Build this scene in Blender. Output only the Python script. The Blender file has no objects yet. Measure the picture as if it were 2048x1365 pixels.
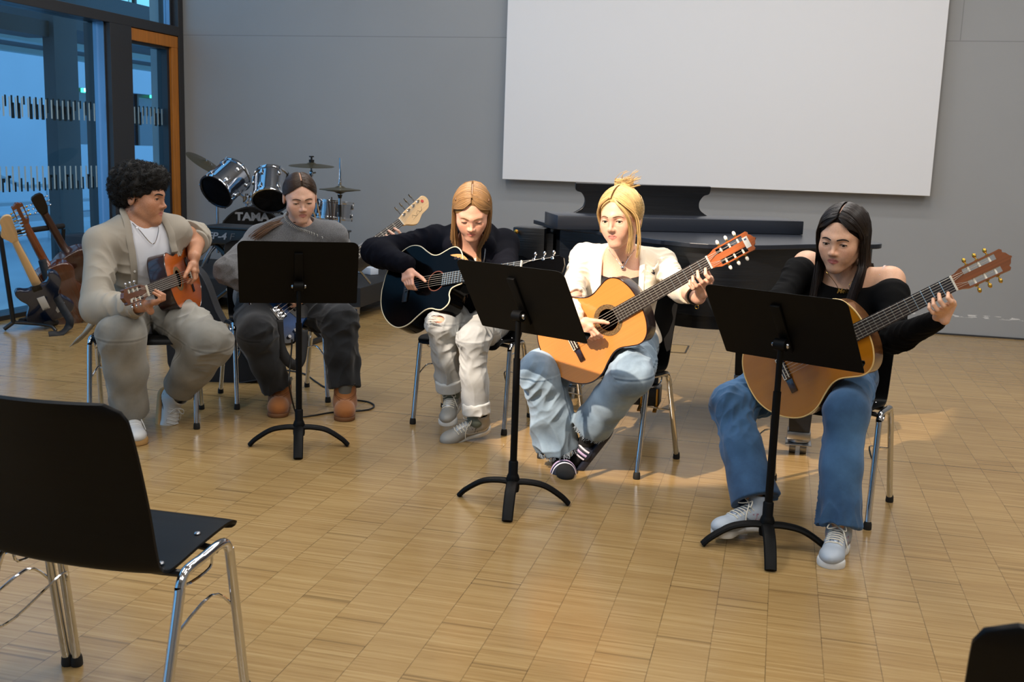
import bpy, bmesh, math, random, os
import numpy as np
from mathutils import Vector, Matrix, noise as mnoise
random.seed(7)
PI = math.pi
C = bpy.context.scene.collection
# ------------------------------------------------------------------ camera
HC = 1.32                       # camera height above the floor
FPX = 2143.18                   # focal length in pixels of a 2048 px wide frame
CF = np.array([-0.2352, 0.9562, -0.17453]); CF /= np.linalg.norm(CF)
pit, rol, yaw = 0.175426561, 0.0334710905, -0.241213844
CF = np.array([math.sin(yaw)*math.cos(pit), math.cos(yaw)*math.cos(pit), -math.sin(pit)])
_R = np.array([math.cos(yaw), -math.sin(yaw), 0.0]); _U = np.cross(_R, CF)
CR = _R*math.cos(rol) + _U*math.sin(rol); CU = _U*math.cos(rol) - _R*math.sin(rol)
CAM = np.array([0, 0, HC])
def ray(u, v):
    return CF + CR*(u-1024)/FPX - CU*(v-682.5)/FPX
def FL(u, v, z=0.0):
    d = ray(u, v); return CAM + d*((z-HC)/d[2])
def AY(u, v, y):
    d = ray(u, v); return CAM + d*(y/d[1])
def AX(u, v, x):
    d = ray(u, v); return CAM + d*(x/d[0])
def PJ(p):
    q = np.asarray(p, float)-CAM; z = q@CF
    return 1024+FPX*(q@CR)/z, 682.5-FPX*(q@CU)/z
def bone(a, uv, L, near=True):
    """point on the ray through uv at distance L from a (nearer or farther solution)"""
    d = ray(*uv); d = d/np.linalg.norm(d); o = CAM-np.asarray(a, float)
    b = o@d; c = o@o-L*L; D = b*b-c
    t = -b if D < 0 else (-b-math.sqrt(D) if near else -b+math.sqrt(D))
    return CAM+d*t
def V3(*a): return np.array(a, float)
def nrm(v):
    v = np.asarray(v, float); return v/max(np.linalg.norm(v), 1e-9)
def lerp(a, b, t): return np.asarray(a, float)*(1-t)+np.asarray(b, float)*t
cam = bpy.data.cameras.new('camera'); co = bpy.data.objects.new('camera', cam); C.objects.link(co)
M = Matrix(((CR[0], CU[0], -CF[0], 0), (CR[1], CU[1], -CF[1], 0), (CR[2], CU[2], -CF[2], HC), (0, 0, 0, 1)))
co.matrix_world = M
cam.sensor_width = 36.0; cam.lens = FPX/2048*36; cam.clip_start = 0.05
cam.dof.use_dof = True; cam.dof.focus_distance = 4.3; cam.dof.aperture_fstop = 9.0
bpy.context.scene.camera = co
# ------------------------------------------------------------------ materials
def lin(c):
    if isinstance(c, str):
        c = c.lstrip('#'); c = [int(c[i:i+2], 16)/255 for i in (0, 2, 4)]
    return tuple((x/12.92 if x <= .04045 else ((x+.055)/1.055)**2.4) for x in c)+(1.0,)
class NT:
    def __init__(s, name):
        s.m = bpy.data.materials.new(name); s.m.use_nodes = True
        s.t = s.m.node_tree; s.p = s.t.nodes['Principled BSDF']; s.o = s.t.nodes['Material Output']
    def n(s, ty, **kw):
        k = s.t.nodes.new('ShaderNode'+ty)
        for a, b in kw.items():
            if a.startswith('i_'):
                key = a[2:]; key = int(key) if key.isdigit() else key.replace('_', ' ')
                k.inputs[key].default_value = b
            else: setattr(k, a, b)
        return k
    def l(s, a, b): s.t.links.new(a, b)
    def math(s, op, a, b=None, c=None):
        k = s.t.nodes.new('ShaderNodeMath'); k.operation = op
        for i, x in enumerate((a, b, c)):
            if x is None: continue
            if isinstance(x, (int, float)): k.inputs[i].default_value = x
            else: s.l(x, k.inputs[i])
        return k.outputs[0]
    def mix(s, f, a, b, mode='MIX'):
        k = s.t.nodes.new('ShaderNodeMix'); k.data_type = 'RGBA'; k.blend_type = mode
        for i, x in ((0, f), (6, a), (7, b)):
            if isinstance(x, (int, float)): k.inputs[i].default_value = x
            elif isinstance(x, tuple): k.inputs[i].default_value = x
            else: s.l(x, k.inputs[i])
        return k.outputs[2]
    def ramp(s, f, stops):
        k = s.t.nodes.new('ShaderNodeValToRGB'); e = k.color_ramp.elements
        while len(e) < len(stops): e.new(0.5)
        for i, (p, c) in enumerate(stops): e[i].position = p; e[i].color = c if isinstance(c, tuple) else lin(c)
        s.l(f, k.inputs[0]); return k.outputs[0]
MATS = {}
def mat(name, col, rough=.5, metal=0.0, coat=0.0, spec=None, bump=None, var=None, coord='Object', sheen=0, sss=0, emit=None):
    """bump=(scale, strength, distance); var=(scale, amount) value noise on the colour, scale may be a 3-tuple"""
    if name in MATS: return MATS[name]
    t = NT(name); p = t.p
    p.inputs['Base Color'].default_value = lin(col); p.inputs['Roughness'].default_value = rough
    p.inputs['Metallic'].default_value = metal; p.inputs['Coat Weight'].default_value = coat
    p.inputs['Coat Roughness'].default_value = .08
    if spec is not None: p.inputs['Specular IOR Level'].default_value = spec
    if sheen: p.inputs['Sheen Weight'].default_value = sheen; p.inputs['Sheen Roughness'].default_value = .5
    if sss:
        p.inputs['Subsurface Weight'].default_value = sss; p.inputs['Subsurface Radius'].default_value = (1, .35, .2)
        p.inputs['Subsurface Scale'].default_value = .008
    if emit: p.inputs['Emission Color'].default_value = lin(emit[0]); p.inputs['Emission Strength'].default_value = emit[1]
    if bump or var:
        tc = t.n('TexCoord').outputs[coord]
        def noise(sc):
            mp = t.n('Mapping'); t.l(tc, mp.inputs[0])
            mp.inputs['Scale'].default_value = sc if isinstance(sc, tuple) else (sc, sc, sc)
            nz = t.n('TexNoise', i_Scale=1.0, i_Detail=4.0); t.l(mp.outputs[0], nz.inputs['Vector']); return nz.outputs['Fac']
        if var:
            f = noise(var[0]); a = var[1]
            c = lin(col); lo = tuple(x*(1-a) for x in c[:3])+(1,); hi = tuple(min(1, x*(1+a)) for x in c[:3])+(1,)
            t.l(t.ramp(f, [(.3, lo), (.7, hi)]), p.inputs['Base Color'])
        if bump:
            b = t.n('Bump', i_Strength=bump[1], i_Distance=bump[2]); t.l(noise(bump[0]), b.inputs['Height']); t.l(b.outputs[0], p.inputs['Normal'])
    MATS[name] = t.m; return t.m
# ------------------------------------------------------------------ mesh builder
def frame(z, x=None):
    z = nrm(z)
    if x is None: x = V3(1, 0, 0) if abs(z[0]) < .8 else V3(0, 1, 0)
    x = nrm(np.asarray(x, float)-z*np.dot(x, z)); return np.stack([x, np.cross(z, x), z], 1)   # columns
def sm(pts, n=6, closed=False):
    """Catmull-Rom resample"""
    P = [np.asarray(p, float) for p in pts]; out = []; N = len(P)
    for i in range(N if closed else N-1):
        if closed: a, b, c, d = P[i-1], P[i], P[(i+1) % N], P[(i+2) % N]
        else: a, b, c, d = P[max(i-1, 0)], P[i], P[i+1], P[min(i+2, N-1)]
        for k in range(n):
            t = k/n
            out.append(.5*((2*b)+(-a+c)*t+(2*a-5*b+4*c-d)*t*t+(-a+3*b-3*c+d)*t**3))
    if not closed: out.append(P[-1])
    return out
class MB:
    def __init__(s): s.v = []; s.f = []; s.m = []
    def add(s, vs, fs, mi=0):
        o = len(s.v); s.v.extend([tuple(map(float, x)) for x in vs]); s.f.extend([tuple(i+o for i in f) for f in fs]); s.m.extend([mi]*len(fs)); return s
    def box(s, c, size, R=None, mi=0, bev=0.0):
        hx, hy, hz = [x/2 for x in size]; R = np.eye(3) if R is None else np.asarray(R); c = np.asarray(c, float)
        if bev <= 0:
            vs = [c+R@V3(x*hx, y*hy, z*hz) for x in (-1, 1) for y in (-1, 1) for z in (-1, 1)]
            return s.add(vs, [(0, 1, 3, 2), (4, 6, 7, 5), (0, 4, 5, 1), (2, 3, 7, 6), (0, 2, 6, 4), (1, 5, 7, 3)], mi)
        bm = bmesh.new(); bmesh.ops.create_cube(bm, size=1.0)
        for v in bm.verts: v.co = (v.co.x*size[0], v.co.y*size[1], v.co.z*size[2])
        bmesh.ops.bevel(bm, geom=bm.edges[:], offset=min(bev, min(size)*.49), segments=2, affect='EDGES', profile=.5)
        bm.verts.index_update()
        s.add([c+R@np.array(v.co) for v in bm.verts], [tuple(v.index for v in f.verts) for f in bm.faces], mi); bm.free(); return s
    def box2(s, a, b, mi=0, bev=0.0):
        a = np.asarray(a, float); b = np.asarray(b, float); return s.box((a+b)/2, np.abs(b-a), None, mi, bev)
    def beam(s, a, b, w, h, up=(0, 0, 1), mi=0, bev=0.0):
        a = np.asarray(a, float); b = np.asarray(b, float); y = nrm(b-a); x = nrm(np.cross(y, up)); z = np.cross(x, y)
        return s.box((a+b)/2, (w, np.linalg.norm(b-a), h), np.stack([x, y, z], 1), mi, bev)
    def tube(s, path, r, seg=10, mi=0, cap=True, closed=False, flat=None, upv=None):
        P = [np.asarray(p, float) for p in path]; n = len(P); rr = r if hasattr(r, '__len__') else [r]*n
        T = []
        for i in range(n):
            a = P[i-1] if (closed or i > 0) else P[i]; b = P[(i+1) % n] if (closed or i < n-1) else P[i]
            T.append(nrm(b-a))
        x = frame(T[0], upv)[:, 0]; vs = []
        for i in range(n):
            x = nrm(x-T[i]*np.dot(x, T[i])); y = np.cross(T[i], x); fl = 1.0 if flat is None else flat
            for k in range(seg):
                a = 2*PI*k/seg; vs.append(P[i]+rr[i]*(x*math.cos(a)+y*math.sin(a)*fl))
        fs = []
        for i in range(n if closed else n-1):
            for k in range(seg):
                a, b = i*seg+k, i*seg+(k+1) % seg; c, d = ((i+1) % n)*seg+(k+1) % seg, ((i+1) % n)*seg+k
                fs.append((a, b, c, d))
        if cap and not closed: fs.append(tuple(range(seg-1, -1, -1))); fs.append(tuple((n-1)*seg+k for k in range(seg)))
        return s.add(vs, fs, mi)
    def lathe(s, prof, o=(0, 0, 0), axis=(0, 0, 1), seg=24, mi=0, sx=None, cap=True):
        """prof: list of (r, z)"""
        R = frame(axis, sx); o = np.asarray(o, float); vs = []; fs = []; n = len(prof)
        for r, z in prof:
            for k in range(seg):
                a = 2*PI*k/seg; vs.append(o+R@V3(r*math.cos(a), r*math.sin(a), z))
        for i in range(n-1):
            for k in range(seg):
                fs.append((i*seg+k, i*seg+(k+1) % seg, (i+1)*seg+(k+1) % seg, (i+1)*seg+k))
        if cap and prof[0][0] > 1e-6: fs.append(tuple(range(seg-1, -1, -1)))
        if cap and prof[-1][0] > 1e-6: fs.append(tuple((n-1)*seg+k for k in range(seg)))
        return s.add(vs, fs, mi)
    def ball(s, c, r, seg=12, mi=0, R=None):
        r = (r, r, r) if not hasattr(r, '__len__') else r; R = np.eye(3) if R is None else np.asarray(R); c = np.asarray(c, float)
        vs = []; fs = []; rings = max(6, seg//2)
        for i in range(rings+1):
            t = PI*i/rings
            for k in range(seg):
                a = 2*PI*k/seg; vs.append(c+R@V3(r[0]*math.sin(t)*math.cos(a), r[1]*math.sin(t)*math.sin(a), r[2]*math.cos(t)))
        for i in range(rings):
            for k in range(seg): fs.append((i*seg+k, (i+1)*seg+k, (i+1)*seg+(k+1) % seg, i*seg+(k+1) % seg))
        return s.add(vs, fs, mi)
    def prism(s, out, z0, z1, o=(0, 0, 0), R=None, mi=0, inset=0.0):
        """out: 2D outline (ccw), extruded along local z"""
        R = np.eye(3) if R is None else np.asarray(R); o = np.asarray(o, float); n = len(out)
        vs = [o+R@V3(x, y, z0) for x, y in out]+[o+R@V3(x, y, z1) for x, y in out]
        fs = [tuple(range(n-1, -1, -1)), tuple(range(n, 2*n))]+[(i, (i+1) % n, n+(i+1) % n, n+i) for i in range(n)]
        return s.add(vs, fs, mi)
    def grid(s, G, mi=0, closed_u=False):
        n, m = len(G), len(G[0]); vs = [p for r in G for p in r]; fs = []
        for i in range(n if closed_u else n-1):
            for j in range(m-1): fs.append((i*m+j, ((i+1) % n)*m+j, ((i+1) % n)*m+j+1, i*m+j+1))
        return s.add(vs, fs, mi)
    def text(s, txt, size, o, R, mi=0, depth=.002, shear=0.0, xs=1.0, align='CENTER', bold=0.0):
        cu = bpy.data.curves.new('t', 'FONT'); cu.body = txt; cu.size = size; cu.extrude = depth/2; cu.shear = shear; cu.align_x = align; cu.align_y = 'CENTER'
        cu.resolution_u = 3; cu.offset = bold
        ob = bpy.data.objects.new('t', cu); C.objects.link(ob)
        me = bpy.data.meshes.new_from_object(ob.evaluated_get(bpy.context.evaluated_depsgraph_get()))
        R = np.asarray(R); o = np.asarray(o, float)
        s.add([o+R@V3(v.co.x*xs, v.co.y, v.co.z) for v in me.vertices], [tuple(p.vertices) for p in me.polygons], mi)
        bpy.data.objects.remove(ob); bpy.data.curves.remove(cu); bpy.data.meshes.remove(me); return s
    def build(s, name, mats, parent=None, smooth=True, ang=35, bevel=0, solid=0, loc=None, kind=None, subsurf=0):
        me = bpy.data.meshes.new(name); me.from_pydata(s.v, [], s.f); me.validate(verbose=False)
        mats = mats if isinstance(mats, (list, tuple)) else [mats]
        for m in mats: me.materials.append(m)
        if len(me.polygons) == len(s.m): me.polygons.foreach_set('material_index', s.m)
        if smooth:
            me.polygons.foreach_set('use_smooth', [True]*len(me.polygons))
            try: me.set_sharp_from_angle(angle=math.radians(ang))
            except Exception: pass
        bm = bmesh.new(); bm.from_mesh(me); bmesh.ops.recalc_face_normals(bm, faces=bm.faces[:]); bm.to_mesh(me); bm.free()
        return link(name, me, parent, bevel, solid, loc, kind, subsurf)
def link(name, me, parent=None, bevel=0, solid=0, loc=None, kind=None, subsurf=0):
    o = bpy.data.objects.new(name, me); C.objects.link(o)
    if parent is not None:
        o.parent = parent
        # geometry is given in world space: keep it there
        o.matrix_parent_inverse = parent.matrix_world.inverted() if loc is None else Matrix()
    if loc is not None: o.location = loc
    if solid: md = o.modifiers.new('s', 'SOLIDIFY'); md.thickness = solid; md.offset = 0
    if bevel: md = o.modifiers.new('b', 'BEVEL'); md.width = bevel; md.segments = 2; md.limit_method = 'ANGLE'; md.angle_limit = math.radians(40)
    if subsurf: md = o.modifiers.new('ss', 'SUBSURF'); md.levels = subsurf; md.render_levels = subsurf
    if kind: o['kind'] = kind
    return o
def tag(o, label, cat, group=None, kind=None):
    o['label'] = label; o['category'] = cat
    if group: o['group'] = group
    if kind: o['kind'] = kind
    return o
def empty(name, loc, label=None, cat=None, group=None, mw=None):
    o = bpy.data.objects.new(name, None); C.objects.link(o); o.empty_display_size = .05
    if mw is not None: o.matrix_world = mw
    else: o.matrix_world = Matrix.Translation(Vector(tuple(map(float, loc))))
    if label: tag(o, label, cat, group)
    return o
def copy_tree(o, parent=None):
    c = o.copy(); C.objects.link(c)
    if parent is not None: c.parent = parent; c.matrix_parent_inverse = o.matrix_parent_inverse.copy()
    for ch in list(o.children): copy_tree(ch, c)
    return c
def mw(o, x, z):
    """matrix from origin, x axis and approximate z axis"""
    x = nrm(x); y = nrm(np.cross(z, x)); z = np.cross(x, y)
    return Matrix(((x[0], y[0], z[0], o[0]), (x[1], y[1], z[1], o[1]), (x[2], y[2], z[2], o[2]), (0, 0, 0, 1)))
# common materials
BLK = mat('black_satin', '#0b0b0d', .38); BLKM = mat('black_powder_coat', '#050505', .55, spec=.14, bump=(900, .15, .0005))
CHROME = mat('chrome', '#c9ccd2', .09, 1.0); STEEL = mat('brushed_steel', '#a8a9ab', .3, 1.0)
RUB = mat('black_rubber', '#0c0c0c', .75); BRASS = mat('brass', '#b98a3c', .28, 1.0); GOLD = mat('gold_plate', '#c9a046', .25, 1.0)
WHT = mat('white_plastic', '#d8d6cf', .4); NICKEL = mat('satin_nickel', '#b9bcc2', .25, 1.0)
# ------------------------------------------------------------------ floor material
def floor_mat():
    t = NT('oak_lamella_parquet'); p = t.p
    sx = t.n('SeparateXYZ'); t.l(t.n('TexCoord').outputs['Object'], sx.inputs[0]); X, Y = sx.outputs[0], sx.outputs[1]
    S = 0.112772733*HC; off = 0.9795*HC
    u = t.math('DIVIDE', t.math('ADD', X, off), S); cell = t.math('FLOOR', u); fr = t.math('FRACT', u)
    # each strip of thin lamellas starts at its own offset
    wn = t.n('TexWhiteNoise', noise_dimensions='1D'); t.l(cell, wn.inputs['W'])
    v = t.math('ADD', t.math('DIVIDE', Y, .0092), t.math('MULTIPLY', wn.outputs['Value'], 7.0)); row = t.math('FLOOR', v)
    cb = t.n('CombineXYZ'); t.l(cell, cb.inputs[0]); t.l(row, cb.inputs[1])
    w2 = t.n('TexWhiteNoise', noise_dimensions='2D'); t.l(cb.outputs[0], w2.inputs['Vector'])
    col = t.ramp(w2.outputs['Value'], [(0, '#80643b'), (.12, '#927347'), (.5, '#9d8053'), (.85, '#a88c5d'), (1, '#b2986a')])
    mp = t.n('Mapping'); mp.inputs['Scale'].default_value = (7, 160, 1); t.l(t.n('TexCoord').outputs['Object'], mp.inputs[0])
    nz = t.n('TexNoise', i_Scale=1.0, i_Detail=5.0, i_Roughness=.65); t.l(mp.outputs[0], nz.inputs['Vector'])
    col = t.mix(.42, col, t.ramp(nz.outputs['Fac'], [(.3, '#755a33'), (.48, '#9c7f52'), (.75, '#b59b6e')]))
    n2 = t.n('TexNoise', i_Scale=1.3, i_Detail=3.0); t.l(t.n('TexCoord').outputs['Object'], n2.inputs['Vector'])
    col = t.mix(.22, col, t.ramp(n2.outputs['Fac'], [(.3, '#88693e'), (.7, '#ac9063')]))
    # joints between strips, a few dark lamella gaps and the long expansion joint
    d = t.math('MINIMUM', fr, t.math('SUBTRACT', 1.0, fr)); n3 = t.n('TexNoise', i_Scale=9.0); t.l(t.n('TexCoord').outputs['Object'], n3.inputs['Vector'])
    j = t.math('MULTIPLY', t.math('LESS_THAN', d, .009), t.math('MULTIPLY_ADD', n3.outputs['Fac'], 1.0, -.05))
    ej = t.math('LESS_THAN', t.math('ABSOLUTE', t.math('SUBTRACT', Y, 3.758*HC)), .0035)
    ej2 = t.math('LESS_THAN', t.math('ABSOLUTE', t.math('SUBTRACT', Y, 0.95*HC)), .0025)
    gap = t.math('MULTIPLY', t.math('LESS_THAN', w2.outputs['Value'], .014), .25)
    k = t.math('MINIMUM', t.math('ADD', t.math('ADD', j, gap), t.math('MULTIPLY', ej, .95)), .9)
    col = t.mix(k, col, lin('#43351f'))
    t.l(col, p.inputs['Base Color'])
    rr = t.n('MapRange', i_1=.25, i_2=.75, i_3=.13, i_4=.24); t.l(n2.outputs['Fac'], rr.inputs[0]); t.l(rr.outputs[0], p.inputs['Roughness'])
    b = t.n('Bump', i_Strength=.10, i_Distance=.002); t.l(t.math('SUBTRACT', nz.outputs['Fac'], t.math('MULTIPLY', k, .6)), b.inputs['Height']); t.l(b.outputs[0], p.inputs['Normal'])
    p.inputs['Specular IOR Level'].default_value = .5
    return t.m
WX = -5.4; WY = 8.98; XR = 5.2; YB = -4.5; ZC = 4.6
MB().box2((WX, YB, -.12), (XR, WY, 0)).build('floor', floor_mat(), smooth=False, kind='structure')
WALL = mat('grey_painted_wall', '#93928f', .62, var=(.9, .03), bump=(60, .05, .002), spec=.3)
def wall_mat():
    t = NT('grey_painted_panels'); p = t.p; p.inputs['Roughness'].default_value = .55
    tc = t.n('TexCoord').outputs['Object']; sx = t.n('SeparateXYZ'); t.l(tc, sx.inputs[0])
    n = t.n('TexNoise', i_Scale=.8, i_Detail=3.0); t.l(tc, n.inputs['Vector'])
    c = t.ramp(n.outputs['Fac'], [(.3, '#909294'), (.7, '#96989a')])
    s1 = t.math('LESS_THAN', t.math('ABSOLUTE', t.math('SUBTRACT', sx.outputs[2], 2.255)), .004)
    s2 = t.math('MULTIPLY', t.math('LESS_THAN', t.math('ABSOLUTE', t.math('SUBTRACT', sx.outputs[0], 1.215)), .004), t.math('GREATER_THAN', sx.outputs[2], 2.255))
    c = t.mix(t.math('MULTIPLY', t.math('MAXIMUM', s1, s2), .35), c, lin('#4c4e50'))
    # scuffed white streak low on the wall
    mp = t.n('Mapping'); mp.inputs['Scale'].default_value = (11, 1, 60); t.l(tc, mp.inputs[0]); n2 = t.n('TexNoise', i_Scale=1.0, i_Detail=3.0); t.l(mp.outputs[0], n2.inputs['Vector'])
    z = t.math('SUBTRACT', sx.outputs[2], t.math('MULTIPLY_ADD', sx.outputs[0], .0, .158))
    band = t.math('MULTIPLY', t.math('LESS_THAN', t.math('ABSOLUTE', z), .012), t.math('MULTIPLY', t.math('GREATER_THAN', sx.outputs[0], .9), t.math('GREATER_THAN', n2.outputs['Fac'], .53)))
    c = t.mix(t.math('MULTIPLY', band, .8), c, lin('#d8d8d8')); t.l(c, p.inputs['Base Color'])
    return t.m
MB().box2((WX-.3, WY, 0), (XR+.2, WY+.25, ZC)).build('wall_back', wall_mat(), smooth=False, kind='structure')
MB().box2((XR, YB, 0), (XR+.2, WY, ZC)).build('wall_right', WALL, smooth=False, kind='structure')
MB().box2((WX-.3, YB-.2, 0), (XR+.2, YB, ZC)).build('wall_front', WALL, smooth=False, kind='structure')
MB().box2((WX-.3, YB-.2, ZC), (XR+.2, WY+.25, ZC+.2)).build('ceiling', mat('white_ceiling', '#d9d8d4', .8), smooth=False, kind='structure')
MB().box2((WX+.06, WY-.012, 0), (XR, WY, .012)).build('baseboard_back', mat('dark_skirting_gap', '#2a2a2b', .7), smooth=False, kind='structure')
# ------------------------------------------------------------------ window wall on the left
ALU = mat('anthracite_window_frame', '#2b2b2e', .42); ALU2 = mat('anthracite_window_rebate', '#131417', .35)
WOOD = mat('oiled_larch_frame', '#b06c22', .42, var=((3, 60, 3), .18), bump=((3, 60, 3), .1, .001))
def glass_mat(name='window_glass'):
    t = NT(name); t.t.nodes.remove(t.p)
    tr = t.n('BsdfTransparent'); tr.inputs[0].default_value = (.80, .92, .95, 1)
    gl = t.n('BsdfGlossy', i_Roughness=.02); lw = t.n('LayerWeight', i_Blend=.5)
    mx = t.n('MixShader'); t.l(t.math('MULTIPLY_ADD', t.math('POWER', lw.outputs['Facing'], 5.0), .45, .025), mx.inputs[0]); t.l(tr.outputs[0], mx.inputs[1]); t.l(gl.outputs[0], mx.inputs[2]); t.l(mx.outputs[0], t.o.inputs[0])
    return t.m
GLASS = glass_mat()
T0, T1 = 2.235, 2.318
def fr(y0, y1, z0, z1, d0=-.16, d1=.04): return (WX+d0, y0, z0), (WX+d1, y1, z1)
# main frame: corner post, transom, door post, next posts toward the camera, sill, head
m = MB(); m.box2(*fr(8.90, WY, 0, ZC)); m.box2(*fr(YB, 8.90, T0, T1)); m.box2(*fr(YB, 8.9, ZC-.15, ZC)); m.box2(*fr(YB, 8.9, 0, .035))
for y in (7.865, 5.4, 3.0, .6, -1.8, -4.2): m.box2(*fr(y, y+(.30 if y == 7.865 else .12), 0, T0)) if y != 7.865 else m.box2(*fr(y, 8.16, 0, T0, -.2, .05))
for y in (5.4, 3.0, .6, -1.8, -4.2): m.box2(*fr(y, y+.10, T1, ZC-.15))
m.build('window_1', ALU, smooth=False, bevel=.004, kind='structure')
m = MB(); m.box2(*fr(7.846, 7.862, .035, T0, -.1, .0)); m.build('trim_1', mat('bright_aluminium_bead', '#7d8da0', .3, .9), smooth=False, kind='structure')
m = MB(); m.box2(*fr(8.855, 8.875, T1, ZC-.15, -.08, -.02)); m.build('trim_2', mat('bright_aluminium_bead', '#7d8da0', .3, .9), smooth=False, kind='structure')
# larch door frame
m = MB(); m.box2(*fr(8.162, 8.90, 2.13, T0-.005, -.12, .03)); m.box2(*fr(8.80, 8.898, .0, 2.13, -.12, .03)); m.box2(*fr(8.162, 8.80, 0, .1, -.12, .03))
m.build('door_1', WOOD, smooth=False, bevel=.004, kind='structure')
m = MB(); m.box2(*fr(8.765, 8.80, .1, 2.13, -.1, 0)); m.box2(*fr(8.162, 8.765, 2.105, 2.13, -.1, 0)); m.build('trim_3', mat('dark_gasket', '#1a222b', .4), smooth=False, kind='structure')
# panes
for i, (a, b, c, d) in enumerate([(8.162, 8.765, .1, 2.105), (5.52, 7.83, .035, T0), (3.12, 5.4, .035, T0), (.72, 3.0, .035, T0), (-1.68, .6, .035, T0), (-4.08, -1.8, .035, T0), (5.5, 8.855, T1, ZC-.15), (3.1, 5.4, T1, ZC-.15), (.7, 3.0, T1, ZC-.15), (-1.7, .6, T1, ZC-.15), (-4.1, -1.8, T1, ZC-.15)]):
    MB().box2((WX-.062, a, c), (WX-.056, b, d)).build('window_%d' % (i+2), GLASS, smooth=False, kind='structure')
# bar-code strips printed on the glass: a dark outer print and a pale inner print
PD = mat('dark_glass_print', '#0a0f16', .5); PL = mat('pale_glass_print', '#8fa9b8', .55)
rs = random.Random(3)
def band(y0, y1, z0, z1, z2, up):
    a, b = MB(), MB(); y = y0
    while y < y1-.03:
        zz = z0 if up else (z0+z1)/2-rs.choice((-.02, 0, .03)); zt = z1 if not up else (z0+z1)/2+rs.choice((-.03, 0, .02))
        a.box2((WX-.0655, y, zz), (WX-.0635, y+.017, zt))
        if rs.random() < .6: a.box2((WX-.0655, y+.0, (z0 if not up else zt)), (WX-.0635, y+.017*1.9, (z0+z1)/2+(.03 if not up else .0)))
        b.box2((WX-.0545, y+.03, z0+.012), (WX-.0525, y+.045, z1-.012)); y += .066 if y < 7.9 else .06
    return a, b
for i, (y0, y1) in enumerate(((5.55, 7.82), (8.17, 8.76), (3.15, 5.39))):
    a1, b1 = band(y0, y1, 1.436, 1.60, 0, False); a2, b2 = band(y0, y1, .905, 1.103, 0, True)
    a1.v += []; o = len(a1.v); a1.add(a2.v, a2.f); b1.add(b2.v, b2.f)
    a1.build('trim_%d' % (10+2*i), PD, smooth=False, kind='structure'); b1.build('trim_%d' % (11+2*i), PL, smooth=False, kind='structure')
# ------------------------------------------------------------------ outside, seen through the panes
PALE = mat('pale_render_facade', '#b4c2cf', .8, var=(.4, .06)); PAVE = mat('wet_courtyard_paving', '#a5b6c4', .35, var=(1.2, .12)); DKG = mat('dark_concrete_column', '#33383d', .6, var=(2, .1))
MB().box2((-34, -12, -.3), (WX-.35, 40, -.05)).build('courtyard_paving', PAVE, smooth=False, kind='structure')
MB().box2((-6.62, 8.70, -.05), (-6.5, 9.03, 5.0)).build('courtyard_column', DKG, smooth=False, kind='structure')
MB().box2((-6.85, -6, 2.20), (-6.55, 8.8, 2.34)).build('courtyard_beam', DKG, smooth=False, kind='structure')
MB().box2((-9.5, 9.3, 2.36), (-6.9, 19, 2.75)).build('courtyard_canopy', DKG, smooth=False, kind='structure')
MB().box2((-9.2, 9.5, 2.30), (-9.05, 18, 2.36)).box2((-8.1, 9.5, 2.30), (-7.9, 18, 2.36)).build('trim_4', mat('canopy_light_strip', '#9fb4b4', .5), smooth=False, kind='structure')
bl = empty('school_building', (-16.5, 18, -.05), 'pale school building across the courtyard with bands of windows', 'building')
m = MB(); m.box2((-24, 10, -.05), (-15.4, 34, 1.15)); m.box2((-24, 10, 2.4), (-15.4, 34, 4.3)); m.box2((-24, 10, 5.6), (-15.4, 34, 8.5)); m.box2((-24, 10, 1.15), (-16.6, 34, 5.6)); m.build('facade', PALE, bl, smooth=False); MB().box2((-15.5, 7, -.05), (-15.2, 20.7, 9)).build('side_wing', PALE, bl, smooth=False)
WG = mat('dusk_window_glass', '#3b5364', .08, 0, spec=.8); WL = mat('lit_classroom_window', '#9fd6dc', .3, emit=('#9fe0e6', .55))
for k in range(4):
    y = 21.0+k*2.95; f = MB().box2((-15.75, y, 1.15), (-15.68, y+2.8, 2.4)).build('window', WG, bl, smooth=False)
    for a_, b_, c_, d_ in ((0, .07, 1.15, 2.33), (1.4, 1.47, 1.15, 2.33), (0, 2.8, 2.33, 2.4)): MB().box2((-15.68, y+a_, c_), (-15.6, y+b_, d_)).build('mullion', ALU2, f, smooth=False)
    f = MB().box2((-15.75, y, 4.3), (-15.68, y+2.8, 5.6)).build('window', WL, bl, smooth=False)
    for a_ in (0, 1.4): MB().box2((-15.68, y+a_, 4.3), (-15.6, y+a_+.09, 5.6)).build('mullion', ALU2, f, smooth=False)
EXIT = mat('green_emergency_light', '#27c79a', .4, emit=('#58f0c0', 2.2))
for nm, p, lb in (('exit_sign', tuple(AX(172, 178, -15.5)), 'glowing green emergency exit sign in the left window band outside'), ('exit_sign', tuple(AX(308, 190, -15.5)), 'glowing green emergency exit sign seen through the wood-framed door')):
    o = MB().box(p, (.06, .30, .17)).build(nm, EXIT, smooth=False); tag(o, lb, 'sign', 'emergency exit signs across the courtyard')
    MB().box((p[0]+.035, p[1]-.06, p[2]), (.01, .1, .13)).box((p[0]+.035, p[1]+.09, p[2]), (.01, .06, .15)).build('pictogram', mat('white_pictogram', '#eafff6', .5, emit=('#eafff6', 2.5)), o, smooth=False)
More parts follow.
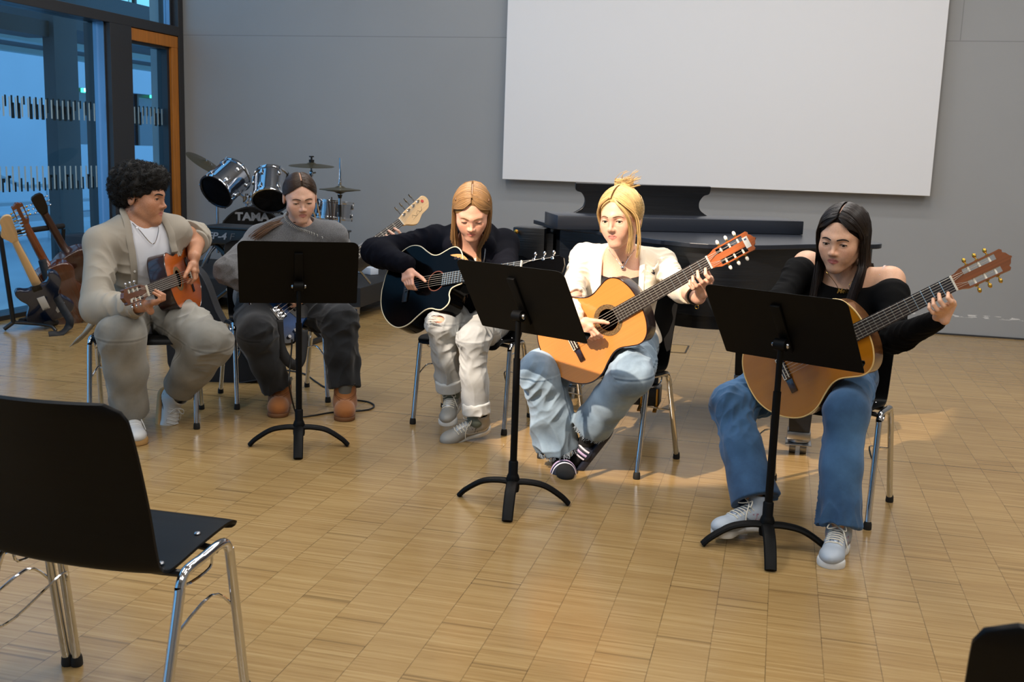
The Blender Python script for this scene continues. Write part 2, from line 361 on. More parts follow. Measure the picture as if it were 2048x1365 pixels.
# handrail in the courtyard
t = empty('handrail', (-9.5, 12.4, -.05), 'pale steel handrail sloping down outside the window', 'handrail')
RAILM = mat('galvanised_rail', '#b9ccd8', .35, .6)
MB().tube(sm([(-9.6, 10.9, 1.05), (-9.6, 11.9, .72), (-9.6, 12.15, .66), (-9.6, 12.55, .66), (-9.6, 12.6, .55), (-9.6, 12.6, -.05)], 4), .028, 8).build('rail', RAILM, t)
MB().tube([(-9.6, 11.2, -.05), (-9.6, 11.2, .95)], .022, 8).build('post', RAILM, t)
MB().box2((-9.75, 9.0, .2), (-9.55, 15.0, .28)).box2((-9.75, 9.0, .42), (-9.55, 15.0, .46)).build('kerb', PALE, t, smooth=False)
# ------------------------------------------------------------------ projection screen on the back wall
sc = empty('projection_screen', (-.6, WY, 1.09), 'large blank white projection board on the grey back wall', 'screen')
MB().box2((-2.32, WY-.09, 1.083), (1.10, WY-.045, 3.15)).build('board', mat('matt_white_board', '#dcdde0', .6), sc, smooth=False, bevel=.004)
MB().box2((-2.2, WY-.046, 1.2), (1.0, WY+.0, 1.26)).box2((-2.2, WY-.046, 2.9), (1.0, WY, 2.96)).build('mounting_rail', STEEL, sc, smooth=False)
# floor outlet covers
for i, (x, y, sx, sy, lb) in enumerate(((-.78, 8.62, .36, .26, 'flush floor outlet cover nearest the back wall'), (-.74, 7.42, .34, .30, 'flush floor outlet cover behind the blonde guitarist'))):
    o = empty('floor_outlet', (x, y, 0), lb, 'floor outlet', 'floor outlet covers')
    m = MB()
    for s in (-1, 1): m.box((x+s*sx/2, y, .001), (.012, sy, .003)); m.box((x, y+s*sy/2, .001), (sx, .012, .003))
    m.build('rim', mat('dark_outlet_rim', '#3d352a', .4, .5), o, smooth=False)
    MB().box((x, y, .0008), (sx-.01, sy-.01, .0024)).build('cover', mat('outlet_cover_wood', '#9c7e4e', .35), o, smooth=False)
# ------------------------------------------------------------------ stacking chairs (proto at the origin, facing -Y)
SHELL = mat('black_stained_plywood', '#040405', .45, spec=.16, bump=((8, 300, 300), .06, .0005), var=((6, 200, 200), .25))
def chair_proto():
    r = empty('stacking_chair', (0, 0, 0), 'x', 'chair')
    prof = sm([(-.222, 0.406), (-.212, 0.425), (-.17, 0.436), (-.06, 0.429), (.04, 0.417), (.085, 0.416), (.112, 0.433), (.128, 0.478), (.148, 0.568), (.185, 0.698), (.225, 0.808)], 5)
    n = len(prof); L = [0]
    for i in range(1, n): L.append(L[-1]+math.hypot(prof[i][0]-prof[i-1][0], prof[i][1]-prof[i-1][1]))
    us = [math.sin(k/16*PI-PI/2) for k in range(17)]
    top, bot = [], []
    for i, (y, z) in enumerate(prof):
        hw = .205; e = L[-1]-L[i]; c = .045
        if e < c: hw -= c-math.sqrt(max(c*c-(c-e)**2, 0))
        e2 = L[i]
        if e2 < .03: hw -= .03-math.sqrt(max(.0009-(.03-e2)**2, 0))
        a = prof[max(i-1, 0)]; b = prof[min(i+1, n-1)]; t = nrm((b[0]-a[0], b[1]-a[1])); nn = (-t[1], t[0])   # upward normal
        back = min(max((z-.44)/.25, 0), 1); seat = 1-min(max((z-.42)/.04, 0), 1)
        rt, rb = [], []
        for u in us:
            dx = u*hw; yy = y+back*.022*(1-u*u); zz = z-seat*.010*(1-u*u)*(1 if y > -.16 else .2)
            th = .0055*(1-.35*abs(u)**8)
            rt.append((dx, yy+nn[0]*th, zz+nn[1]*th)); rb.append((dx, yy-nn[0]*th, zz-nn[1]*th))
        top.append(rt); bot.append(rb)
    m = MB(); loop = [a+b[::-1] for a, b in zip(top, bot)]; k = len(loop[0]); vs = [p for q in loop for p in q]; fs = []
    for i in range(n-1):
        for j in range(k): fs.append((i*k+j, i*k+(j+1) % k, (i+1)*k+(j+1) % k, (i+1)*k+j))
    h = k//2
    for i in (0, n-1):
        for j in range(h-1): fs.append((i*k+j, i*k+j+1, i*k+k-2-j, i*k+k-1-j))
    m.add(vs, fs); m.build('seat_shell', SHELL, r, ang=50)
    for s in (-1, 1):
        X = s*.228; X2 = s*.235; zt = .412
        MB().tube([(X2, -.19, .014)]+sm([(X2-s*.001, -.19+.0015, .02), (X+s*.002, -.136, .352), (X, -.128, .394), (X, -.098, zt+.004), (X, -.01, zt)], 6)[1:], .0115, 12).build('leg', CHROME, r)
        MB().tube([(X2, .195, .014)]+sm([(X2-s*.001, .195-.0015, .02), (X+s*.002, .092, .342), (X, .080, .378), (X, .055, zt-.005), (X, -.01, zt)], 6)[1:], .0115, 12).build('leg', CHROME, r)
        for y in (-.19, .195): MB().lathe([(.014, 0), (.0155, .004), (.0145, .022), (.012, .03)], (X2, y, 0), seg=12).build('foot_cap', RUB, r)
        # stacking wire between the legs
        MB().tube(sm([(X-s*.004, -.150, .245), (X-s*.03, -.10, .285), (X-s*.03, .07, .245), (X-s*.004, .118, .235)], 4), .0035, 6).build('stacking_wire', CHROME, r)
        MB().tube(sm([(X-s*.012, -.075, .40), (X-s*.016, -.07, .365), (X-s*.016, .03, .365), (X-s*.012, .04, .40)], 4), .0035, 6).build('row_link', CHROME, r)
        for y in (-.09, .06): MB().lathe([(.0001, .0035), (.006, .0025), (.0075, 0)], (s*.172, y, .4365 if y < 0 else .4215), seg=10).build('screw', NICKEL, r)
    MB().tube([(-.225, -.085, .405), (-.17, -.085, .411), (.17, -.085, .411), (.225, -.085, .405)], .009, 8).tube([(-.225, .055, .402), (-.17, .058, .402), (.17, .058, .402), (.225, .055, .402)], .009, 8).build('crossbar', BLK, r)
    return r
CH = [ # x, y, rotation, label
 (-2.856, 4.40, math.radians(27), 'black plywood chair under the boy in the beige shirt'),
 (-2.52, 5.04, math.radians(41), 'black plywood chair under the girl in the grey sweater with the bass'),
 (-1.41, 4.96, math.radians(-5), 'black plywood chair under the girl in the navy hoodie'),
 (-.66, 4.535, math.radians(-19.5), 'black plywood chair under the blonde girl in the cream cardigan'),
 (.217, 4.205, math.radians(-16.5), 'black plywood chair under the girl in the black off-shoulder top'),
 (-1.412, 2.005, math.radians(180), 'big empty black chair in the left foreground seen from behind'),
 (-1.905, 2.0, math.radians(180), 'empty chair linked beside the foreground chair, mostly out of the picture'),
 (.478, 1.462, math.radians(174), 'empty chair whose black back corner shows at the bottom right')]
cp = chair_proto()
for i, (x, y, a, lb) in enumerate(CH):
    c = cp if i == 0 else copy_tree(cp)
    c.location = (x, y, 0); c.rotation_euler = (0, 0, a); c['label'] = lb; c['group'] = 'black plywood stacking chairs'
# ------------------------------------------------------------------ music stands
def music_stand(base, hub_z, alpha, tilt, label, legs, deskc=None):
    """alpha: heading of the desk normal (toward the player) from +Y toward +X; tilt: lean from vertical"""
    b = V3(base[0], base[1], 0); r = empty('music_stand', b, label, 'music stand', 'black music stands')
    for a in legs:
        d = V3(math.cos(a), math.sin(a), 0); L = .215
        pts = sm([b+V3(0, 0, .085), b+d*.05+V3(0, 0, .088), b+d*.12+V3(0, 0, .075), b+d*(L-.03)+V3(0, 0, .035), b+d*L+V3(0, 0, .006)], 5)
        MB().tube(pts, [.0225-.003*i/len(pts) for i in range(len(pts))], 10, flat=.52, upv=np.cross(d, (0, 0, 1))).build('leg', BLKM, r)
    MB().lathe([(.024, .05), (.026, .06), (.026, .10), (.021, .115), (.018, .12), (.018, .165), (.0145, .17)], b, seg=20).build('hub', BLKM, r)
    top = V3(base[0], base[1], hub_z)
    MB().tube([b+V3(0, 0, .16), b+V3(0, 0, hub_z-.16)], .0135, 14).tube([b+V3(0, 0, hub_z-.17), top-V3(0, 0, .01)], .0105, 14).build('pole', BLKM, r)
    n = V3(math.sin(alpha)*math.cos(tilt), math.cos(alpha)*math.cos(tilt), math.sin(tilt)); x = V3(math.cos(alpha), -math.sin(alpha), 0); up = np.cross(x, n)
    if up[2] < 0: up = -up
    R = np.stack([x, up, n], 1); hw, hh = .254, .159
    dc = top+n*.035+up*(.045 if deskc is None else deskc)
    def rrect(w, h, r0):
        o = []
        for cx, cy, a0 in ((w-r0, h-r0, 0), (-w+r0, h-r0, PI/2), (-w+.006, -h+.006, PI), (w-.006, -h+.006, 1.5*PI)):
            rr = r0 if cy > 0 else .006
            for k in range(6): a = a0+k/5*PI/2; o.append((cx+rr*math.cos(a), cy+rr*math.sin(a)))
        return o
    MB().prism(rrect(hw, hh, .03), 0, .0022, dc, R).build('desk', BLKM, r, bevel=.0006)
    MB().box(dc+R@V3(0, -hh+.001, .022), (2*hw-.03, .0025, .044), R).box(dc+R@V3(0, -hh+.006, .044), (2*hw-.03, .012, .0025), R).build('ledge', BLKM, r)
    MB().box(dc+R@V3(0, .0, -.006), (.036, .21, .012), R, bev=.003).build('back_channel', BLKM, r)
    MB().tube([top-x*.02, top+x*.02], .021, 16).build('tilt_joint', BLKM, r)
    for s in (-1, 1): k = MB().lathe([(.009, 0), (.011, .004), (.008, .010), (.0001, .012)], top+x*s*.021, x*s, seg=14); k.build('bolt', NICKEL, r)
    return r
ST = dict(legs1=(0, 0, 0))
def toA(p, q): return math.atan2(q[1]-p[1], q[0]-p[0])
for (u, v), tips, hub, al, ti, lb in (
    ((598, 893), ((517, 893), (695, 893), (595, 940)), (599, 573), -.45, .47, 'music stand in front of the girl with the bass'),
    ((1024, 1008), ((931, 995), (1132, 1011), (1010, 1063)), (1035, 632), .45, .55, 'music stand between the navy hoodie girl and the blonde girl'),
    ((1530, 1098), ((1402, 1092), (1630, 1106), (1548, 1176)), (1563, 690), .46, .64, 'music stand in front of the girl in the black top')):
    b = FL(u, v); hz = AY(hub[0], hub[1], b[1])[2]
    music_stand(b, hz, al, ti, lb, [toA(b, FL(*t)) for t in tips])
# ------------------------------------------------------------------ grand piano
PB = mat('black_oak_grain_lacquer', '#0e1116', .34, bump=((5, 5, 120), .35, .002), var=((4, 4, 90), .3)); PT = mat('black_lid_lacquer', '#151b26', .32, bump=((40, 6, 5), .08, .001))
pn = empty('grand_piano', (-.3, 5.6, 0), 'black grain-lacquered grand piano behind the blonde girl', 'piano')
near = sm([(-1.146, 5.46), (-.93, 5.30), (-.70, 5.02), (-.50, 4.82), (-.30, 4.74), (-.08, 4.82), (.18, 5.07), (.40, 5.20), (.465, 5.30), (.44, 5.44)], 5)
lid = [tuple(p[:2]) for p in near]+[(.33, 5.86), (.25, 6.15), (-1.33, 5.81)]
MB().prism(lid, .928, .95).build('lid', PT, pn, smooth=False, bevel=.003)
cx, cy = -.35, 5.5
rim = [tuple(p[:2]+.04*nrm(V3(cx, cy)-p[:2])) for p in near]+[(.30, 5.82), (.21, 6.1), (-1.27, 5.80)]
MB().prism(rim, .625, .927).build('rim', PB, pn, ang=30)
MB().prism([((x-cx)*.93+cx, (y-cy)*.93+cy) for x, y in rim], .56, .63).build('underside', PB, pn)
Kd = nrm((1.17, .5)); Kn = V3(Kd[1], -Kd[0])     # along the front flap; toward the camera
def kp(s, t, z): return V3(-1.06+Kd[0]*s+Kn[0]*t, 5.15+Kd[1]*s+Kn[1]*t, z)
RK = np.stack([V3(Kd[0], Kd[1], 0), V3(-Kn[0], -Kn[1], 0), V3(0, 0, 1)], 1)
MB().box(kp(.635, -.16, .985), (1.27, .34, .068), RK, bev=.004).build('folded_flap', PT, pn)
de = [(-.39, 0), (.39, 0)]+[(.355+.035*math.cos(a), .0+.055+.06*math.sin(a)*1) for a in ()]
dk = sm([(-.36, 0), (-.315, .03), (-.305, .07), (-.325, .105), (-.355, .118), (-.36, .155)], 4)
dk = [tuple(p) for p in dk]; outl = [(-x, y) for x, y in dk]+[(x, y) for x, y in dk[::-1]]
RD = np.stack([RK[:, 0], nrm(V3(0, 0, 1)*.97+RK[:, 1]*(-.12)), np.cross(RK[:, 0], nrm(V3(0, 0, 1)*.97+RK[:, 1]*(-.12)))], 1)
MB().prism(outl, -.01, .012, kp(.50, -.28, 1.018), RD).build('music_desk', PB, pn, bevel=.002)
# treble cheek with lock
MB().box2((-1.36, 5.47, .60), (-1.19, 5.62, .928), bev=.004).box2((-1.33, 5.50, .60), (-1.15, 5.9, .90)).build('cheek', PB, pn)
kn = MB().lathe([(.006, 0), (.006, .018), (.012, .024), (.012, .034), (.0001, .038)], (-1.335, 5.47, .905), (0, -1, .05), seg=12); kn.build('brass_lock', BRASS, pn)
MB().box2((-1.34, 5.66, .60), (-1.16, 6.7, .74)).build('key_bed', PB, pn, smooth=False)
for (x, y, w) in ((.15, 4.95, .115), (-.165, 6.15, .07), (-1.05, 5.75, .115)):
    lg = MB().add([(x+sx*w*k, y+sy*w*k, z) for z, k in ((.105, .40), (.6, .62)) for sx, sy in ((-1, -1), (1, -1), (1, 1), (-1, 1))], [(0, 1, 2, 3), (4, 7, 6, 5)]+[(i, (i+1) % 4, 4+(i+1) % 4, 4+i) for i in range(4)]).build('leg', PB, pn, smooth=False, bevel=.004)
    b = MB().box((x, y, .088), (w*.9, w*.9, .036), bev=.004); b.lathe([(w*.34, .052), (w*.42, .056), (w*.42, .068), (w*.3, .072)], (x, y, 0), seg=18); b.build('caster_bracket', STEEL, pn)
    c = MB()
    for dx in (-.024, .024): c.tube([(x+dx-.014, y-.01, .028), (x+dx+.014, y-.01, .028)], .028, 20)
    c.build('caster', mat('caster_wheel', '#8b8b88', .35, .8), pn)
    MB().box((x, y-.01, .050), (w*1.0, w*1.05, .005), bev=.002).build('caster_guard', STEEL, pn)
MB().box((-.60, 5.20, .155), (.17, .12, .09), bev=.004).beam((-.65, 5.25, .2), (-.65, 5.4, .6), .03, .03).beam((-.55, 5.25, .2), (-.55, 5.4, .6), .03, .03).build('pedal_lyre', PB, pn)
for dx in (-.075, 0, .075): MB().beam((-.60+dx, 5.16, .12), (-.60+dx, 5.05, .105), .018, .008).tube([(-.6+dx, 5.13, .12), (-.6+dx, 5.13, .2)], .005, 8).build('pedal', BRASS, pn)
# ------------------------------------------------------------------ stage riser and drum kit
rz = empty('stage_riser', (-4.1, 8.2, 0), 'low black stage riser on casters under the drum kit', 'riser')
MB().box2((-5.1, 7.62, .10), (-3.08, 8.9, .25), bev=.004).build('deck', mat('black_stage_board', '#141519', .55, var=(4, .2)), rz, smooth=False)
for x, y in ((-3.16, 7.70), (-4.9, 7.70), (-3.16, 8.75), (-4.9, 8.75)):
    c = MB().box((x, y, .09), (.07, .06, .03), bev=.004).box((x-.03, y, .06), (.004, .05, .06)).box((x+.03, y, .06), (.004, .05, .06)).build('caster', STEEL, rz)
    MB().tube([(x-.02, y-.01, .042), (x+.02, y-.01, .042)], .042, 18).build('wheel', mat('blue_caster_tyre', '#1d4fa0', .4), c)
DS = mat('mirror_chrome_wrap', '#aeb2ba', .14, 1.0); DH = mat('dark_drum_head', '#101115', .25); CY = mat('aged_bronze_cymbal', '#6b6552', .38, .85, bump=((4, 4, 4), .1, .002))
def drum(name, lb, c, axis, r, L, shell, nl=6, parent=None, hoopm=CHROME):
    """open bottom facing the viewer; axis points to the batter side"""
    o = parent or empty(name, c, lb, 'drum'); ax = nrm(axis); c = np.asarray(c, float); R = frame(ax)
    MB().lathe([(r, -L/2), (r, L/2)], c, ax, 40).build('shell', shell, o)
    for s in (-1, 1):
        MB().lathe([(r-.004, s*L/2-.012), (r+.008, s*L/2-.012), (r+.010, s*L/2), (r+.008, s*L/2+.012), (r-.004, s*L/2+.012)], c, ax, 40, cap=False).build('hoop', hoopm, o)
        MB().lathe([(.0001, s*(L/2+.002)), (r-.003, s*(L/2+.002))], c, ax, 40).build('head', DH, o)
    for s in (-1, 1):
        for k in range(nl):
            a = 2*PI*(k+.25)/nl; p = c+R@V3(math.cos(a)*(r+.008), math.sin(a)*(r+.008), s*L*.30); q = c+R@V3(math.cos(a)*(r+.012), math.sin(a)*(r+.012), s*(L/2+.012))
            MB().box(p, (.014, .03, .045), np.stack([R@V3(math.cos(a), math.sin(a), 0), R@V3(-math.sin(a), math.cos(a), 0), ax], 1), bev=.004).tube([p, q], .004, 6).build('lug', CHROME, o)
    return o
dk = empty('drum_kit', (-4.05, 8.0, .25), 'chrome-shelled drum kit on the riser at the back left', 'drum kit')
def sub(name): o = bpy.data.objects.new(name, None); C.objects.link(o); o.parent = dk; o.matrix_parent_inverse = dk.matrix_world.inverted(); return o
BD = V3(-4.13, 7.98, .545)
bd = sub('bass_drum'); axb = nrm((.28, -1, 0)); drum('', '', BD, axb, .265, .36, mat('dark_chrome_wrap', '#55585e', .2, 1.0), 8, bd, mat('black_drum_hoop', '#101013', .3))
Rt = np.stack([V3(-axb[1], axb[0], 0)*1.0, V3(0, 0, 1), axb], 1)
MB().text('TAMA', .085, BD+axb*.187+V3(0, 0, .190), Rt, 0, .002, xs=1.15, bold=.004).build('lettering', mat('silver_lettering', '#8b8d92', .4, .3), bd, smooth=False)
T1c = AY(452, 366, 7.78); T2c = AY(542, 378, 7.78)
ax1 = nrm(CU*.62+CR*.42+CF*.65); ax2 = nrm(CU*.80-CR*.06+CF*.55)
t1 = sub('rack_tom'); drum('', '', T1c, ax1, .142, .25, DS, 6, t1); t2 = sub('rack_tom'); drum('', '', T2c, ax2, .135, .235, DS, 6, t2)
hold = sub('tom_holder'); ctr = AY(494, 400, 7.85)
MB().tube([ctr-V3(0, 0, .22), ctr+V3(0, 0, .05)], .014, 12).tube([ctr, lerp(ctr, T1c, .5)], .011, 10).tube([ctr+V3(0, 0, .02), lerp(ctr, T2c, .6)], .011, 10).box(ctr, (.05, .05, .06), bev=.006).box(lerp(ctr, T1c, .45), (.05, .04, .04), bev=.005).build('bracket', CHROME, hold)
def cymbal(c, r, axis, parent, name='cymbal'):
    R = frame(axis); pr = [(.0001, .024), (.012, .023), (.03, .016), (.042, .008), (r*.6, .002), (r, -.010), (r, -.0115), (r*.6, .0005), (.04, .006), (.0001, .02)]
    return MB().lathe(pr, c, axis, 48).build(name, CY, parent)
def cstand(name, base, top, cym, parent=None):
    o = sub(name); b = np.asarray(base, float); t = np.asarray(top, float)
    MB().tube([b+V3(0, 0, .12), V3(b[0], b[1], t[2]-.16)], .0125, 12).tube([V3(b[0], b[1], t[2]-.18), t], .008, 10).build('tube', CHROME, o)
    for k in range(3):
        a = k*2*PI/3+.4; MB().tube([b+V3(0, 0, .30), b+V3(.24*math.cos(a), .24*math.sin(a), .01)], .009, 8).build('leg', CHROME, o)
    for z in (.45, .6): MB().box((b[0], b[1], z), (.035, .03, .03), bev=.005).tube([(b[0], b[1], z), (b[0]+.04, b[1]-.01, z)], .005, 8).build('clamp', CHROME, o)
    return o
cr = AY(623, 330, 8.2); s = cstand('cymbal_stand', (cr[0], cr[1], .25), cr+V3(0, 0, .0), None)
cymbal(cr, .185, (.03, -.06, 1), s); MB().lathe([(.0001, .0), (.02, 0), (.022, .03), (.008, .032), (.008, .05), (.02, .05), (.02, .06), (.0001, .06)], cr+V3(0, 0, .012), seg=14).build('felt_and_nut', BLK, s)
MB().box(cr-V3(0, 0, .07), (.03, .02, .045), bev=.005).tube([cr-V3(.0, 0, .07), cr-V3(-.04, 0, .06)], .006, 8).build('tilter', CHROME, s)
hh = AY(680, 379, 7.75); s = cstand('hi_hat_stand', (hh[0], hh[1], .25), hh+V3(0, 0, .24), None)
cymbal(hh+V3(0, 0, .006), .158, (0, 0, 1), s); cymbal(hh-V3(0, 0, .012), .158, (0, 0, -1), s); MB().lathe([(.018, -.035), (.02, -.03), (.012, -.06), (.0135, -.2), (.0001, -.2)], hh-V3(0, 0, .01), seg=12).build('seat_cup', BLK, s); MB().lathe([(.012, .03), (.014, .035), (.014, .06), (.006, .065)], hh, seg=12).build('clutch', CHROME, s)
c3 = AY(411, 326, 8.25); s = cstand('cymbal_stand', (c3[0]+.05, c3[1]+.1, .25), c3+V3(.03, .03, 0), None); cymbal(c3, .175, nrm(CU*.78+CR*.55-CF*.22), s); MB().lathe([(.0001, 0), (.012, 0), (.012, .03), (.0001, .03)], c3, nrm(CU*.78+CR*.55-CF*.22), seg=10).build('wing_nut', CHROME, s)
sn = sub('snare_drum'); drum('', '', (-3.55, 8.15, .80), (0.05, .1, 1), .16, .13, DS, 6, sn); MB().tube([(-3.55, 8.15, .3), (-3.55, 8.15, .72)], .012, 10).tube([(-3.55, 8.15, .45), (-3.75, 8.0, .26)], .008, 8).tube([(-3.55, 8.15, .45), (-3.35, 8.0, .26)], .008, 8).tube([(-3.55, 8.15, .45), (-3.55, 8.4, .26)], .008, 8).build('stand', CHROME, sn)
for sx in (-1, 1):
    a = V3(BD[0]+sx*.25, BD[1]-.12, .52); MB().tube(sm([a, a+V3(sx*.07, -.05, -.08), a+V3(sx*.16, -.12, -.26)], 5), .010, 8).build('spur', CHROME, bd)
# stick bag with sticks, standing on the riser
sb = empty('stick_holder', (hh[0]-.10, hh[1]+.1, .25), 'dark stick holder beside the hi-hat stand', 'stick holder'); q = V3(hh[0]-.10, hh[1]+.1, 0)
MB().lathe([(.04, .25), (.042, .27), (.045, .62), (.04, .62), (.038, .3)], q, seg=16).build('tube', mat('dark_bag_fabric', '#18181d', .8), sb)
SW = [mat('pale_drumstick', '#a48763', .5), mat('dark_drumstick', '#4d3a2b', .5)]
for k, (dx, dy, lx, m_, h) in enumerate(((-.02, 0, -.12, 0, .88), (.0, .01, -.045, 1, .90), (.012, -.01, -.02, 1, .92), (-.012, -.012, -.16, 0, .83))):
    a = q+V3(dx, dy, .40); b = q+V3(dx+lx, dy, h); o = MB().tube([a, lerp(a, b, .9), lerp(a, b, .96), b], [.0075, .0065, .004, .005], 8).build('drumstick', SW[m_])
    tag(o, ['pale drumstick leaning furthest left out of the stick holder', 'dark drumstick standing second from the right in the holder', 'dark drumstick standing upright nearest the hi-hat', 'short pale drumstick low in the stick holder'][k], 'drumstick', 'drumsticks in the holder')
p = FL(745, 545, .25)
Rf = np.stack([nrm((1, -.62, 0)), nrm((.62, 1, 0)), V3(0, 0, 1)], 1); pf = AY(728, 541, 8.55); pf[2] = .281
o = MB().box(pf, (.30, .085, .06), Rf, bev=.006).build('foam_bar', mat('white_foam', '#c9d3e2', .7)); tag(o, 'white foam bar lying on the black riser', 'foam bar')
# ------------------------------------------------------------------ digital piano on its stand, microphone
dp = empty('digital_piano', (-3.3, 6.62, .0), 'black digital piano seen from behind in front of the bass drum', 'digital piano')
a = AY(399, 452, 6.45); kx0, kz1 = a[0], a[2]; kw = .95
MB().box2((kx0, 6.45, kz1-.115), (kx0+kw, 6.75, kz1-.012), bev=.008).build('body', mat('black_keyboard_case', '#07080a', .45), dp)
MB().box2((kx0-.01, 6.44, kz1-.014), (kx0+kw+.01, 6.76, kz1), bev=.006).build('top_panel', BLK, dp)
MB().text('FP-4', .062, (kx0+.125, 6.448, kz1-.062), np.stack([V3(1, 0, 0), V3(0, 0, 1), V3(0, -1, 0)], 1), 0, .002, shear=.22, xs=1.25, bold=.0015).text('F', .062, (kx0+.235, 6.448, kz1-.062), np.stack([V3(1, 0, 0), V3(0, 0, 1), V3(0, -1, 0)], 1), 1, .002, shear=.22, xs=1.25).build('lettering', [mat('silver_lettering', '#9b9da2', .4, .3), mat('grey_lettering', '#4b4d52', .5)], dp, smooth=False)
ks = empty('keyboard_stand', (kx0+.4, 6.6, 0), 'black crossed keyboard stand under the digital piano', 'stand')
zt = kz1-.12
for y in (6.52, 6.68):
    for sx in (-1, 1): MB().beam((kx0+.42-sx*.36, y, .02), (kx0+.42+sx*.36, y+.02, zt), .028, .028, (0, 1, 0), bev=.004).build('leg', BLK, ks)
for x in (kx0+.06, kx0+.78):
    MB().beam((x, 6.46, zt), (x, 6.76, zt), .03, .025, bev=.004).build('support_arm', BLK, ks); MB().beam((x, 6.38, .018), (x, 6.84, .018), .03, .03, bev=.004).build('foot', BLK, ks)
mc = empty('microphone', FL(400, 660), 'microphone with grey foam windshield on a black boom behind the beige shirt boy', 'microphone')
a = AY(415, 612, 6.0); b = AY(482, 560, 5.9); d = nrm(b-a)
MB().tube([FL(398, 640)*V3(1, 1, 0)+V3(0, 0, .01), a], .010, 10).tube([a, b-d*.09], .0105, 10).build('boom', BLK, mc)
MB().tube([b-d*.13, b-d*.02], .0125, 12).build('body', BLK, mc); MB().tube([b-d*.14, b-d*.075], .0128, 12).build('label', mat('grey_label', '#8a877b', .6), mc); MB().ball(b+d*.01, (.042, .042, .042), 18).build('windshield', mat('grey_foam', '#77797c', .9, bump=(300, .6, .002)), mc)
f = FL(398, 640); 
for k in range(3): aa = k*2.09+.3; MB().tube([f+V3(0, 0, .16), f+V3(.2*math.cos(aa), .2*math.sin(aa), .008)], .008, 8).build('leg', BLK, mc)
# ------------------------------------------------------------------ gig bag behind the boy
gb = empty('gig_bag', FL(425, 655), 'black gig bag leaning behind the boy in the beige shirt', 'bag'); q = AY(405, 600, 5.25)
m = MB(); out = sm([(-.16, -.55), (.30, -.55), (.27, -.46), (.10, -.20), (.03, -.02), (-.02, .06), (-.1, .09), (-.16, .0)], 5, True)
m.prism([tuple(p) for p in out], -.06, .06, V3(q[0]-.02, q[1]+.05, .56), np.stack([V3(.97, .24, 0), V3(0, 0, 1), V3(.24, -.97, 0)], 1)); m.build('bag_body', mat('black_nylon', '#11131a', .6, bump=(250, .2, .001)), gb, bevel=.012)
m = MB().tube([V3(q[0]-.02, q[1]+.05, .56)+np.stack([V3(.97, .24, 0), V3(0, 0, 1), V3(.24, -.97, 0)], 1)@V3(p[0]*.985, p[1]*.985, .058) for p in out], .004, 6, closed=True); m.build('piping', mat('grey_piping', '#2b2d33', .5), gb)
# ------------------------------------------------------------------ cables on the floor
CAB = mat('black_cable', '#0b0b0b', .5)
def cable(pts, lb, r=.0042, nm='instrument_cable'):
    o = MB().tube(sm(pts, 8), r, 8).build(nm, CAB); tag(o, lb, 'cable'); return o
def fz(u, v, z=.0045): return FL(u, v, z)
cable([fz(437, 706), fz(455, 716), fz(480, 721), fz(510, 727), fz(555, 738), fz(605, 747), fz(632, 764), fz(650, 775), fz(664, 777), fz(676, 770)], 'black cable crossing the floor behind the brown boots')
# ------------------------------------------------------------------ guitars (local: origin at the saddle, x to the nut, z out of the top)
def wood(name, c, am=.12, rough=.22, coat=.5, sc=(3, 90, 3)): return mat(name, c, rough, coat=coat, var=(sc, am), spec=.5)
DARKW = wood('dark_rosewood', '#2a1512', .35, .25, .5); MAHO = wood('mahogany_neck', '#5f3219', .2, .35, .2); EBON = mat('dark_fingerboard', '#2a221f', .5, var=((3, 120, 3), .25))
FRET = mat('fret_wire', '#d3d0c6', .25, .9); IVO = mat('ivory_nut', '#e9e4d4', .4); PEARL = mat('pearl_button', '#e3e0d6', .3); NYL = mat('nylon_string', '#cfcac0', .3, .4)
def half_outline(L, w, cut=False, S=1.0):
    """half width along the body; x from tail"""
    P = [(0, 0), (.006, .055), (.028, .105), (.07, .150), (.12, .178), (.165, .184), (.21, .172), (.255, .143), (.295, .122), (.33, .119), (.37, .131), (.405, .141), (.435, .137), (.462, .115), (.481, .075), (.489, .035), (.49, 0)]
    k = w/.368; return [(x*L/.49, y*k) for x, y in P]
def body_outline(L, w, x0, cut):
    h = half_outline(L, w)
    up = [(x+x0, y) for x, y in h]; dn = [(x+x0, -y) for x, y in h]
    if cut:  # venetian cutaway on the treble side (y<0)
        k = L/.49; dn = dn[:10]+[(x0+a*k, -b*w/.368) for a, b in ((.365, .128), (.395, .130), (.425, .112), (.432, .09), (.425, .068), (.432, .046), (.455, .036), (.49, .030))]
        dn.append((x0+L, 0))
        pts = sm([V3(a, b, 0) for a, b in dn[:-1]], 4)+[V3(x0+L, 0, 0)]+sm([V3(a, b, 0) for a, b in up[::-1][:-1]], 4)[1:-1]
    else: pts = sm([V3(a, b, 0) for a, b in dn], 4)+sm([V3(a, b, 0) for a, b in up[::-1]], 4)[1:-1]
    return [(p[0], p[1]) for p in pts]
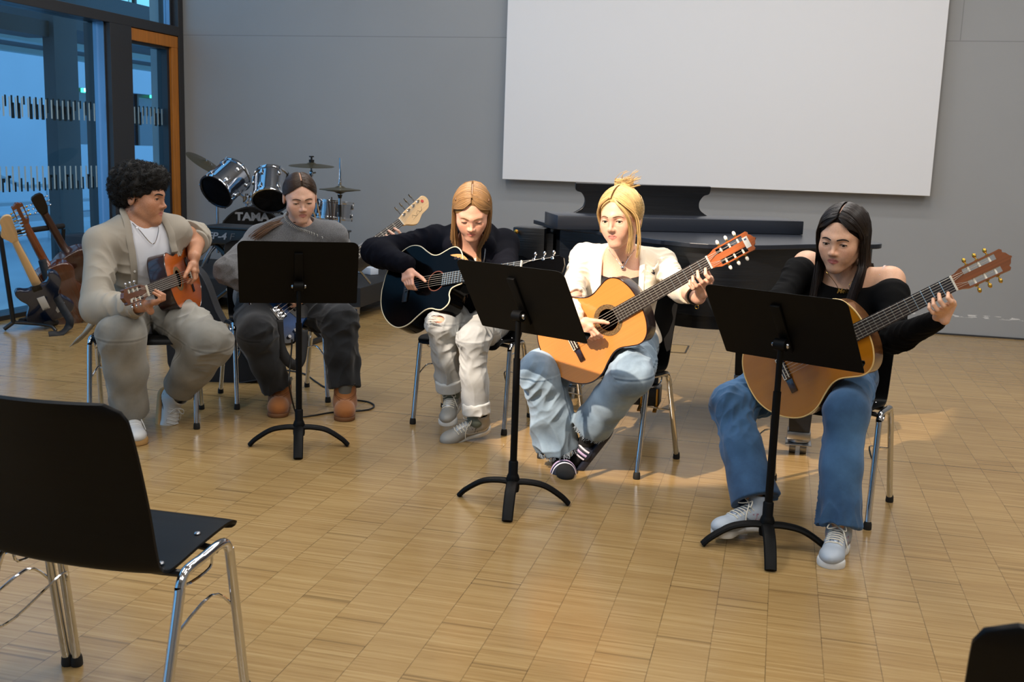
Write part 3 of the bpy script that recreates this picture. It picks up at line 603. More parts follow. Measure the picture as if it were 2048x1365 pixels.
def acoustic(label, o, x, z, top, side, S=1.0, w=.368, cut=False, depth=.095, steel=False, bind=None, head=None, rosm=None, brm=None, lbl=False, group=None, fbm=None, scale=.65, name='acoustic_guitar', lefty=False, neckm=None, frets=True):
    r = empty(name, o, label, 'guitar', group, mw=mw(o, x, z) @ Matrix.Scale(S, 4)); L0 = (0, 0, 0)
    def B(m, nm, mt, par=None, **k): return m.build(nm, mt, par or r, loc=L0, **k)
    x0 = -.165; L = .49; out = body_outline(L, w, x0, cut); n = len(out); sh = V3(.172, 0); rs_ = .0435
    m = MB(); G = []
    cen = V3(.04, 0)
    for zz, ins in ((-.0015, .0), (-depth+.012, .0), (-depth+.004, .002), (-depth, .008)):
        G.append([(cen[0]+(a-cen[0])*(1-ins/.2), b*(1-ins/.2), zz) for a, b in out])
    vs = [p for g in G for p in g]; fs = [(i*n+j, i*n+(j+1) % n, (i+1)*n+(j+1) % n, (i+1)*n+j) for i in range(3) for j in range(n)]
    fs.append(tuple(3*n+j for j in range(n))); m.add(vs, fs); B(m, 'body', side, ang=50)
    # top with a real sound hole
    ang = sorted(range(n), key=lambda i: math.atan2(out[i][1]-sh[1], out[i][0]-sh[0])); o2 = [out[i] for i in ang]
    vs = [(a, b, 0.0) for a, b in o2]+[(sh[0]+rs_*math.cos(t), sh[1]+rs_*math.sin(t), 0.0) for t in [math.atan2(b-sh[1], a-sh[0]) for a, b in o2]]
    vs += [(a, b, -.003) for a, b, _ in vs]
    fs = [(j, (j+1) % n, n+(j+1) % n, n+j) for j in range(n)]+[(2*n+j, 2*n+(j+1) % n, 3*n+(j+1) % n, 3*n+j) for j in range(n)]+[(j, (j+1) % n, 2*n+(j+1) % n, 2*n+j) for j in range(n)]+[(n+j, n+(j+1) % n, 3*n+(j+1) % n, 3*n+j) for j in range(n)]
    B(MB().add(vs, fs), 'soundboard', top, smooth=False)
    if bind is not None: B(MB().tube([(a, b, -.001) for a, b in out], .0028, 6, closed=True), 'binding', bind)
    B(MB().lathe([(rs_+.001, .0), (rs_+.001, .0012), (rs_+(.019 if not steel else .006), .0012), (rs_+(.019 if not steel else .006), .0)], (sh[0], 0, 0), seg=48, cap=False), 'rosette', rosm or mat('mosaic_rosette', '#6b5537', .45, var=(260, .75)))
    brm = brm or DARKW
    if steel: B(MB().box((-.004, 0, .004), (.030, .165, .008), bev=.003).box((.0, 0, .009), (.003, .075, .005)), 'bridge', brm)
    else: B(MB().box((-.008, 0, .0045), (.030, .085, .009), bev=.002).box((-.008, .0675, .003), (.026, .05, .005), bev=.002).box((-.008, -.0675, .003), (.026, .05, .005), bev=.002), 'bridge', brm); B(MB().box((0, 0, .0105), (.0025, .075, .005)), 'saddle', IVO); B(MB().box((-.017, 0, .0095), (.011, .08, .0015)).box((-.017, 0, .010), (.006, .074, .0015), mi=1), 'tie_block', [IVO, brm])
    wf = lambda xx: .026+.005*(scale-xx)/.455
    fx0 = sh[0]+rs_-.002
    m = MB(); m.add([(fx0, -wf(fx0), .001), (fx0, wf(fx0), .001), (scale, wf(scale), .001), (scale, -wf(scale), .001), (fx0, -wf(fx0), .008), (fx0, wf(fx0), .008), (scale, wf(scale), .008), (scale, -wf(scale), .008)], [(0, 1, 2, 3), (4, 7, 6, 5), (0, 4, 5, 1), (1, 5, 6, 2), (2, 6, 7, 3), (3, 7, 4, 0)])
    for k in range(1, 20):
        fx = scale*2**(-k/12)
        if fx > fx0+.002: m.box((fx, 0, .0084), (.0024, 2*wf(fx)-.002, .0014), mi=1)
    B(m, 'fingerboard', [fbm or EBON, FRET], smooth=False)
    xe = x0+L
    G = []
    for t in np.linspace(0, 1, 9):
        xx = lerp(xe-.002, scale+.004, t); wv = wf(xx)*.98; dp = .022-.003*t+(.045 if not steel else .04)*max(0, 1-t*6)**1.6
        G.append([(xx, wv*math.cos(a), .001-dp*math.sin(a)**.8) for a in np.linspace(0, PI, 13)])
    nk = neckm or MAHO
    B(MB().grid(G).add([p for p in G[0]], [tuple(range(13))]), 'neck', nk)
    B(MB().box((scale+.002, 0, .006), (.005, 2*wf(scale), .008)), 'nut', IVO)
    # head
    tilt = math.radians(14); Rh = np.array([[math.cos(tilt), 0, math.sin(tilt)], [0, 1, 0], [-math.sin(tilt), 0, math.cos(tilt)]]); ho = V3(scale+.004, 0, .002); hm = head or side
    def H(a, b, c): return ho+Rh@V3(a, b, c)
    if not steel:
        m = MB(); T = .018
        wO = lambda a: .028+.007*min(1, max(0, (a-.012)/.02))+.002*a/.15
        def plate(pts): m.prism(pts, -T, 0, ho, Rh)
        a0, a1 = .036, .142
        plate([(0, -.026), (.012, -.028), (.030, -.0355), (a0, -.036), (a0, .036), (.030, .0355), (.012, .028), (0, .026)])
        crown = [(a1, .037), (a1, -.037), (.162, -.038), (.168, -.032), (.166, -.024), (.174, -.018), (.180, -.006), (.186, 0), (.180, .006), (.174, .018), (.166, .024), (.168, .032), (.162, .038)]
        plate(crown[::-1] if False else [crown[i] for i in (1, 2, 3, 4, 5, 6, 7, 8, 9, 10, 11, 12, 0)])
        for s in (-1, 1): plate([(a0, s*.036-.0055*(s > 0)), (a1, s*.037-.0055*(s > 0)), (a1, s*.037+.0055*(s < 0)), (a0, s*.036+.0055*(s < 0))])
        plate([(a0, -.012), (a1, -.012), (a1, .012), (a0, .012)])
        B(m, 'headstock', hm, smooth=False)
        if lbl: B(MB().box(H(.150, 0, .0006), (.020, .042, .0012), Rh), 'label', WHT); B(MB().box(H(.150, .012, .0014), (.009, .006, .0006), Rh), 'stamp', mat('blue_stamp', '#3a4a78', .6))
        for s in (-1, 1):
            for k in range(3):
                ax = .055+k*.034
                B(MB().tube([H(ax, s*.0115, -.008), H(ax, s*.0315, -.008)], .0042, 10), 'tuner_roller', IVO)
                B(MB().tube([H(ax, s*.036, -.012), H(ax, s*.048, -.012)], .0022, 8).box(H(ax, s*.0375, -.012), (.012, .004, .012), Rh).ball(H(ax, s*.054, -.013), (.0065, .009, .0045), 10, R=Rh), 'tuner', GOLD if not lefty else NICKEL) if lbl is None or not lbl else B(MB().tube([H(ax, s*.036, -.012), H(ax, s*.046, -.012)], .0022, 8).box(H(ax, s*.0375, -.012), (.012, .004, .012), Rh, mi=0).ball(H(ax, s*.052, -.014), (.0065, .010, .005), 10, mi=1, R=Rh), 'tuner', [GOLD, PEARL])
        ends = [H(.055+(k % 3)*.034, (.020 if k < 3 else -.020), -.005) for k in (2, 1, 0, 3, 4, 5)]
    else:
        pts = [(0, -.024), (.02, -.030), (.045, -.037), (.10, -.041), (.165, -.043), (.185, -.032), (.192, 0), (.185, .032), (.165, .043), (.10, .041), (.045, .037), (.02, .030), (0, .024)]
        B(MB().prism(pts, -.014, 0, ho, Rh), 'headstock', hm, smooth=False, bevel=.001)
        ends = []
        for s in (1, -1):
            for k in range(3):
                ax = .052+k*.042; sy = .028+.004*k/2
                B(MB().tube([H(ax, s*sy, 0), H(ax, s*sy, .014)], .0035, 10).lathe([(.0068, 0), (.0068, .003), (.004, .0035)], H(ax, s*sy, .0), Rh[:, 2], 12).tube([H(ax, s*(sy+.010), -.010), H(ax, s*(sy+.022), -.010)], .003, 8).ball(H(ax, s*(sy+.030), -.010), (.006, .010, .010), 10, R=Rh), 'tuner', CHROME)
                ends.append(H(ax, s*sy, .007))
        ends = [ends[2], ends[1], ends[0], ends[3], ends[4], ends[5]]
    for k in range(6):
        y0 = (k-2.5)*-.0112 if True else 0; y0 = -(k-2.5)*.0112; y1 = -(k-2.5)*.0082
        B(MB().tube([(-.016, y0, .006), (0, y0, .0125), (scale+.002, y1, .0108), ends[k]], .00075 if k < 3 else .00055, 5), 'string', NYL)
    return r
# anchor points from the picture
def place(sad, nut, ys, L, near, nup, S=1.0):
    s = AY(sad[0], sad[1], ys); n = bone(s, nut, L, near); x = nrm(n-s)
    view = nrm(CAM-s); z = nrm(view+V3(0, 0, nup[0])+np.cross(x, view)*0+CR*nup[1]); z = nrm(z-x*np.dot(x, z)); return s, x, z
TOP4 = wood('amber_spruce_top', '#cf8843', .07, .16, .5, (2, 260, 2)); TOP5 = wood('honey_spruce_top', '#a0650f', .06, .2, .2, (1.5, 40, 2)); TOP1 = wood('cedar_top', '#b0571d', .10, .2, .7, (2, 200, 2))
BLKG = mat('black_gloss_lacquer', '#040405', .12, spec=.07); CREAM = mat('cream_binding', '#d9cdb0', .4); SIDE5 = wood('light_rosewood_side', '#6b4526', .2, .25, .5); HEAD4 = wood('cedar_head_veneer', '#a9582a', .15, .3, .4, (4, 120, 4)); HEAD5 = wood('walnut_head_veneer', '#7b4523', .2, .3, .4, (4, 120, 4))
G4 = place((1149, 679), (1418.5, 525), 4.17, .65, True, (.12, .0))
g4 = acoustic('amber classical guitar held by the blonde girl in the cream cardigan', *G4, TOP4, DARKW, lbl=True, head=HEAD4, bind=DARKW)
G5 = place((1572, 735.5), (1907.5, 567), 3.90, .65, True, (.15, .05))
g5 = acoustic('honey-yellow classical guitar held by the girl in the black top', *G5, TOP5, SIDE5, head=HEAD5, bind=mat('pale_edge_binding', '#d8b878', .3), neckm=MAHO, depth=.1)
G3 = place((816, 572), (1043, 534), 4.66, .65, True, (.38, .02))
g3 = acoustic('black cutaway steel-string guitar with cream edge held by the girl in the navy hoodie', *G3, BLKG, BLKG, w=.405, cut=True, depth=.105, steel=True, bind=CREAM, head=BLKG, rosm=mat('dark_wood_rosette', '#5a2f1b', .4), brm=BLK, fbm=mat('black_fingerboard', '#121110', .45), neckm=BLK)
S1 = .9
G1 = place((377, 550), (293, 582), 4.52, .65*S1, True, (.15, .85))
g1 = acoustic('classical guitar with cedar top and dark sides held by the boy', *G1, TOP1, DARKW, S=S1, head=wood('walnut_head', '#5b3520', .2, .35, .3), bind=DARKW, lefty=True)
# leaf-shaped sound ports and rosette on the black guitar's upper bout
lp = MB()
for k in range(4): lp.ball((.27+k*.022, .098-k*.006-.004*k*k*.2, .0006), (.010, .0075, .0008), 12)
lp.prism([(p[0], p[1]) for p in sm([V3(.235, .118), V3(.30, .112), V3(.345, .078), V3(.352, .050), V3(.335, .07), V3(.29, .095)], 3, True)], .0002, .0008, mi=1)
lp.build('leaf_inlay', [mat('dark_inlay', '#20130a', .4), wood('koa_inlay', '#c58a4a', .15, .3, .3)], g3, loc=(0, 0, 0))
# ---------------- solid bodies
def solid_outline(S=1.0, bass=True):
    P = [(-.115, .0), (-.112, .07), (-.085, .135), (-.03, .168), (.03, .150), (.085, .118), (.125, .112), (.175, .135), (.235, .160), (.300, .155), (.335, .128), (.330, .100), (.285, .090), (.252, .062), (.240, .034), (.240, 0), (.240, -.034), (.235, -.060), (.245, -.088), (.262, -.112), (.262, -.138), (.225, -.152), (.165, -.138), (.115, -.112), (.075, -.112), (.02, -.142), (-.04, -.165), (-.095, -.135), (-.114, -.07)]
    return [(p[0]*S, p[1]*S) for p in sm([V3(a, b, 0) for a, b in P], 3, True)]
def electric(name, label, cat, o, x, z, scale, col, S=1.0, head='bass', n=4, mirror=1):
    r = empty(name, o, label, cat, mw=mw(o, x, z)); L0 = (0, 0, 0)
    def B(m, nm, mt, par=None, **k): return m.build(nm, mt, par or r, loc=L0, **k)
    out = [(a, b*mirror) for a, b in solid_outline(S)]
    if mirror < 0: out = out[::-1]
    B(MB().prism(out, -.042, 0), 'body', col, bevel=.009)
    pg = [(a*S, b*S*mirror) for a, b in ((.04, -.02), (.05, -.07), (.085, -.098), (.14, -.11), (.21, -.135), (.245, -.125), (.235, -.088), (.215, -.045), (.215, .04), (.245, .075), (.28, .10), (.22, .12), (.15, .10), (.10, .07))]
    if mirror < 0: pg = pg[::-1]
    B(MB().prism(pg, .0003, .003), 'pickguard', mat('dark_pickguard', '#0c0d12', .2, coat=.5))
    B(MB().box((-.01, 0, .004), (.055, .078, .008), bev=.002).box((-.034, 0, .012), (.004, .078, .02)), 'bridge', CHROME)
    for k in range(n): B(MB().box((.0, (k-(n-1)/2)*.019, .012), (.03, .014, .012), bev=.002), 'saddle', CHROME)
    for xx in (.075, .13): B(MB().box((xx*S, 0, .006), (.022, .085, .012), bev=.004), 'pickup', BLK)
    for a, b in ((.00, -.118), (-.045, -.125), (-.085, -.105)): B(MB().lathe([(.010, 0), (.0095, .014), (.008, .016), (.0001, .016)], (a*S, b*S*mirror, .0005), seg=16), 'control_knob', CHROME)
    wf = lambda xx: .0205+.011*(scale-xx)/(scale-.2)
    m = MB(); fx0 = .20; m.add([(fx0, -wf(fx0), .002), (fx0, wf(fx0), .002), (scale, wf(scale), .002), (scale, -wf(scale), .002), (fx0, -wf(fx0), .010), (fx0, wf(fx0), .010), (scale, wf(scale), .010), (scale, -wf(scale), .010)], [(0, 1, 2, 3), (4, 7, 6, 5), (0, 4, 5, 1), (1, 5, 6, 2), (2, 6, 7, 3), (3, 7, 4, 0)])
    for k in range(1, 21):
        fx = scale*2**(-k/12)
        if fx > fx0: m.box((fx, 0, .0104), (.0026, 2*wf(fx)-.002, .0014), mi=1)
    for k in (3, 5, 7, 9, 15, 17): fx = scale*(2**(-k/12)+2**(-(k-1)/12))/2; m.lathe([(.0035, 0), (.0035, .0003)], (fx, 0, .0101), seg=10, mi=1)
    B(m, 'fingerboard', [EBON, FRET], smooth=False)
    maple = wood('maple_neck', '#d9b483', .08, .35, .3)
    G = [[(xx, wf(xx)*math.cos(a), .003-.021*math.sin(a)**.8) for a in np.linspace(0, PI, 11)] for xx in np.linspace(.20, scale+.004, 6)]
    B(MB().grid(G), 'neck', maple); B(MB().box((scale+.002, 0, .008), (.005, .041, .008)), 'nut', IVO)
    # one-sided headstock, tuners on the bass side
    hp = [(0, -.021), (.02, -.030), (.05, -.052), (.075, -.060), (.10, -.052), (.135, -.035), (.175, -.030), (.200, -.022), (.222, .005), (.222, .032), (.205, .048), (.175, .046), (.06, .036), (.02, .026), (0, .021)]
    B(MB().prism([tuple(p[:2]) for p in sm([V3(a, b, 0) for a, b in hp], 3, True)], -.017, -.001, (scale+.003, 0, .002)), 'headstock', maple, bevel=.002)
    for k in range(n):
        a = .045+k*.040*(4/n); b = .022+.004*k*(4/n); p = V3(scale+a, b, .001)
        B(MB().lathe([(.0085, 0), (.0085, .002), (.005, .003), (.005, .016)], p, seg=14).tube([p+V3(0, .01, -.024), p+V3(0, .045, -.024)], .003, 8).prism([(-.012, 0), (-.009, .018), (0, .022), (.009, .018), (.012, 0), (.006, -.004), (-.006, -.004)], -.002, .002, p+V3(0, .043, -.024), np.array([[.3, 0, .95], [0, 1, 0], [-.95, 0, .3]])), 'tuner', CHROME)
        y1 = (k-(n-1)/2)*.0095*-1; y0 = (k-(n-1)/2)*.019*-1; y0, y1 = -y0, -y1
        B(MB().tube([(-.03, -y0, .014), (0, -y0, .020), (scale+.002, -y1, .0135), tuple(p+V3(0, 0, .008))], .0010 if n == 4 else .0006, 5), 'string', NYL)
    return r
def blue_mat(name, c1, c2):
    t = NT(name); p = t.p; p.inputs['Roughness'].default_value = .16; p.inputs['Coat Weight'].default_value = 1; p.inputs['Metallic'].default_value = .35
    tc = t.n('TexCoord').outputs['Object']; mp = t.n('Mapping'); mp.inputs['Location'].default_value = (-.08*4.2, 0, 0); mp.inputs['Scale'].default_value = (4.2, 5.6, 0); t.l(tc, mp.inputs[0])
    g = t.n('TexGradient', gradient_type='SPHERICAL'); t.l(mp.outputs[0], g.inputs[0]); n = t.n('TexNoise', i_Scale=26.0, i_Detail=5.0); t.l(tc, n.inputs['Vector'])
    f = t.math('ADD', g.outputs['Fac'], t.math('MULTIPLY', t.math('SUBTRACT', n.outputs['Fac'], .5), .35)); t.l(t.ramp(f, [(.05, c1), (.45, c2), (.9, c2)]), p.inputs['Base Color']); return t.m
GB = place((559, 625), (801, 445), 4.80, .864, False, (.30, .25))
bass = electric('bass_guitar', 'dark blue electric bass with maple head held by the girl in the grey sweater', 'bass guitar', *GB, .864, blue_mat('blue_burst_lacquer', '#04060f', '#123a6b'))
Rb = np.eye(3)
MB().lathe([(.0001, .0016), (.0085, .0014), (.009, 0)], (.864+.19, .022, .002), seg=18).build('red_dot', mat('red_sticker', '#c2302a', .5), bass, loc=(0, 0, 0))
sc_ = MB().tube([(.864+.075+.011*k, -.018+.010*math.sin(k*1.7)+.0012*k, .0016) for k in range(9)], .0007, 5).tube([(.864+.072, -.030, .0016), (.864+.155, -.014, .0016)], .0005, 5); sc_.build('script_signature', BLK, bass, loc=(0, 0, 0))
# strap hanging from the lower end of the bass
def strap(pts, w, parent, name='strap', m=None, side=None, th=.0015):
    P = sm(pts, 6); G = []
    for i, p in enumerate(P):
        t = nrm(P[min(i+1, len(P)-1)]-P[max(i-1, 0)]); s = nrm(np.cross(t, side[i*len(side)//len(P)] if isinstance(side, list) else side)); G.append([p-s*w/2, p, p+s*w/2])
    return MB().grid(G).build(name, m or mat('black_webbing', '#0d0d10', .75), parent, solid=th*2)
strap([AY(556, 640, 4.72), AY(560, 690, 4.70), AY(574, 720, 4.70), AY(592, 731, 4.71), AY(603, 712, 4.75), AY(606, 660, 4.80)], .05, bass, side=-CF)
cable([AY(584, 679, 4.69), AY(583, 700, 4.69), AY(579, 745, 4.66), AY(578, 770, 4.63), fz(590, 822, .02), fz(600, 834), fz(630, 831), fz(668, 825), fz(720, 822), fz(742, 818), fz(748, 811), fz(735, 804), fz(705, 800)], 'black instrument cable hanging from the blue bass and looping beside the right brown boot')
# ---------------- rack with three guitars by the window
rk = empty('guitar_rack', FL(60, 655), 'black tubular guitar rack beside the window', 'guitar rack')
pb = FL(28, 652, .02); pt_ = AY(0, 432, 6.05)
a0 = AY(0, 469, 6.12); a1 = AY(126, 452, 6.75); pb = AY(27, 645, 6.18)
MB().tube([lerp(a0, a1, -.25), a1], .019, 12).build('neck_bar', mat('black_foam_padding', '#0b0b0d', .85), rk)
MB().tube([a0, pb], .016, 12).build('post', BLK, rk); e0 = AY(118, 625, 6.85); MB().tube([a1-V3(0, 0, .02), e0], .016, 12).build('post', BLK, rk)
q0 = FL(10, 655, .015); q1 = FL(110, 660, .015)
MB().tube([FL(8, 659, .012), pb], .014, 10).build('foot', BLK, rk); MB().tube(sm([pb, AY(70, 648, 6.25), AY(100, 652, 6.26), AY(112, 662, 6.26)], 4), .012, 10).build('foot', BLK, rk)
d = lerp(a0, a1, 1)-a0
for (u, v, yy), (u2, v2, y2) in (((42, 643, 6.25), (128, 619, 6.9)), ((92, 649, 6.3), (150, 636, 6.9))): MB().tube([AY(u, v, yy), AY(u2, v2, y2)], .021, 12).build('cradle_bar', mat('black_foam_padding', '#0b0b0d', .85), rk)
def on_rack(tail, headp, yt, L):
    t = AY(tail[0], tail[1], yt); h = bone(t, headp, L, True); return t, nrm(h-t)
t, x = on_rack((106, 634), (2, 428), 6.42, 1.0)
z = nrm(CF*.93-CR*.30); z = nrm(z-x*np.dot(x, z))
eg = electric('electric_guitar', 'dark blue electric guitar standing back-to-front in the rack', 'electric guitar', t+x*.11, x, z, .648, mat('dark_blue_lacquer', '#0d1d3a', .2, coat=1.0, metal=.2), S=.98, n=6)
MB().box((.085, -.01, -.0435), (.125, .05, .002), bev=.0008).build('back_plate', mat('white_cover_plate', '#cfd2d6', .4), eg, loc=(0, 0, 0))
b = MB()
for k in range(5): b.box((.03, -.022+k*.006, -.0448), (.010, .0025, .0008))
b.build('slot', BLK, eg, loc=(0, 0, 0)); MB().prism([(-.045, .045), (-.015, .04), (.05, .075), (.06, .10), (.03, .115), (-.03, .085)], -.0448, -.043, (0, 0, 0)).build('sticker', mat('white_sticker', '#b9bcc0', .5), eg, loc=(0, 0, 0))
MB().box((.235, -.005, -.0438), (.05, .06, .003), bev=.001).build('neck_plate', BLK, eg, loc=(0, 0, 0))
st = [AY(84, 520, 6.33), AY(96, 560, 6.32), AY(112, 592, 6.31), AY(126, 618, 6.30), AY(139, 640, 6.29), AY(136, 656, 6.28), FL(118, 668, .012), FL(98, 672, .006)]
strap(st, .055, eg, side=-CF, m=mat('patterned_black_strap', '#15161a', .7, var=(38, .95)))
t, x = on_rack((150, 640), (26, 402), 6.68, 1.0); z = nrm(CF*.85-CR*.50); z = nrm(z-x*np.dot(x, z))
acoustic('brown acoustic guitar in the middle of the rack behind the boy', t+x*.17, x, z, wood('brown_top', '#8a4f22', .1), wood('brown_mahogany_body', '#4a2413', .2, .2, .8), head=wood('mahogany_head', '#6e3a1d', .2), neckm=wood('mahogany_neck_gloss', '#6b381b', .15, .25, .6), steel=False, lbl=False)
t, x = on_rack((186, 600), (66, 386), 7.0, 1.0); z = nrm(CF*.85-CR*.50); z = nrm(z-x*np.dot(x, z))
acoustic('dark steel-string guitar with black head at the far end of the rack', t+x*.17, x, z, wood('brown_top', '#8a4f22', .1), wood('dark_mahogany_body', '#3a2018', .2, .25, .6), head=mat('dark_head', '#17110f', .35), steel=True, neckm=wood('dark_neck', '#3c241a', .2, .35, .3))
am = empty('guitar_amplifier', (0, 0, 0), 'dark guitar amplifier box behind the boy by the window', 'amplifier'); q = AY(107, 470, 7.3); q2 = AY(172, 470, 7.3)
am.matrix_world = Matrix.Translation((q[0]+.2, 7.5, 0))
MB().box2((q[0], 7.3, .02), (q[0]+.62, 7.62, q[2]), bev=.012).build('cabinet', mat('dark_tolex', '#15131a', .65, bump=(350, .3, .001)), am)
MB().box2((q[0]+.04, 7.29, .06), (q[0]+.58, 7.302, q[2]-.12)).build('grille_cloth', mat('dark_grille_cloth', '#1c1a1f', .9, var=(180, .3)), am, smooth=False)
MB().tube(sm([(q[0]+.2, 7.46, q[2]), (q[0]+.22, 7.46, q[2]+.025), (q[0]+.40, 7.46, q[2]+.025), (q[0]+.42, 7.46, q[2])], 4), .008, 8).build('handle', NICKEL, am)
for x_ in (.03, .59):
    for z_ in (.05, q[2]-.03): MB().box((q[0]+x_, 7.299, z_), (.03, .004, .03), bev=.003).build('corner_cap', NICKEL, am)
# ------------------------------------------------------------------ implicit surfaces -> mesh
# primitive = (type, args, k, op)   op: 'u' smooth union, 's' subtract, 'i' intersect
def rc(a, b, ra, rb, k=.01, op='u'): return ('rc', (tuple(a), tuple(b), ra, rb), k, op)
def ell(c, r, R=None, k=.01, op='u'): return ('el', (tuple(c), tuple(r), None if R is None else tuple(np.asarray(R).ravel())), k, op)
def ecap(a, b, ra, rb, d, s, k=.02, op='u'): return ('ec', (tuple(a), tuple(b), ra, rb, tuple(d), s), k, op)
def plane(o, n, k=.004, op='i'): return ('pl', (tuple(o), tuple(nrm(n))), k, op)     # keeps the side where (p-o).n < 0
def boxp(c, h, R=None, r=.0, k=.004, op='s'): return ('bx', (tuple(c), tuple(h), None if R is None else tuple(np.asarray(R).ravel()), r), k, op)
def grp(items, k=.01, op='u'): return ('gr', tuple(items), k, op)
def xf(items, o, R, s=1.0, k=.01, op='u'): return ('xf', (tuple(items), tuple(o), tuple(np.asarray(R).ravel()), s), k, op)
BIG = 10.0
def pe(ty, a, P):
    if ty == 'rc':
        A = np.array(a[0], np.float32); B = np.array(a[1], np.float32); ab = B-A; L = float(ab@ab)+1e-12
        pa = P-A; t = np.clip((pa@ab)/L, 0, 1); q = pa-t[:, None]*ab; return np.sqrt(np.einsum('ij,ij->i', q, q))-(a[2]+(a[3]-a[2])*t)
    if ty == 'el':
        q = P-np.array(a[0], np.float32)
        if a[2] is not None: q = q@np.array(a[2], np.float32).reshape(3, 3)
        r = np.array(a[1], np.float32); k0 = np.linalg.norm(q/r, axis=1); k1 = np.linalg.norm(q/(r*r), axis=1); return np.where(k1 > 1e-6, k0*(k0-1)/np.maximum(k1, 1e-6), -r.min())
    if ty == 'ec':
        d = np.array(a[4], np.float32); A = np.array(a[0], np.float32); B = np.array(a[1], np.float32); f = 1/a[5]-1
        pa = P-A; pa = pa+np.outer(pa@d, d)*f; ab = B-A; ab = ab+(ab@d)*d*f; L = float(ab@ab)+1e-12
        t = np.clip((pa@ab)/L, 0, 1); q = pa-t[:, None]*ab; return np.sqrt(np.einsum('ij,ij->i', q, q))-(a[2]+(a[3]-a[2])*t)
    if ty == 'pl': return (P-np.array(a[0], np.float32))@np.array(a[1], np.float32)
    if ty == 'bx':
        q = P-np.array(a[0], np.float32)
        if a[2] is not None: q = q@np.array(a[2], np.float32).reshape(3, 3)
        q = np.abs(q)-(np.array(a[1], np.float32)-a[3]); return np.linalg.norm(np.maximum(q, 0), axis=1)+np.minimum(q.max(1), 0)-a[3]
    if ty == 'gr': return field(a, P)
    if ty == 'xf':
        q = (P-np.array(a[1], np.float32))@np.array(a[2], np.float32).reshape(3, 3)/a[3]; return field(a[0], q)*a[3]
def comb(d, e, k, op):
    if op == 'u': h = np.maximum(k-np.abs(d-e), 0)/k; return np.minimum(d, e)-h*h*k*.25
    if op == 's': e = -e
    h = np.maximum(k-np.abs(d-e), 0)/k; return np.maximum(d, e)+h*h*k*.25
def field(prims, P):
    d = np.full(len(P), BIG, np.float32)
    for ty, a, k, op in prims: d = comb(d, pe(ty, a, P).astype(np.float32), k, op)
    return d
def bounds(prims):
    lo = np.full(3, 1e9); hi = -lo
    for ty, a, k, op in prims:
        if op != 'u': continue
        if ty in ('rc', 'ec'):
            for c, r in ((a[0], a[2]), (a[1], a[3])): lo = np.minimum(lo, np.array(c)-r-.01); hi = np.maximum(hi, np.array(c)+r+.01)
        elif ty in ('el', 'bx'): r = max(a[1]) if ty == 'el' else np.linalg.norm(a[1]); lo = np.minimum(lo, np.array(a[0])-r-.01); hi = np.maximum(hi, np.array(a[0])+r+.01)
        elif ty == 'gr': l, h = bounds(a); lo = np.minimum(lo, l); hi = np.maximum(hi, h)
        elif ty == 'xf':
            l, h = bounds(a[0]); R = np.array(a[2]).reshape(3, 3)
            for x in (l[0], h[0]):
                for y in (l[1], h[1]):
                    for z in (l[2], h[2]): q = np.array(a[1])+R@(np.array([x, y, z])*a[3]); lo = np.minimum(lo, q); hi = np.maximum(hi, q)
    return lo, hi
def flatten(prims):
    return prims
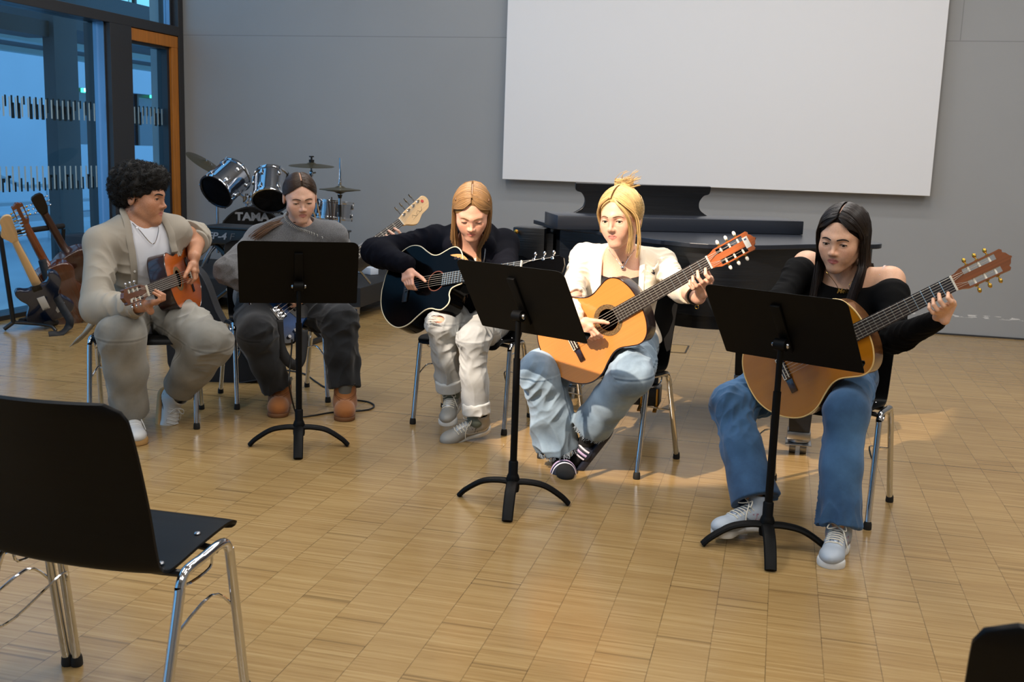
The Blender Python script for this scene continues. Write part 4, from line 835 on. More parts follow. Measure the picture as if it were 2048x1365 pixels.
def sdf_mesh(prims, vox):
    lo, hi = bounds(prims); lo = lo-3*vox; NB = 8; B = NB*vox
    nbk = np.ceil((hi+3*vox-lo)/B).astype(int)
    g = np.stack(np.meshgrid(*[np.arange(n) for n in nbk], indexing='ij'), -1).reshape(-1, 3)
    cen = (lo+(g+.5)*B).astype(np.float32); d = np.concatenate([field(prims, c) for c in np.array_split(cen, max(1, len(cen)//200000))])
    act = np.abs(d) < B*1.15; g = g[act]; cen = cen[act]; nb = len(g)
    lat = np.stack(np.meshgrid(*[np.arange(NB+1)]*3, indexing='ij'), -1).reshape(-1, 3).astype(np.float32)*vox
    D = np.empty((nb, (NB+1)**3), np.float32)
    masks = []
    for ty, a, k, op in prims:
        if op == 'u': masks.append(pe(ty, a, cen) < B*1.6+k)
        else: masks.append(np.abs(pe(ty, a, cen)) < 1e9)
    CH = 900
    for s in range(0, nb, CH):
        e = min(nb, s+CH); P = ((lo+g[s:e]*B).astype(np.float32)[:, None, :]+lat[None]).reshape(-1, 3); dd = np.full((e-s, len(lat)), BIG, np.float32); P3 = P.reshape(e-s, -1, 3)
        for (ty, a, k, op), mk in zip(prims, masks):
            m = mk[s:e]
            if not m.any(): continue
            v = pe(ty, a, P3[m].reshape(-1, 3)).astype(np.float32).reshape(m.sum(), -1); dd[m] = comb(dd[m], v, k, op)
        D[s:e] = dd
    D = D.reshape(nb, NB+1, NB+1, NB+1)
    offs = [(i, j, k) for i in (0, 1) for j in (0, 1) for k in (0, 1)]
    ins = D < 0; cnt = np.zeros((nb, NB, NB, NB), np.int8)
    for i, j, k in offs: cnt += ins[:, i:i+NB, j:j+NB, k:k+NB]
    idx = np.argwhere((cnt > 0) & (cnt < 8)); b = idx[:, 0]; c = idx[:, 1:]
    Cv = np.stack([D[b, c[:, 0]+i, c[:, 1]+j, c[:, 2]+k] for i, j, k in offs], 1)
    acc = np.zeros((len(b), 3)); n = np.zeros(len(b)); of = np.array(offs, float)
    for p in range(8):
        for q in range(p+1, 8):
            if np.abs(of[p]-of[q]).sum() != 1: continue
            A, E = Cv[:, p], Cv[:, q]; m = (A < 0) != (E < 0); t = np.where(m, A/np.where(m, A-E, 1), 0)
            acc += m[:, None]*(of[p]+t[:, None]*(of[q]-of[p])); n += m
    gc = g[b]*NB+c; V = lo+(gc+acc/n[:, None])*vox
    S = nbk*NB+2; cid = lambda x: ((x[:, 0]+1)*S[1]+(x[:, 1]+1))*S[2]+(x[:, 2]+1)
    ids = cid(gc); order = np.argsort(ids); sid = ids[order]; F = []
    for ax in range(3):
        o2 = (4, 2, 1)[ax]; A, E = Cv[:, 0] < 0, Cv[:, o2] < 0; m = A != E; base = gc[m]; sg = A[m]
        u = np.zeros(3, int); u[(ax+1) % 3] = 1; w = np.zeros(3, int); w[(ax+2) % 3] = 1
        qs = []; ok = np.ones(len(base), bool)
        for dlt in (np.zeros(3, int), u, u+w, w):
            k = cid(base-dlt); p = np.searchsorted(sid, k); p = np.minimum(p, len(sid)-1); ok &= sid[p] == k; qs.append(order[p])
        q = np.stack(qs, 1)[ok]; sg = sg[ok]; q[~sg] = q[~sg][:, ::-1]; F.append(q)
    return V, np.concatenate(F)
def vnormals(V, F):
    n = np.cross(V[F[:, 2]]-V[F[:, 0]], V[F[:, 3]]-V[F[:, 1]]); N = np.zeros_like(V)
    for i in range(4): np.add.at(N, F[:, i], n)
    return N/np.maximum(np.linalg.norm(N, axis=1), 1e-12)[:, None]
def smooth_v(V, F, it=1, lam=.5):
    e = np.concatenate([F[:, [0, 1]], F[:, [1, 2]], F[:, [2, 3]], F[:, [3, 0]]]); e = np.concatenate([e, e[:, ::-1]])
    cnt = np.bincount(e[:, 0], minlength=len(V))[:, None]
    for _ in range(it):
        s = np.stack([np.bincount(e[:, 0], weights=V[e[:, 1], i], minlength=len(V)) for i in range(3)], 1); V = V+(s/np.maximum(cnt, 1)-V)*lam
    return V
def mesh_obj(name, prims, vox, mt, parent, disp=None, color=None, sm_it=1, post=None):
    V, F = sdf_mesh(prims, vox); V = smooth_v(V, F, sm_it)
    if disp is not None: N = vnormals(V, F); V = V+N*disp(V, N)[:, None]
    if post is not None: V, F = post(V, F)
    me = bpy.data.meshes.new(name); me.vertices.add(len(V)); me.vertices.foreach_set('co', V.astype(np.float32).ravel())
    me.loops.add(F.size); me.loops.foreach_set('vertex_index', F.astype(np.int32).ravel()); me.polygons.add(len(F)); me.polygons.foreach_set('loop_start', np.arange(0, F.size, 4, dtype=np.int32))
    try: me.polygons.foreach_set('loop_total', np.full(len(F), 4, np.int32))
    except Exception: pass
    me.update(calc_edges=True); me.polygons.foreach_set('use_smooth', np.ones(len(F), bool))
    for m in (mt if isinstance(mt, (list, tuple)) else [mt]): me.materials.append(m)
    if color is not None:
        at = me.color_attributes.new('Col', 'FLOAT_COLOR', 'POINT'); c = np.ones((len(V), 4), np.float32); c[:, :3] = color(V); at.data.foreach_set('color', c.ravel())
    return link(name, me, parent)
_rn = np.random.RandomState(11)
def mknoise(freq, n=10, seed=0, aniso=None):
    r = np.random.RandomState(seed); K = r.normal(size=(n, 3)); K = K/np.linalg.norm(K, axis=1)[:, None]*freq*2*PI*r.uniform(.6, 1.4, (n, 1)); ph = r.uniform(0, 6.28, n)
    return lambda P: np.sin(P@K.T+ph).sum(1)/math.sqrt(n/2)
def folds(segs, seed=0, base=.0025, nf=4.0):
    """segs: (a, b, wavelength, amp at a, amp at b, mode) ; mode 0 folds across the limb, 1 drapes along it"""
    n1 = mknoise(nf, 8, seed); n2 = mknoise(nf*2.5, 8, seed+1); nA = mknoise(1.0/(2*PI)*3.1, 7, seed+2); nB = mknoise(1.0/(2*PI)*3.1, 7, seed+5); n4 = mknoise(2.2, 8, seed+3)
    def f(V, N):
        wt = np.full(len(V), 1e-12); out = np.zeros(len(V)); a1, a2 = n1(V), n2(V); env = np.clip(.55+.5*n4(V), 0, 1.2)
        for a, b, wl, A0, A1, mode in segs:
            a = np.asarray(a, float); b = np.asarray(b, float); ab = b-a; L = np.linalg.norm(ab); u = ab/L; pa = V-a; t = np.clip(pa@u/L, 0, 1); q = pa-np.outer(t*L, u); d = np.linalg.norm(q, axis=1)
            R = frame(u); ang = np.arctan2(q@R[:, 1], q@R[:, 0]); rad = np.linalg.norm(pa-np.outer(pa@u, u), axis=1); wr = np.clip(rad/np.maximum(d, 1e-6)*1.6-.5, 0, 1); tt = pa@u/L
            if mode == 0: Q = np.stack([tt*L/wl*2.2+.9*np.sin(ang+seed)+.5*np.sin(2*ang), 1.05*np.cos(ang), 1.05*np.sin(ang)], 1)
            else: Q = np.stack([t*2.0, .55*wl*np.cos(ang), .55*wl*np.sin(ang)], 1)
            s1 = nA(Q); s2 = nB(Q*1.3+3.1); s = .75*(1-1.7*np.abs(s1)**.8)+.35*(1-1.7*np.abs(s2)); v = (A0+(A1-A0)*t)*s*env*wr; w = np.exp(-d/.012); out += v*w; wt += w
        return out/wt+base*(.6*a1+.4*a2)
    return f
# ------------------------------------------------------------------ strands
def strand_mat(name, base, var=.35, rough=.38, sheen=0):
    if name in MATS: return MATS[name]
    t = NT(name); p = t.p; at = t.n('Attribute', attribute_name='Col'); c = lin(base)
    hi = tuple(min(1, x*(1+var*1.3)) for x in c[:3])+(1,); lo = tuple(x*(1-var) for x in c[:3])+(1,)
    sx = t.n('SeparateColor'); t.l(at.outputs['Color'], sx.inputs[0]); t.l(t.mix(sx.outputs[0], lo, hi), p.inputs['Base Color']); p.inputs['Roughness'].default_value = rough; p.inputs['Specular IOR Level'].default_value = .45
    MATS[name] = t.m; return t.m
def strands(name, paths, r, mt, parent, seg=4, taper=.35, rnd=None):
    """all paths have the same number of points"""
    P = np.asarray(paths, float); n, m, _ = P.shape; T = np.gradient(P, axis=1); T /= np.maximum(np.linalg.norm(T, axis=2, keepdims=True), 1e-9)
    ref = np.where(np.abs(T[..., 2:3]) < .9, np.array([0, 0, 1.0]), np.array([1.0, 0, 0])); X = np.cross(T, ref); X /= np.maximum(np.linalg.norm(X, axis=2, keepdims=True), 1e-9); Y = np.cross(T, X)
    tt = np.linspace(0, 1, m); rad = r*(1-(1-taper)*np.maximum(0, (tt-.55)/.45)**1.5)
    a = 2*PI*np.arange(seg)/seg; V = P[:, :, None, :]+rad[None, :, None, None]*(X[:, :, None, :]*np.cos(a)[None, None, :, None]+Y[:, :, None, :]*np.sin(a)[None, None, :, None])
    base = (np.arange(n)*m*seg)[:, None, None]+(np.arange(m-1)*seg)[None, :, None]; k = np.arange(seg)[None, None, :]; k2 = (k+1) % seg
    F = np.stack([base+k, base+k2, base+seg+k2, base+seg+k], -1).reshape(-1, 4)
    V = V.reshape(-1, 3); rv = np.random.RandomState(5).rand(n) if rnd is None else rnd; cv = np.repeat(rv, m*seg)
    me = bpy.data.meshes.new(name); me.vertices.add(len(V)); me.vertices.foreach_set('co', V.astype(np.float32).ravel()); me.loops.add(F.size); me.loops.foreach_set('vertex_index', F.astype(np.int32).ravel())
    me.polygons.add(len(F)); me.polygons.foreach_set('loop_start', np.arange(0, F.size, 4, dtype=np.int32)); me.update(calc_edges=True); me.polygons.foreach_set('use_smooth', np.ones(len(F), bool)); me.materials.append(mt)
    at = me.color_attributes.new('Col', 'FLOAT_COLOR', 'POINT'); c = np.ones((len(V), 4), np.float32); c[:, :3] = cv[:, None]; at.data.foreach_set('color', c.ravel())
    return link(name, me, parent)
def resamp(pts, m):
    P = np.asarray(sm(pts, 8)); L = np.concatenate([[0], np.cumsum(np.linalg.norm(np.diff(P, axis=0), axis=1))]); t = np.linspace(0, L[-1], m); return np.stack([np.interp(t, L, P[:, i]) for i in range(3)], 1)
def guide_strands(guides, n, m=16, jit=.006, seed=0, clump=.5):
    """interpolate between neighbouring guide curves"""
    G = np.array([resamp(g, m) for g in guides]); r = np.random.RandomState(seed); out = []
    for i in range(n):
        s = r.uniform(0, len(G)-1); k = min(int(s), len(G)-2); f = s-k; p = G[k]*(1-f)+G[k+1]*f
        o = r.normal(size=3)*jit; o2 = r.normal(size=3)*jit; t = np.linspace(0, 1, m)[:, None]; w = np.sin(t*PI*r.uniform(1, 2.5)+r.uniform(0, 6))*r.normal(size=3)*jit*.5
        out.append(p+o*(.25+.75*t)+o2*t*clump+w*t)
    return np.array(out)
# ------------------------------------------------------------------ heads, hands, limbs
def head_frame(o, yaw, pitch, roll):
    """yaw>0 turns the face to the picture's right, pitch>0 looks down, roll>0 tips the crown to the picture's right"""
    c = nrm((CAM-o)*V3(1, 1, 0)); r = V3(c[1], -c[0], 0); r = r if r@CR > 0 else -r
    y, p = math.radians(yaw), math.radians(pitch)
    h = c*math.cos(y)+r*math.sin(y); f = h*math.cos(p)-V3(0, 0, 1)*math.sin(p); u = nrm(V3(0, 0, 1)-f*f[2])
    x = np.cross(f, u); a = math.radians(roll); rr = x if x@r > 0 else -x
    u = u*math.cos(a)+rr*math.sin(a); x = np.cross(f, u); return np.stack([x, f, u], 1)
def head_prims(male=0, lid=.0052, drop=0.0, full=1.0, jaw=1.0, nose=1.0):
    p = [ell((0, -.010, .033), (.076, .093, .084), k=.01), ell((0, .026, -.012), (.0610, .063, .088), k=.03)]
    S = (-1, 1)
    for s in S: p.append(rc((s*.0475*jaw, .004, -.054), (s*.0135*jaw, .060, -.0930), .0175+.0018*male, .0155+.002*male, .03))
    p.append(ell((0, .0705, -.0945), (.0205+.003*male, .019, .0155+.002*male), k=.018))
    for s in S: p.append(ell((s*.0410, .055, -.022), (.0215, .0245, .022), k=.028))
    for s in S: p.append(rc((s*.038, .070, .0245), (s*.007, .0835, .0205), .0075+.003*male, .0078+.003*male, .022))
    for s in S: p.append(ell((s*.0325, .099, .004), (.019, .0185, .0125), k=.013, op='s'))
    for s in S: p.append(ell((s*.0318, .0735, .003), (.0150, .0142, .0140), k=.004))
    for s in S: p.append(ell((s*.0318, .093, .0015-drop), (.0142, .0145, lid), k=.0016, op='s'))
    p += [rc((0, .083, .012), (0, .1035*1.0, -.024), .0060, .0072*nose, .012), ell((0, .1050, -.0270), (.0084*nose, .0090, .0082), k=.007)]
    for s in S: p.append(ell((s*.0104*nose, .0950, -.0305), (.0062*nose, .0105, .0065), k=.006))
    for s in S: p.append(ell((s*.0056, .1025, -.0375), (.0030, .0050, .0028), k=.002, op='s'))
    p.append(ell((0, .0645, -.057), (.027, .0240, .024), k=.03))
    for s in S: p.append(ell((s*.0300, .0600, -.046), (.0190, .0180-.003*male, .0230), k=.024))
    for s in S: p.append(rc((s*.0195, .0790, -.0580), (s*.0038, .0900, -.0545), .0028*full, .0042*full, .004))
    p.append(ell((0, .0890, -.0548), (.006, .0042, .0032*full), k=.004))
    for s in S: p.append(rc((s*.0170, .0795, -.0610), (0, .0890, -.0650), .0030*full, .0054*full, .004))
    for s in S: p.append(rc((s*.0200, .0840, -.0590), (0, .0975, -.0595), .0011, .0014, .0018, 's'))
    for s in S:
        a = .22*s; R = np.array([[math.cos(a), math.sin(a), 0], [-math.sin(a), math.cos(a), 0], [0, 0, 1]])
        p.append(ell((s*.0775, -.014, -.003), (.0085, .0195, .0315), R, .007)); p.append(ell((s*.0865, -.008, .000), (.0065, .0105, .0190), R, .004, 's'))
    return p
def skin_mat(name, rough=.46):
    if name in MATS: return MATS[name]
    t = NT(name); p = t.p; at = t.n('Attribute', attribute_name='Col'); n = t.n('TexNoise', i_Scale=190.0, i_Detail=3.0); t.l(t.n('TexCoord').outputs['Object'], n.inputs['Vector'])
    t.l(t.mix(.10, at.outputs['Color'], t.ramp(n.outputs['Fac'], [(.3, '#8a5540'), (.7, '#f2cdb8')])), p.inputs['Base Color'])
    p.inputs['Roughness'].default_value = rough; p.inputs['Subsurface Weight'].default_value = .16; p.inputs['Subsurface Radius'].default_value = (1, .35, .2); p.inputs['Subsurface Scale'].default_value = .006
    p.inputs['Specular IOR Level'].default_value = .4
    b = t.n('Bump', i_Strength=.12, i_Distance=.0008); t.l(n.outputs['Fac'], b.inputs['Height']); t.l(b.outputs[0], p.inputs['Normal']); MATS[name] = t.m; return t.m
SKIN = skin_mat('skin')
def skin_color(o, R, s, base, lip, cheek=.35):
    b = np.array(lin(base)[:3]); l = np.array(lin(lip)[:3]); ck = b*np.array([1.06, .72, .66]); nz = mknoise(9, 8, 3)
    def f(V):
        q = (V-o)@R/s; c = np.tile(b, (len(V), 1)); c *= (1+.04*nz(V))[:, None]
        def blend(w, col): nonlocal c; c = c*(1-w[:, None])+col*w[:, None]
        near = np.linalg.norm(q, axis=1) < .16
        for sx in (-1, 1): blend(near*cheek*np.exp(-(((q[:, 0]-sx*.042)/.022)**2+((q[:, 2]+.026)/.02)**2+((q[:, 1]-.06)/.04)**2)), ck)
        blend(near*cheek*.6*np.exp(-((q[:, 0]/.012)**2+((q[:, 2]+.028)/.012)**2+((q[:, 1]-.108)/.02)**2)), ck)
        e = (q[:, 0]/.0210)**2+((q[:, 2]+.0598)/(.0105*(1-.35*(q[:, 0]/.024)**2)))**2; w = near*(q[:, 1] > .074)*np.clip((1.1-e)/.25, 0, 1)*.85; blend(w, l)
        return np.clip(c, 0, 1)
    return f
EYEW = mat('eye_white', '#d9d2ca', .15, coat=.6); PUP = mat('eye_pupil', '#050505', .08, coat=1)
LASH = mat('dark_lashes', '#120c0a', .7)
def face_bits(o, R, s, prims, parent, iris, brow, gaze=(0, 0), lid=.0052, drop=0.0, browr=.0027, lash=.0010):
    def W(q): return o+R@(np.asarray(q, float)*s)
    ys = np.linspace(.125, .04, 171)
    def fy(x, z): P = np.stack([np.full(171, x), ys, np.full(171, z)], 1).astype(np.float32); d = field(prims, P); i = np.argmax(d < 0); return ys[i] if d[i] < 0 else .07
    im = mat('iris_'+iris.strip('#'), iris, .12, coat=1); bm_ = mat('brow_'+brow.strip('#'), brow, .8)
    for sx in (-1, 1):
        c = V3(sx*.0318, .0735, .003); a, b = math.radians(gaze[0]), math.radians(gaze[1]); d = V3(math.sin(a)*math.cos(b), math.cos(a)*math.cos(b), -math.sin(b)); r = .0121
        m = MB()
        for t0, t1, mi in ((0, .2, 2), (.2, .50, 1), (.50, 1.6, 0)): m.lathe([(max(r*math.sin(t), 1e-5), r*math.cos(t)) for t in np.linspace(t0, t1, 4 if mi else 9)], (0, 0, 0), d, 20, mi)
        m.v = [tuple(W(c+np.array(v))) for v in m.v]; m.build('eye', [EYEW, im, PUP], parent)
        pts = []
        for t in np.linspace(PI*.97, PI*.03, 11):
            x = sx*.0318+.0138*math.cos(t)*(1 if sx > 0 else 1); z = .0015-drop+lid*math.sin(t)+.0006; pts.append(W((x, fy(x, z+.0012)+.0006, z)))
        MB().tube(pts, [lash*.4*s]+[lash*s]*9+[lash*.4*s], 6).build('eyelashes', LASH, parent)
        bp = [(sx*x, z) for x, z in ((.0105, .0212), (.020, .0238), (.031, .0252), (.041, .0232), (.0490, .0180))]
        P = sm([V3(x, fy(x, z)+.0004, z) for x, z in bp], 3); n = len(P)
        MB().tube([W(q) for q in P], [browr*.8*s*(.55+.6*math.sin(PI*min(1, .18+.82*i/(n-1)))) for i in range(n)], 6, flat=.55, upv=R@V3(0, .0, 1)).build('eyebrow', bm_, parent)
def ik(S, Wp, L1, L2, uv):
    S = np.asarray(S, float); Wp = np.asarray(Wp, float); D = np.linalg.norm(Wp-S); sc_ = max(1, D*1.004/(L1+L2)); L1 *= sc_; L2 *= sc_; u = (Wp-S)/D
    a = (L1*L1-L2*L2+D*D)/(2*D); h = math.sqrt(max(L1*L1-a*a, 0)); R = frame(u); best = None
    for k in range(120):
        t = 2*PI*k/120; E = S+u*a+h*(R[:, 0]*math.cos(t)+R[:, 1]*math.sin(t)); p = PJ(E); e = (p[0]-uv[0])**2+(p[1]-uv[1])**2
        if best is None or e < best[0]: best = (e, E)

    return best[1]
def legs(J, uv, L=(.41, .40), zt=(.09, .09)):
    for i, sd in enumerate('RL'):
        k, a = uv[i]; J['K'+sd] = K = bone(J['H'+sd], k, L[0], True); c = [bone(K, a, L[1], n) for n in (True, False)]; J['A'+sd] = A = min(c, key=lambda q: abs(q[2]-zt[i]))
def ik_ang(S, Wp, L1, L2, pole):
    S = np.asarray(S, float); Wp = np.asarray(Wp, float); D = np.linalg.norm(Wp-S); k = max(1, D*1.004/(L1+L2)); L1 *= k; L2 *= k; u = (Wp-S)/D
    a = (L1*L1-L2*L2+D*D)/(2*D); h = math.sqrt(max(L1*L1-a*a, 0)); p = np.asarray(pole, float); p = nrm(p-u*(p@u)); return S+u*a+p*h
def hand_prims(W, mcp, pip_, dip, tip, th, s=1.0, arm=None):
    W = np.asarray(W, float); p = []; lat = nrm(mcp[0]-mcp[3])
    for i in range(4): p.append(rc(W+lat*(.010-.0066*i)*s, mcp[i], .0135*s, .0100*s, .012))
    p.append(rc(mcp[0], mcp[3], .0100*s, .0088*s, .010)); p.append(rc(th[0], lerp(W, mcp[0], .6), .013*s, .012*s, .014))
    for i in range(4):
        k = s*(1, 1.03, 1, .88)[i]; g = [rc(mcp[i], pip_[i], .0090*k, .0080*k, .002), rc(pip_[i], dip[i], .0079*k, .0071*k, .002), rc(dip[i], tip[i], .0071*k, .0060*k, .002)]; p.append(grp(g, .0035))
    p.append(grp([rc(th[0], th[1], .0140*s, .0110*s, .002), rc(th[1], th[2], .0105*s, .0092*s, .002), rc(th[2], th[3], .0092*s, .0070*s, .002)], .008))
    return p
class Gf:
    """coordinates on a guitar: a along the neck from the saddle, t toward the floor side, c out of the top"""
    def __init__(s, G): s.o, s.x, s.z = [np.asarray(v, float) for v in G]; s.y = np.cross(s.z, s.x); s.F = -s.y if s.y[2] > 0 else s.y
    def __call__(s, a, t, c): return s.o+s.x*a+s.F*t+s.z*c
def fret_hand(g, xs, ts, s=1.0, wo=0.0, wt=.092, wc=-.05, tz=0.0):
    xm = sum(xs)/4; mcp = [g(xm+(x-xm)*.8, .054+.003*i, -.001-.002*i) for i, x in enumerate(xs)]; pp = [g(x, .052+.002*i, .032-.002*i) for i, x in enumerate(xs)]
    dd = [g(x-.002, .030+.4*ts[i], .038-.002*i) for i, x in enumerate(xs)]; tt = [g(x, ts[i], .0175) for i, x in enumerate(xs)]; W = g(xm+wo, wt, wc)
    th = [g(xm+wo*.6+.010, .092, -.030), g(xm+.016, .056, -.049), g(xm+.018, .020, -.044), g(xm+.016, -.008, -.035)]
    return W, hand_prims(W, mcp, pp, dd, tt, th, s), tt, dd
def strum_hand(g, ax, s=1.0, wb=.082, wx=-.05, wc=.064, b0=0.0):
    q = lambda a, b, c: g(a, -(b+b0), c)
    mcp = [q(ax-.0165*i, .020-.002*i, .062-.001*i) for i in range(4)]; pp = [q(ax+.010-.0150*i, -.016+.002*i, .058-.001*i) for i in range(4)]; dd = [q(ax+.008-.0145*i, -.030+.003*i, .036) for i in range(4)]; tt = [q(ax+.000-.0140*i, -.026+.004*i, .019) for i in range(4)]
    W = q(ax+wx, wb, wc); th = [q(ax-.012, .052, .054), q(ax+.018, .034, .046), q(ax+.042, .018, .036), q(ax+.056, .004, .028)]
    return W, hand_prims(W, mcp, pp, dd, tt, th, s), tt, dd
def shoulders_frame(J):
    up = nrm(J['N']-J['P']); x = nrm(J['SR']-J['SL']); x = nrm(x-up*(x@up)); return x, np.cross(up, x), up
def torso_prims(J, inf=0.0, fem=1, k=.05, belly=0.0, top=True):
    x, f, u = shoulders_frame(J); R = np.stack([x, f, u], 1); P, N = J['P'], J['N']; w = np.linalg.norm(J['SR']-J['SL'])/.34
    p = [ell(lerp(P, N, .66)+f*.012, (.138*w+inf, .094+inf, .40*np.linalg.norm(N-P)+inf), R, k), ecap(lerp(P, N, .06), lerp(P, N, .48), .140+inf, .118*w+inf, f, .74, k), ell(P, (.165+inf, .122+inf, .115+inf), R, k)]
    if top:
        for s in ('SR', 'SL'): p.append(rc(N-u*.040, J[s]-u*.008, .046+inf*.8, .046+inf*.7, k))
    if top:
        for s, S_ in ((1, 'SR'), (-1, 'SL')): p.append(rc(N+x*.034*s+u*.022-f*.012, lerp(N, J[S_], .80)+u*.0-f*.006, .034+inf*.8, .040+inf*.75, k))
    if fem:
        for s in (-1, 1): p.append(ell(lerp(P, N, .62)+f*.072+x*s*.066*w, (.058+inf, .050+inf, .058+inf), R, .04))
    if belly: p.append(ell(lerp(P, N, .3)+f*.05, (.10+inf, .08+inf, .12+inf), R, .05))
    return p
def arm_prims(J, s, r=(.047, .037, .036, .024), inf=0.0, k=.025, stop=1.0):
    S, E, Wp = J['S'+s], J['E'+s], J['W'+s]
    p = [rc(S, E, r[0]+inf, r[1]+inf, k)]
    m = lerp(E, Wp, .25); e = lerp(E, Wp, stop)
    p += [rc(E, m, r[1]+inf*.9, r[2]+.003+inf*.9, k), rc(m, e, r[2]+.003+inf*.9, r[3]+(r[2]-r[3])*(1-stop)+inf*.8, k)]
    return p
def leg_body(J, s, sc_=1.0):
    H, K, A = J['H'+s], J['K'+s], J['A'+s]; m = lerp(K, A, .32)
    return [rc(H, K, .080*sc_, .055*sc_, .03), rc(K, m, .053*sc_, .054*sc_, .02), rc(m, A, .052*sc_, .034*sc_, .02)]
BODY = [None]
def chain(pts, f, r, n=8, off=.0016):
    q = [surf(BODY[0], np.asarray(p_)+f*.14, -f, .3) for p_ in sm(pts, n)]; return MB().tube([a+f*off for a in q if a is not None], r, 6)
def gcut(G, S=1.0, w=.368, depth=.095):
    o, x, z = G; R = np.stack([x, np.cross(z, x), z], 1); k = w/.368
    return [boxp(o+R@V3(cx*S, 0, -depth*S/2-.001), (hx*S, hy*S*k, depth*S/2+.001), R, .03, .004) for cx, hx, hy in ((-.035, .132, .182), (.13, .06, .122), (.245, .085, .138))]
def person(name, label, J, hp, headp, hands, base, lip, fem=1, cheek=.35, extra=(), vox=.0026, sleeveless=(), neck=(.052, .054)):
    o, R, s = hp
    r = empty('person', (J['P'][0], J['P'][1], 0), label, 'person', 'seated guitarists')
    nb = o+R@V3(0, -.020, -.062)*s
    pr = torso_prims(J, -.004, fem)+[rc(J['N']-(J['N']-nb)*.10, nb, neck[1], neck[0], .045)]
    for sd in 'RL': pr += arm_prims(J, sd, (.046, .037, .037, .0245) if fem else (.050, .042, .042, .028)); pr += leg_body(J, sd, .80)
    pr += list(extra); pr.append(xf(headp, o, R, s, .012))
    for h in hands: pr.append(grp(h, .012))
    BODY[0] = pr
    mesh_obj('body', pr, vox, SKIN, r, color=skin_color(o, R, s, base, lip, cheek), sm_it=1)
    return r
# ---------------- trousers
def leg_group(J, s, th, sh, hem=.97, inner=.012, hemn=None, hemo=None, bend=.035, carve=True):
    """th: radii hip->knee, sh: radii knee->hem (3 values)"""
    H, K, A = J['H'+s], J['K'+s], J['A'+s]; e = lerp(K, A, hem+.06); m = lerp(K, A, .45)
    g = [rc(H, lerp(H, K, .55), th[0], th[1], .03), rc(lerp(H, K, .55), K, th[1], th[2], .03), rc(K, m, sh[0], sh[1], bend), rc(m, e, sh[1], sh[2], .03)]
    n = nrm(A-K) if hemn is None else nrm(hemn); o = lerp(K, A, hem) if hemo is None else hemo
    g.append(plane(o, n, .003))
    if carve: g.append(rc(o-n*.035, o+n*.05, sh[2]-inner-.026, sh[2]-inner-.006, .004, 's'))
    return grp(g, .02)
def denim(name, c1, c2, coord='Object', sc_=26):
    if name in MATS: return MATS[name]
    t = NT(name); p = t.p; tc = t.n('TexCoord').outputs[coord]; n = t.n('TexNoise', i_Scale=float(sc_), i_Detail=6.0, i_Roughness=.6); t.l(tc, n.inputs['Vector'])
    at = t.n('Attribute', attribute_name='Col'); sx = t.n('SeparateColor'); t.l(at.outputs['Color'], sx.inputs[0])
    f = t.math('ADD', t.math('MULTIPLY', sx.outputs[0], .75), t.math('MULTIPLY', n.outputs['Fac'], .35)); t.l(t.ramp(f, [(.15, c1), (.85, c2)]), p.inputs['Base Color'])
    mp = t.n('Mapping'); mp.inputs['Scale'].default_value = (900, 900, 300); t.l(tc, mp.inputs[0]); n2 = t.n('TexNoise', i_Scale=1.0, i_Detail=2.0); t.l(mp.outputs[0], n2.inputs['Vector'])
    b = t.n('Bump', i_Strength=.22, i_Distance=.0008); t.l(n2.outputs['Fac'], b.inputs['Height']); t.l(b.outputs[0], p.inputs['Normal']); p.inputs['Roughness'].default_value = .85; p.inputs['Specular IOR Level'].default_value = .2
    p.inputs['Sheen Weight'].default_value = .15; MATS[name] = t.m; return t.m
def wear(J, seed=1, amt=1.0):
    """faded thighs and knees on denim"""
    nz = mknoise(7, 8, seed)
    def f(V):
        w = np.zeros(len(V))
        for s in 'RL':
            H, K, A = J['H'+s], J['K'+s], J['A'+s]; c = lerp(H, K, .72)+V3(0, 0, .07); w = np.maximum(w, np.exp(-(np.linalg.norm(V-c, axis=1)/.16)**2)); c = lerp(K, A, .25); w = np.maximum(w, .6*np.exp(-(np.linalg.norm(V-c, axis=1)/.2)**2))
        line = np.zeros(len(V)); best = np.full(len(V), 9.0)
        for s in 'RL':
            sg = 1 if s == 'R' else -1
            for a, b in ((J['H'+s], J['K'+s]), (J['K'+s], J['A'+s])):
                u = nrm(b-a); L = np.linalg.norm(b-a); pa = V-a; t = np.clip(pa@u, 0, L); q = pa-np.outer(t, u); d = np.linalg.norm(q, axis=1); lat = nrm(J['x']-u*(J['x']@u)); fr_ = np.cross(u, lat); off = q@fr_; ll = np.exp(-(off/.0035)**2)*.5-np.exp(-((np.abs(off)-.008)/.004)**2)*.28; m = d < best; line[m] = ll[m]; best[m] = d[m]
        return np.repeat(np.clip(.25+amt*.7*w+.10*nz(V)-line, 0, 1)[:, None], 3, 1)
    return f
def seam(path_uv_pts, parent, mt, r=.0016, name='seam'):
    return MB().tube(sm(path_uv_pts, 6), r, 6).build(name, mt, parent)
def surf(prims, p, d, far=.3):
    """first hit on an implicit surface from p along d"""
    d = nrm(d); t = np.linspace(0, far, 400); P = (np.asarray(p, float)+np.outer(t, d)).astype(np.float32); v = field(prims, P); i = np.argmax(v < 0); return np.asarray(p, float)+d*t[i] if v[i] < 0 else None
def hit(prims, uv, near=2.0, far=8.0):
    """first hit of the view ray through a picture point"""
    d = ray(*uv); t = np.linspace(near, far, 4000); P = (CAM+np.outer(t, d)).astype(np.float32); v = field(prims, P); i = np.argmax(v < 0)
    if not v[i] < 0: return None
    a, b = t[max(i-1, 0)], t[i]
    for _ in range(12):
        m = (a+b)/2
        if field(prims, (CAM+d*m).astype(np.float32)[None])[0] < 0: b = m
        else: a = m
    return CAM+d*b
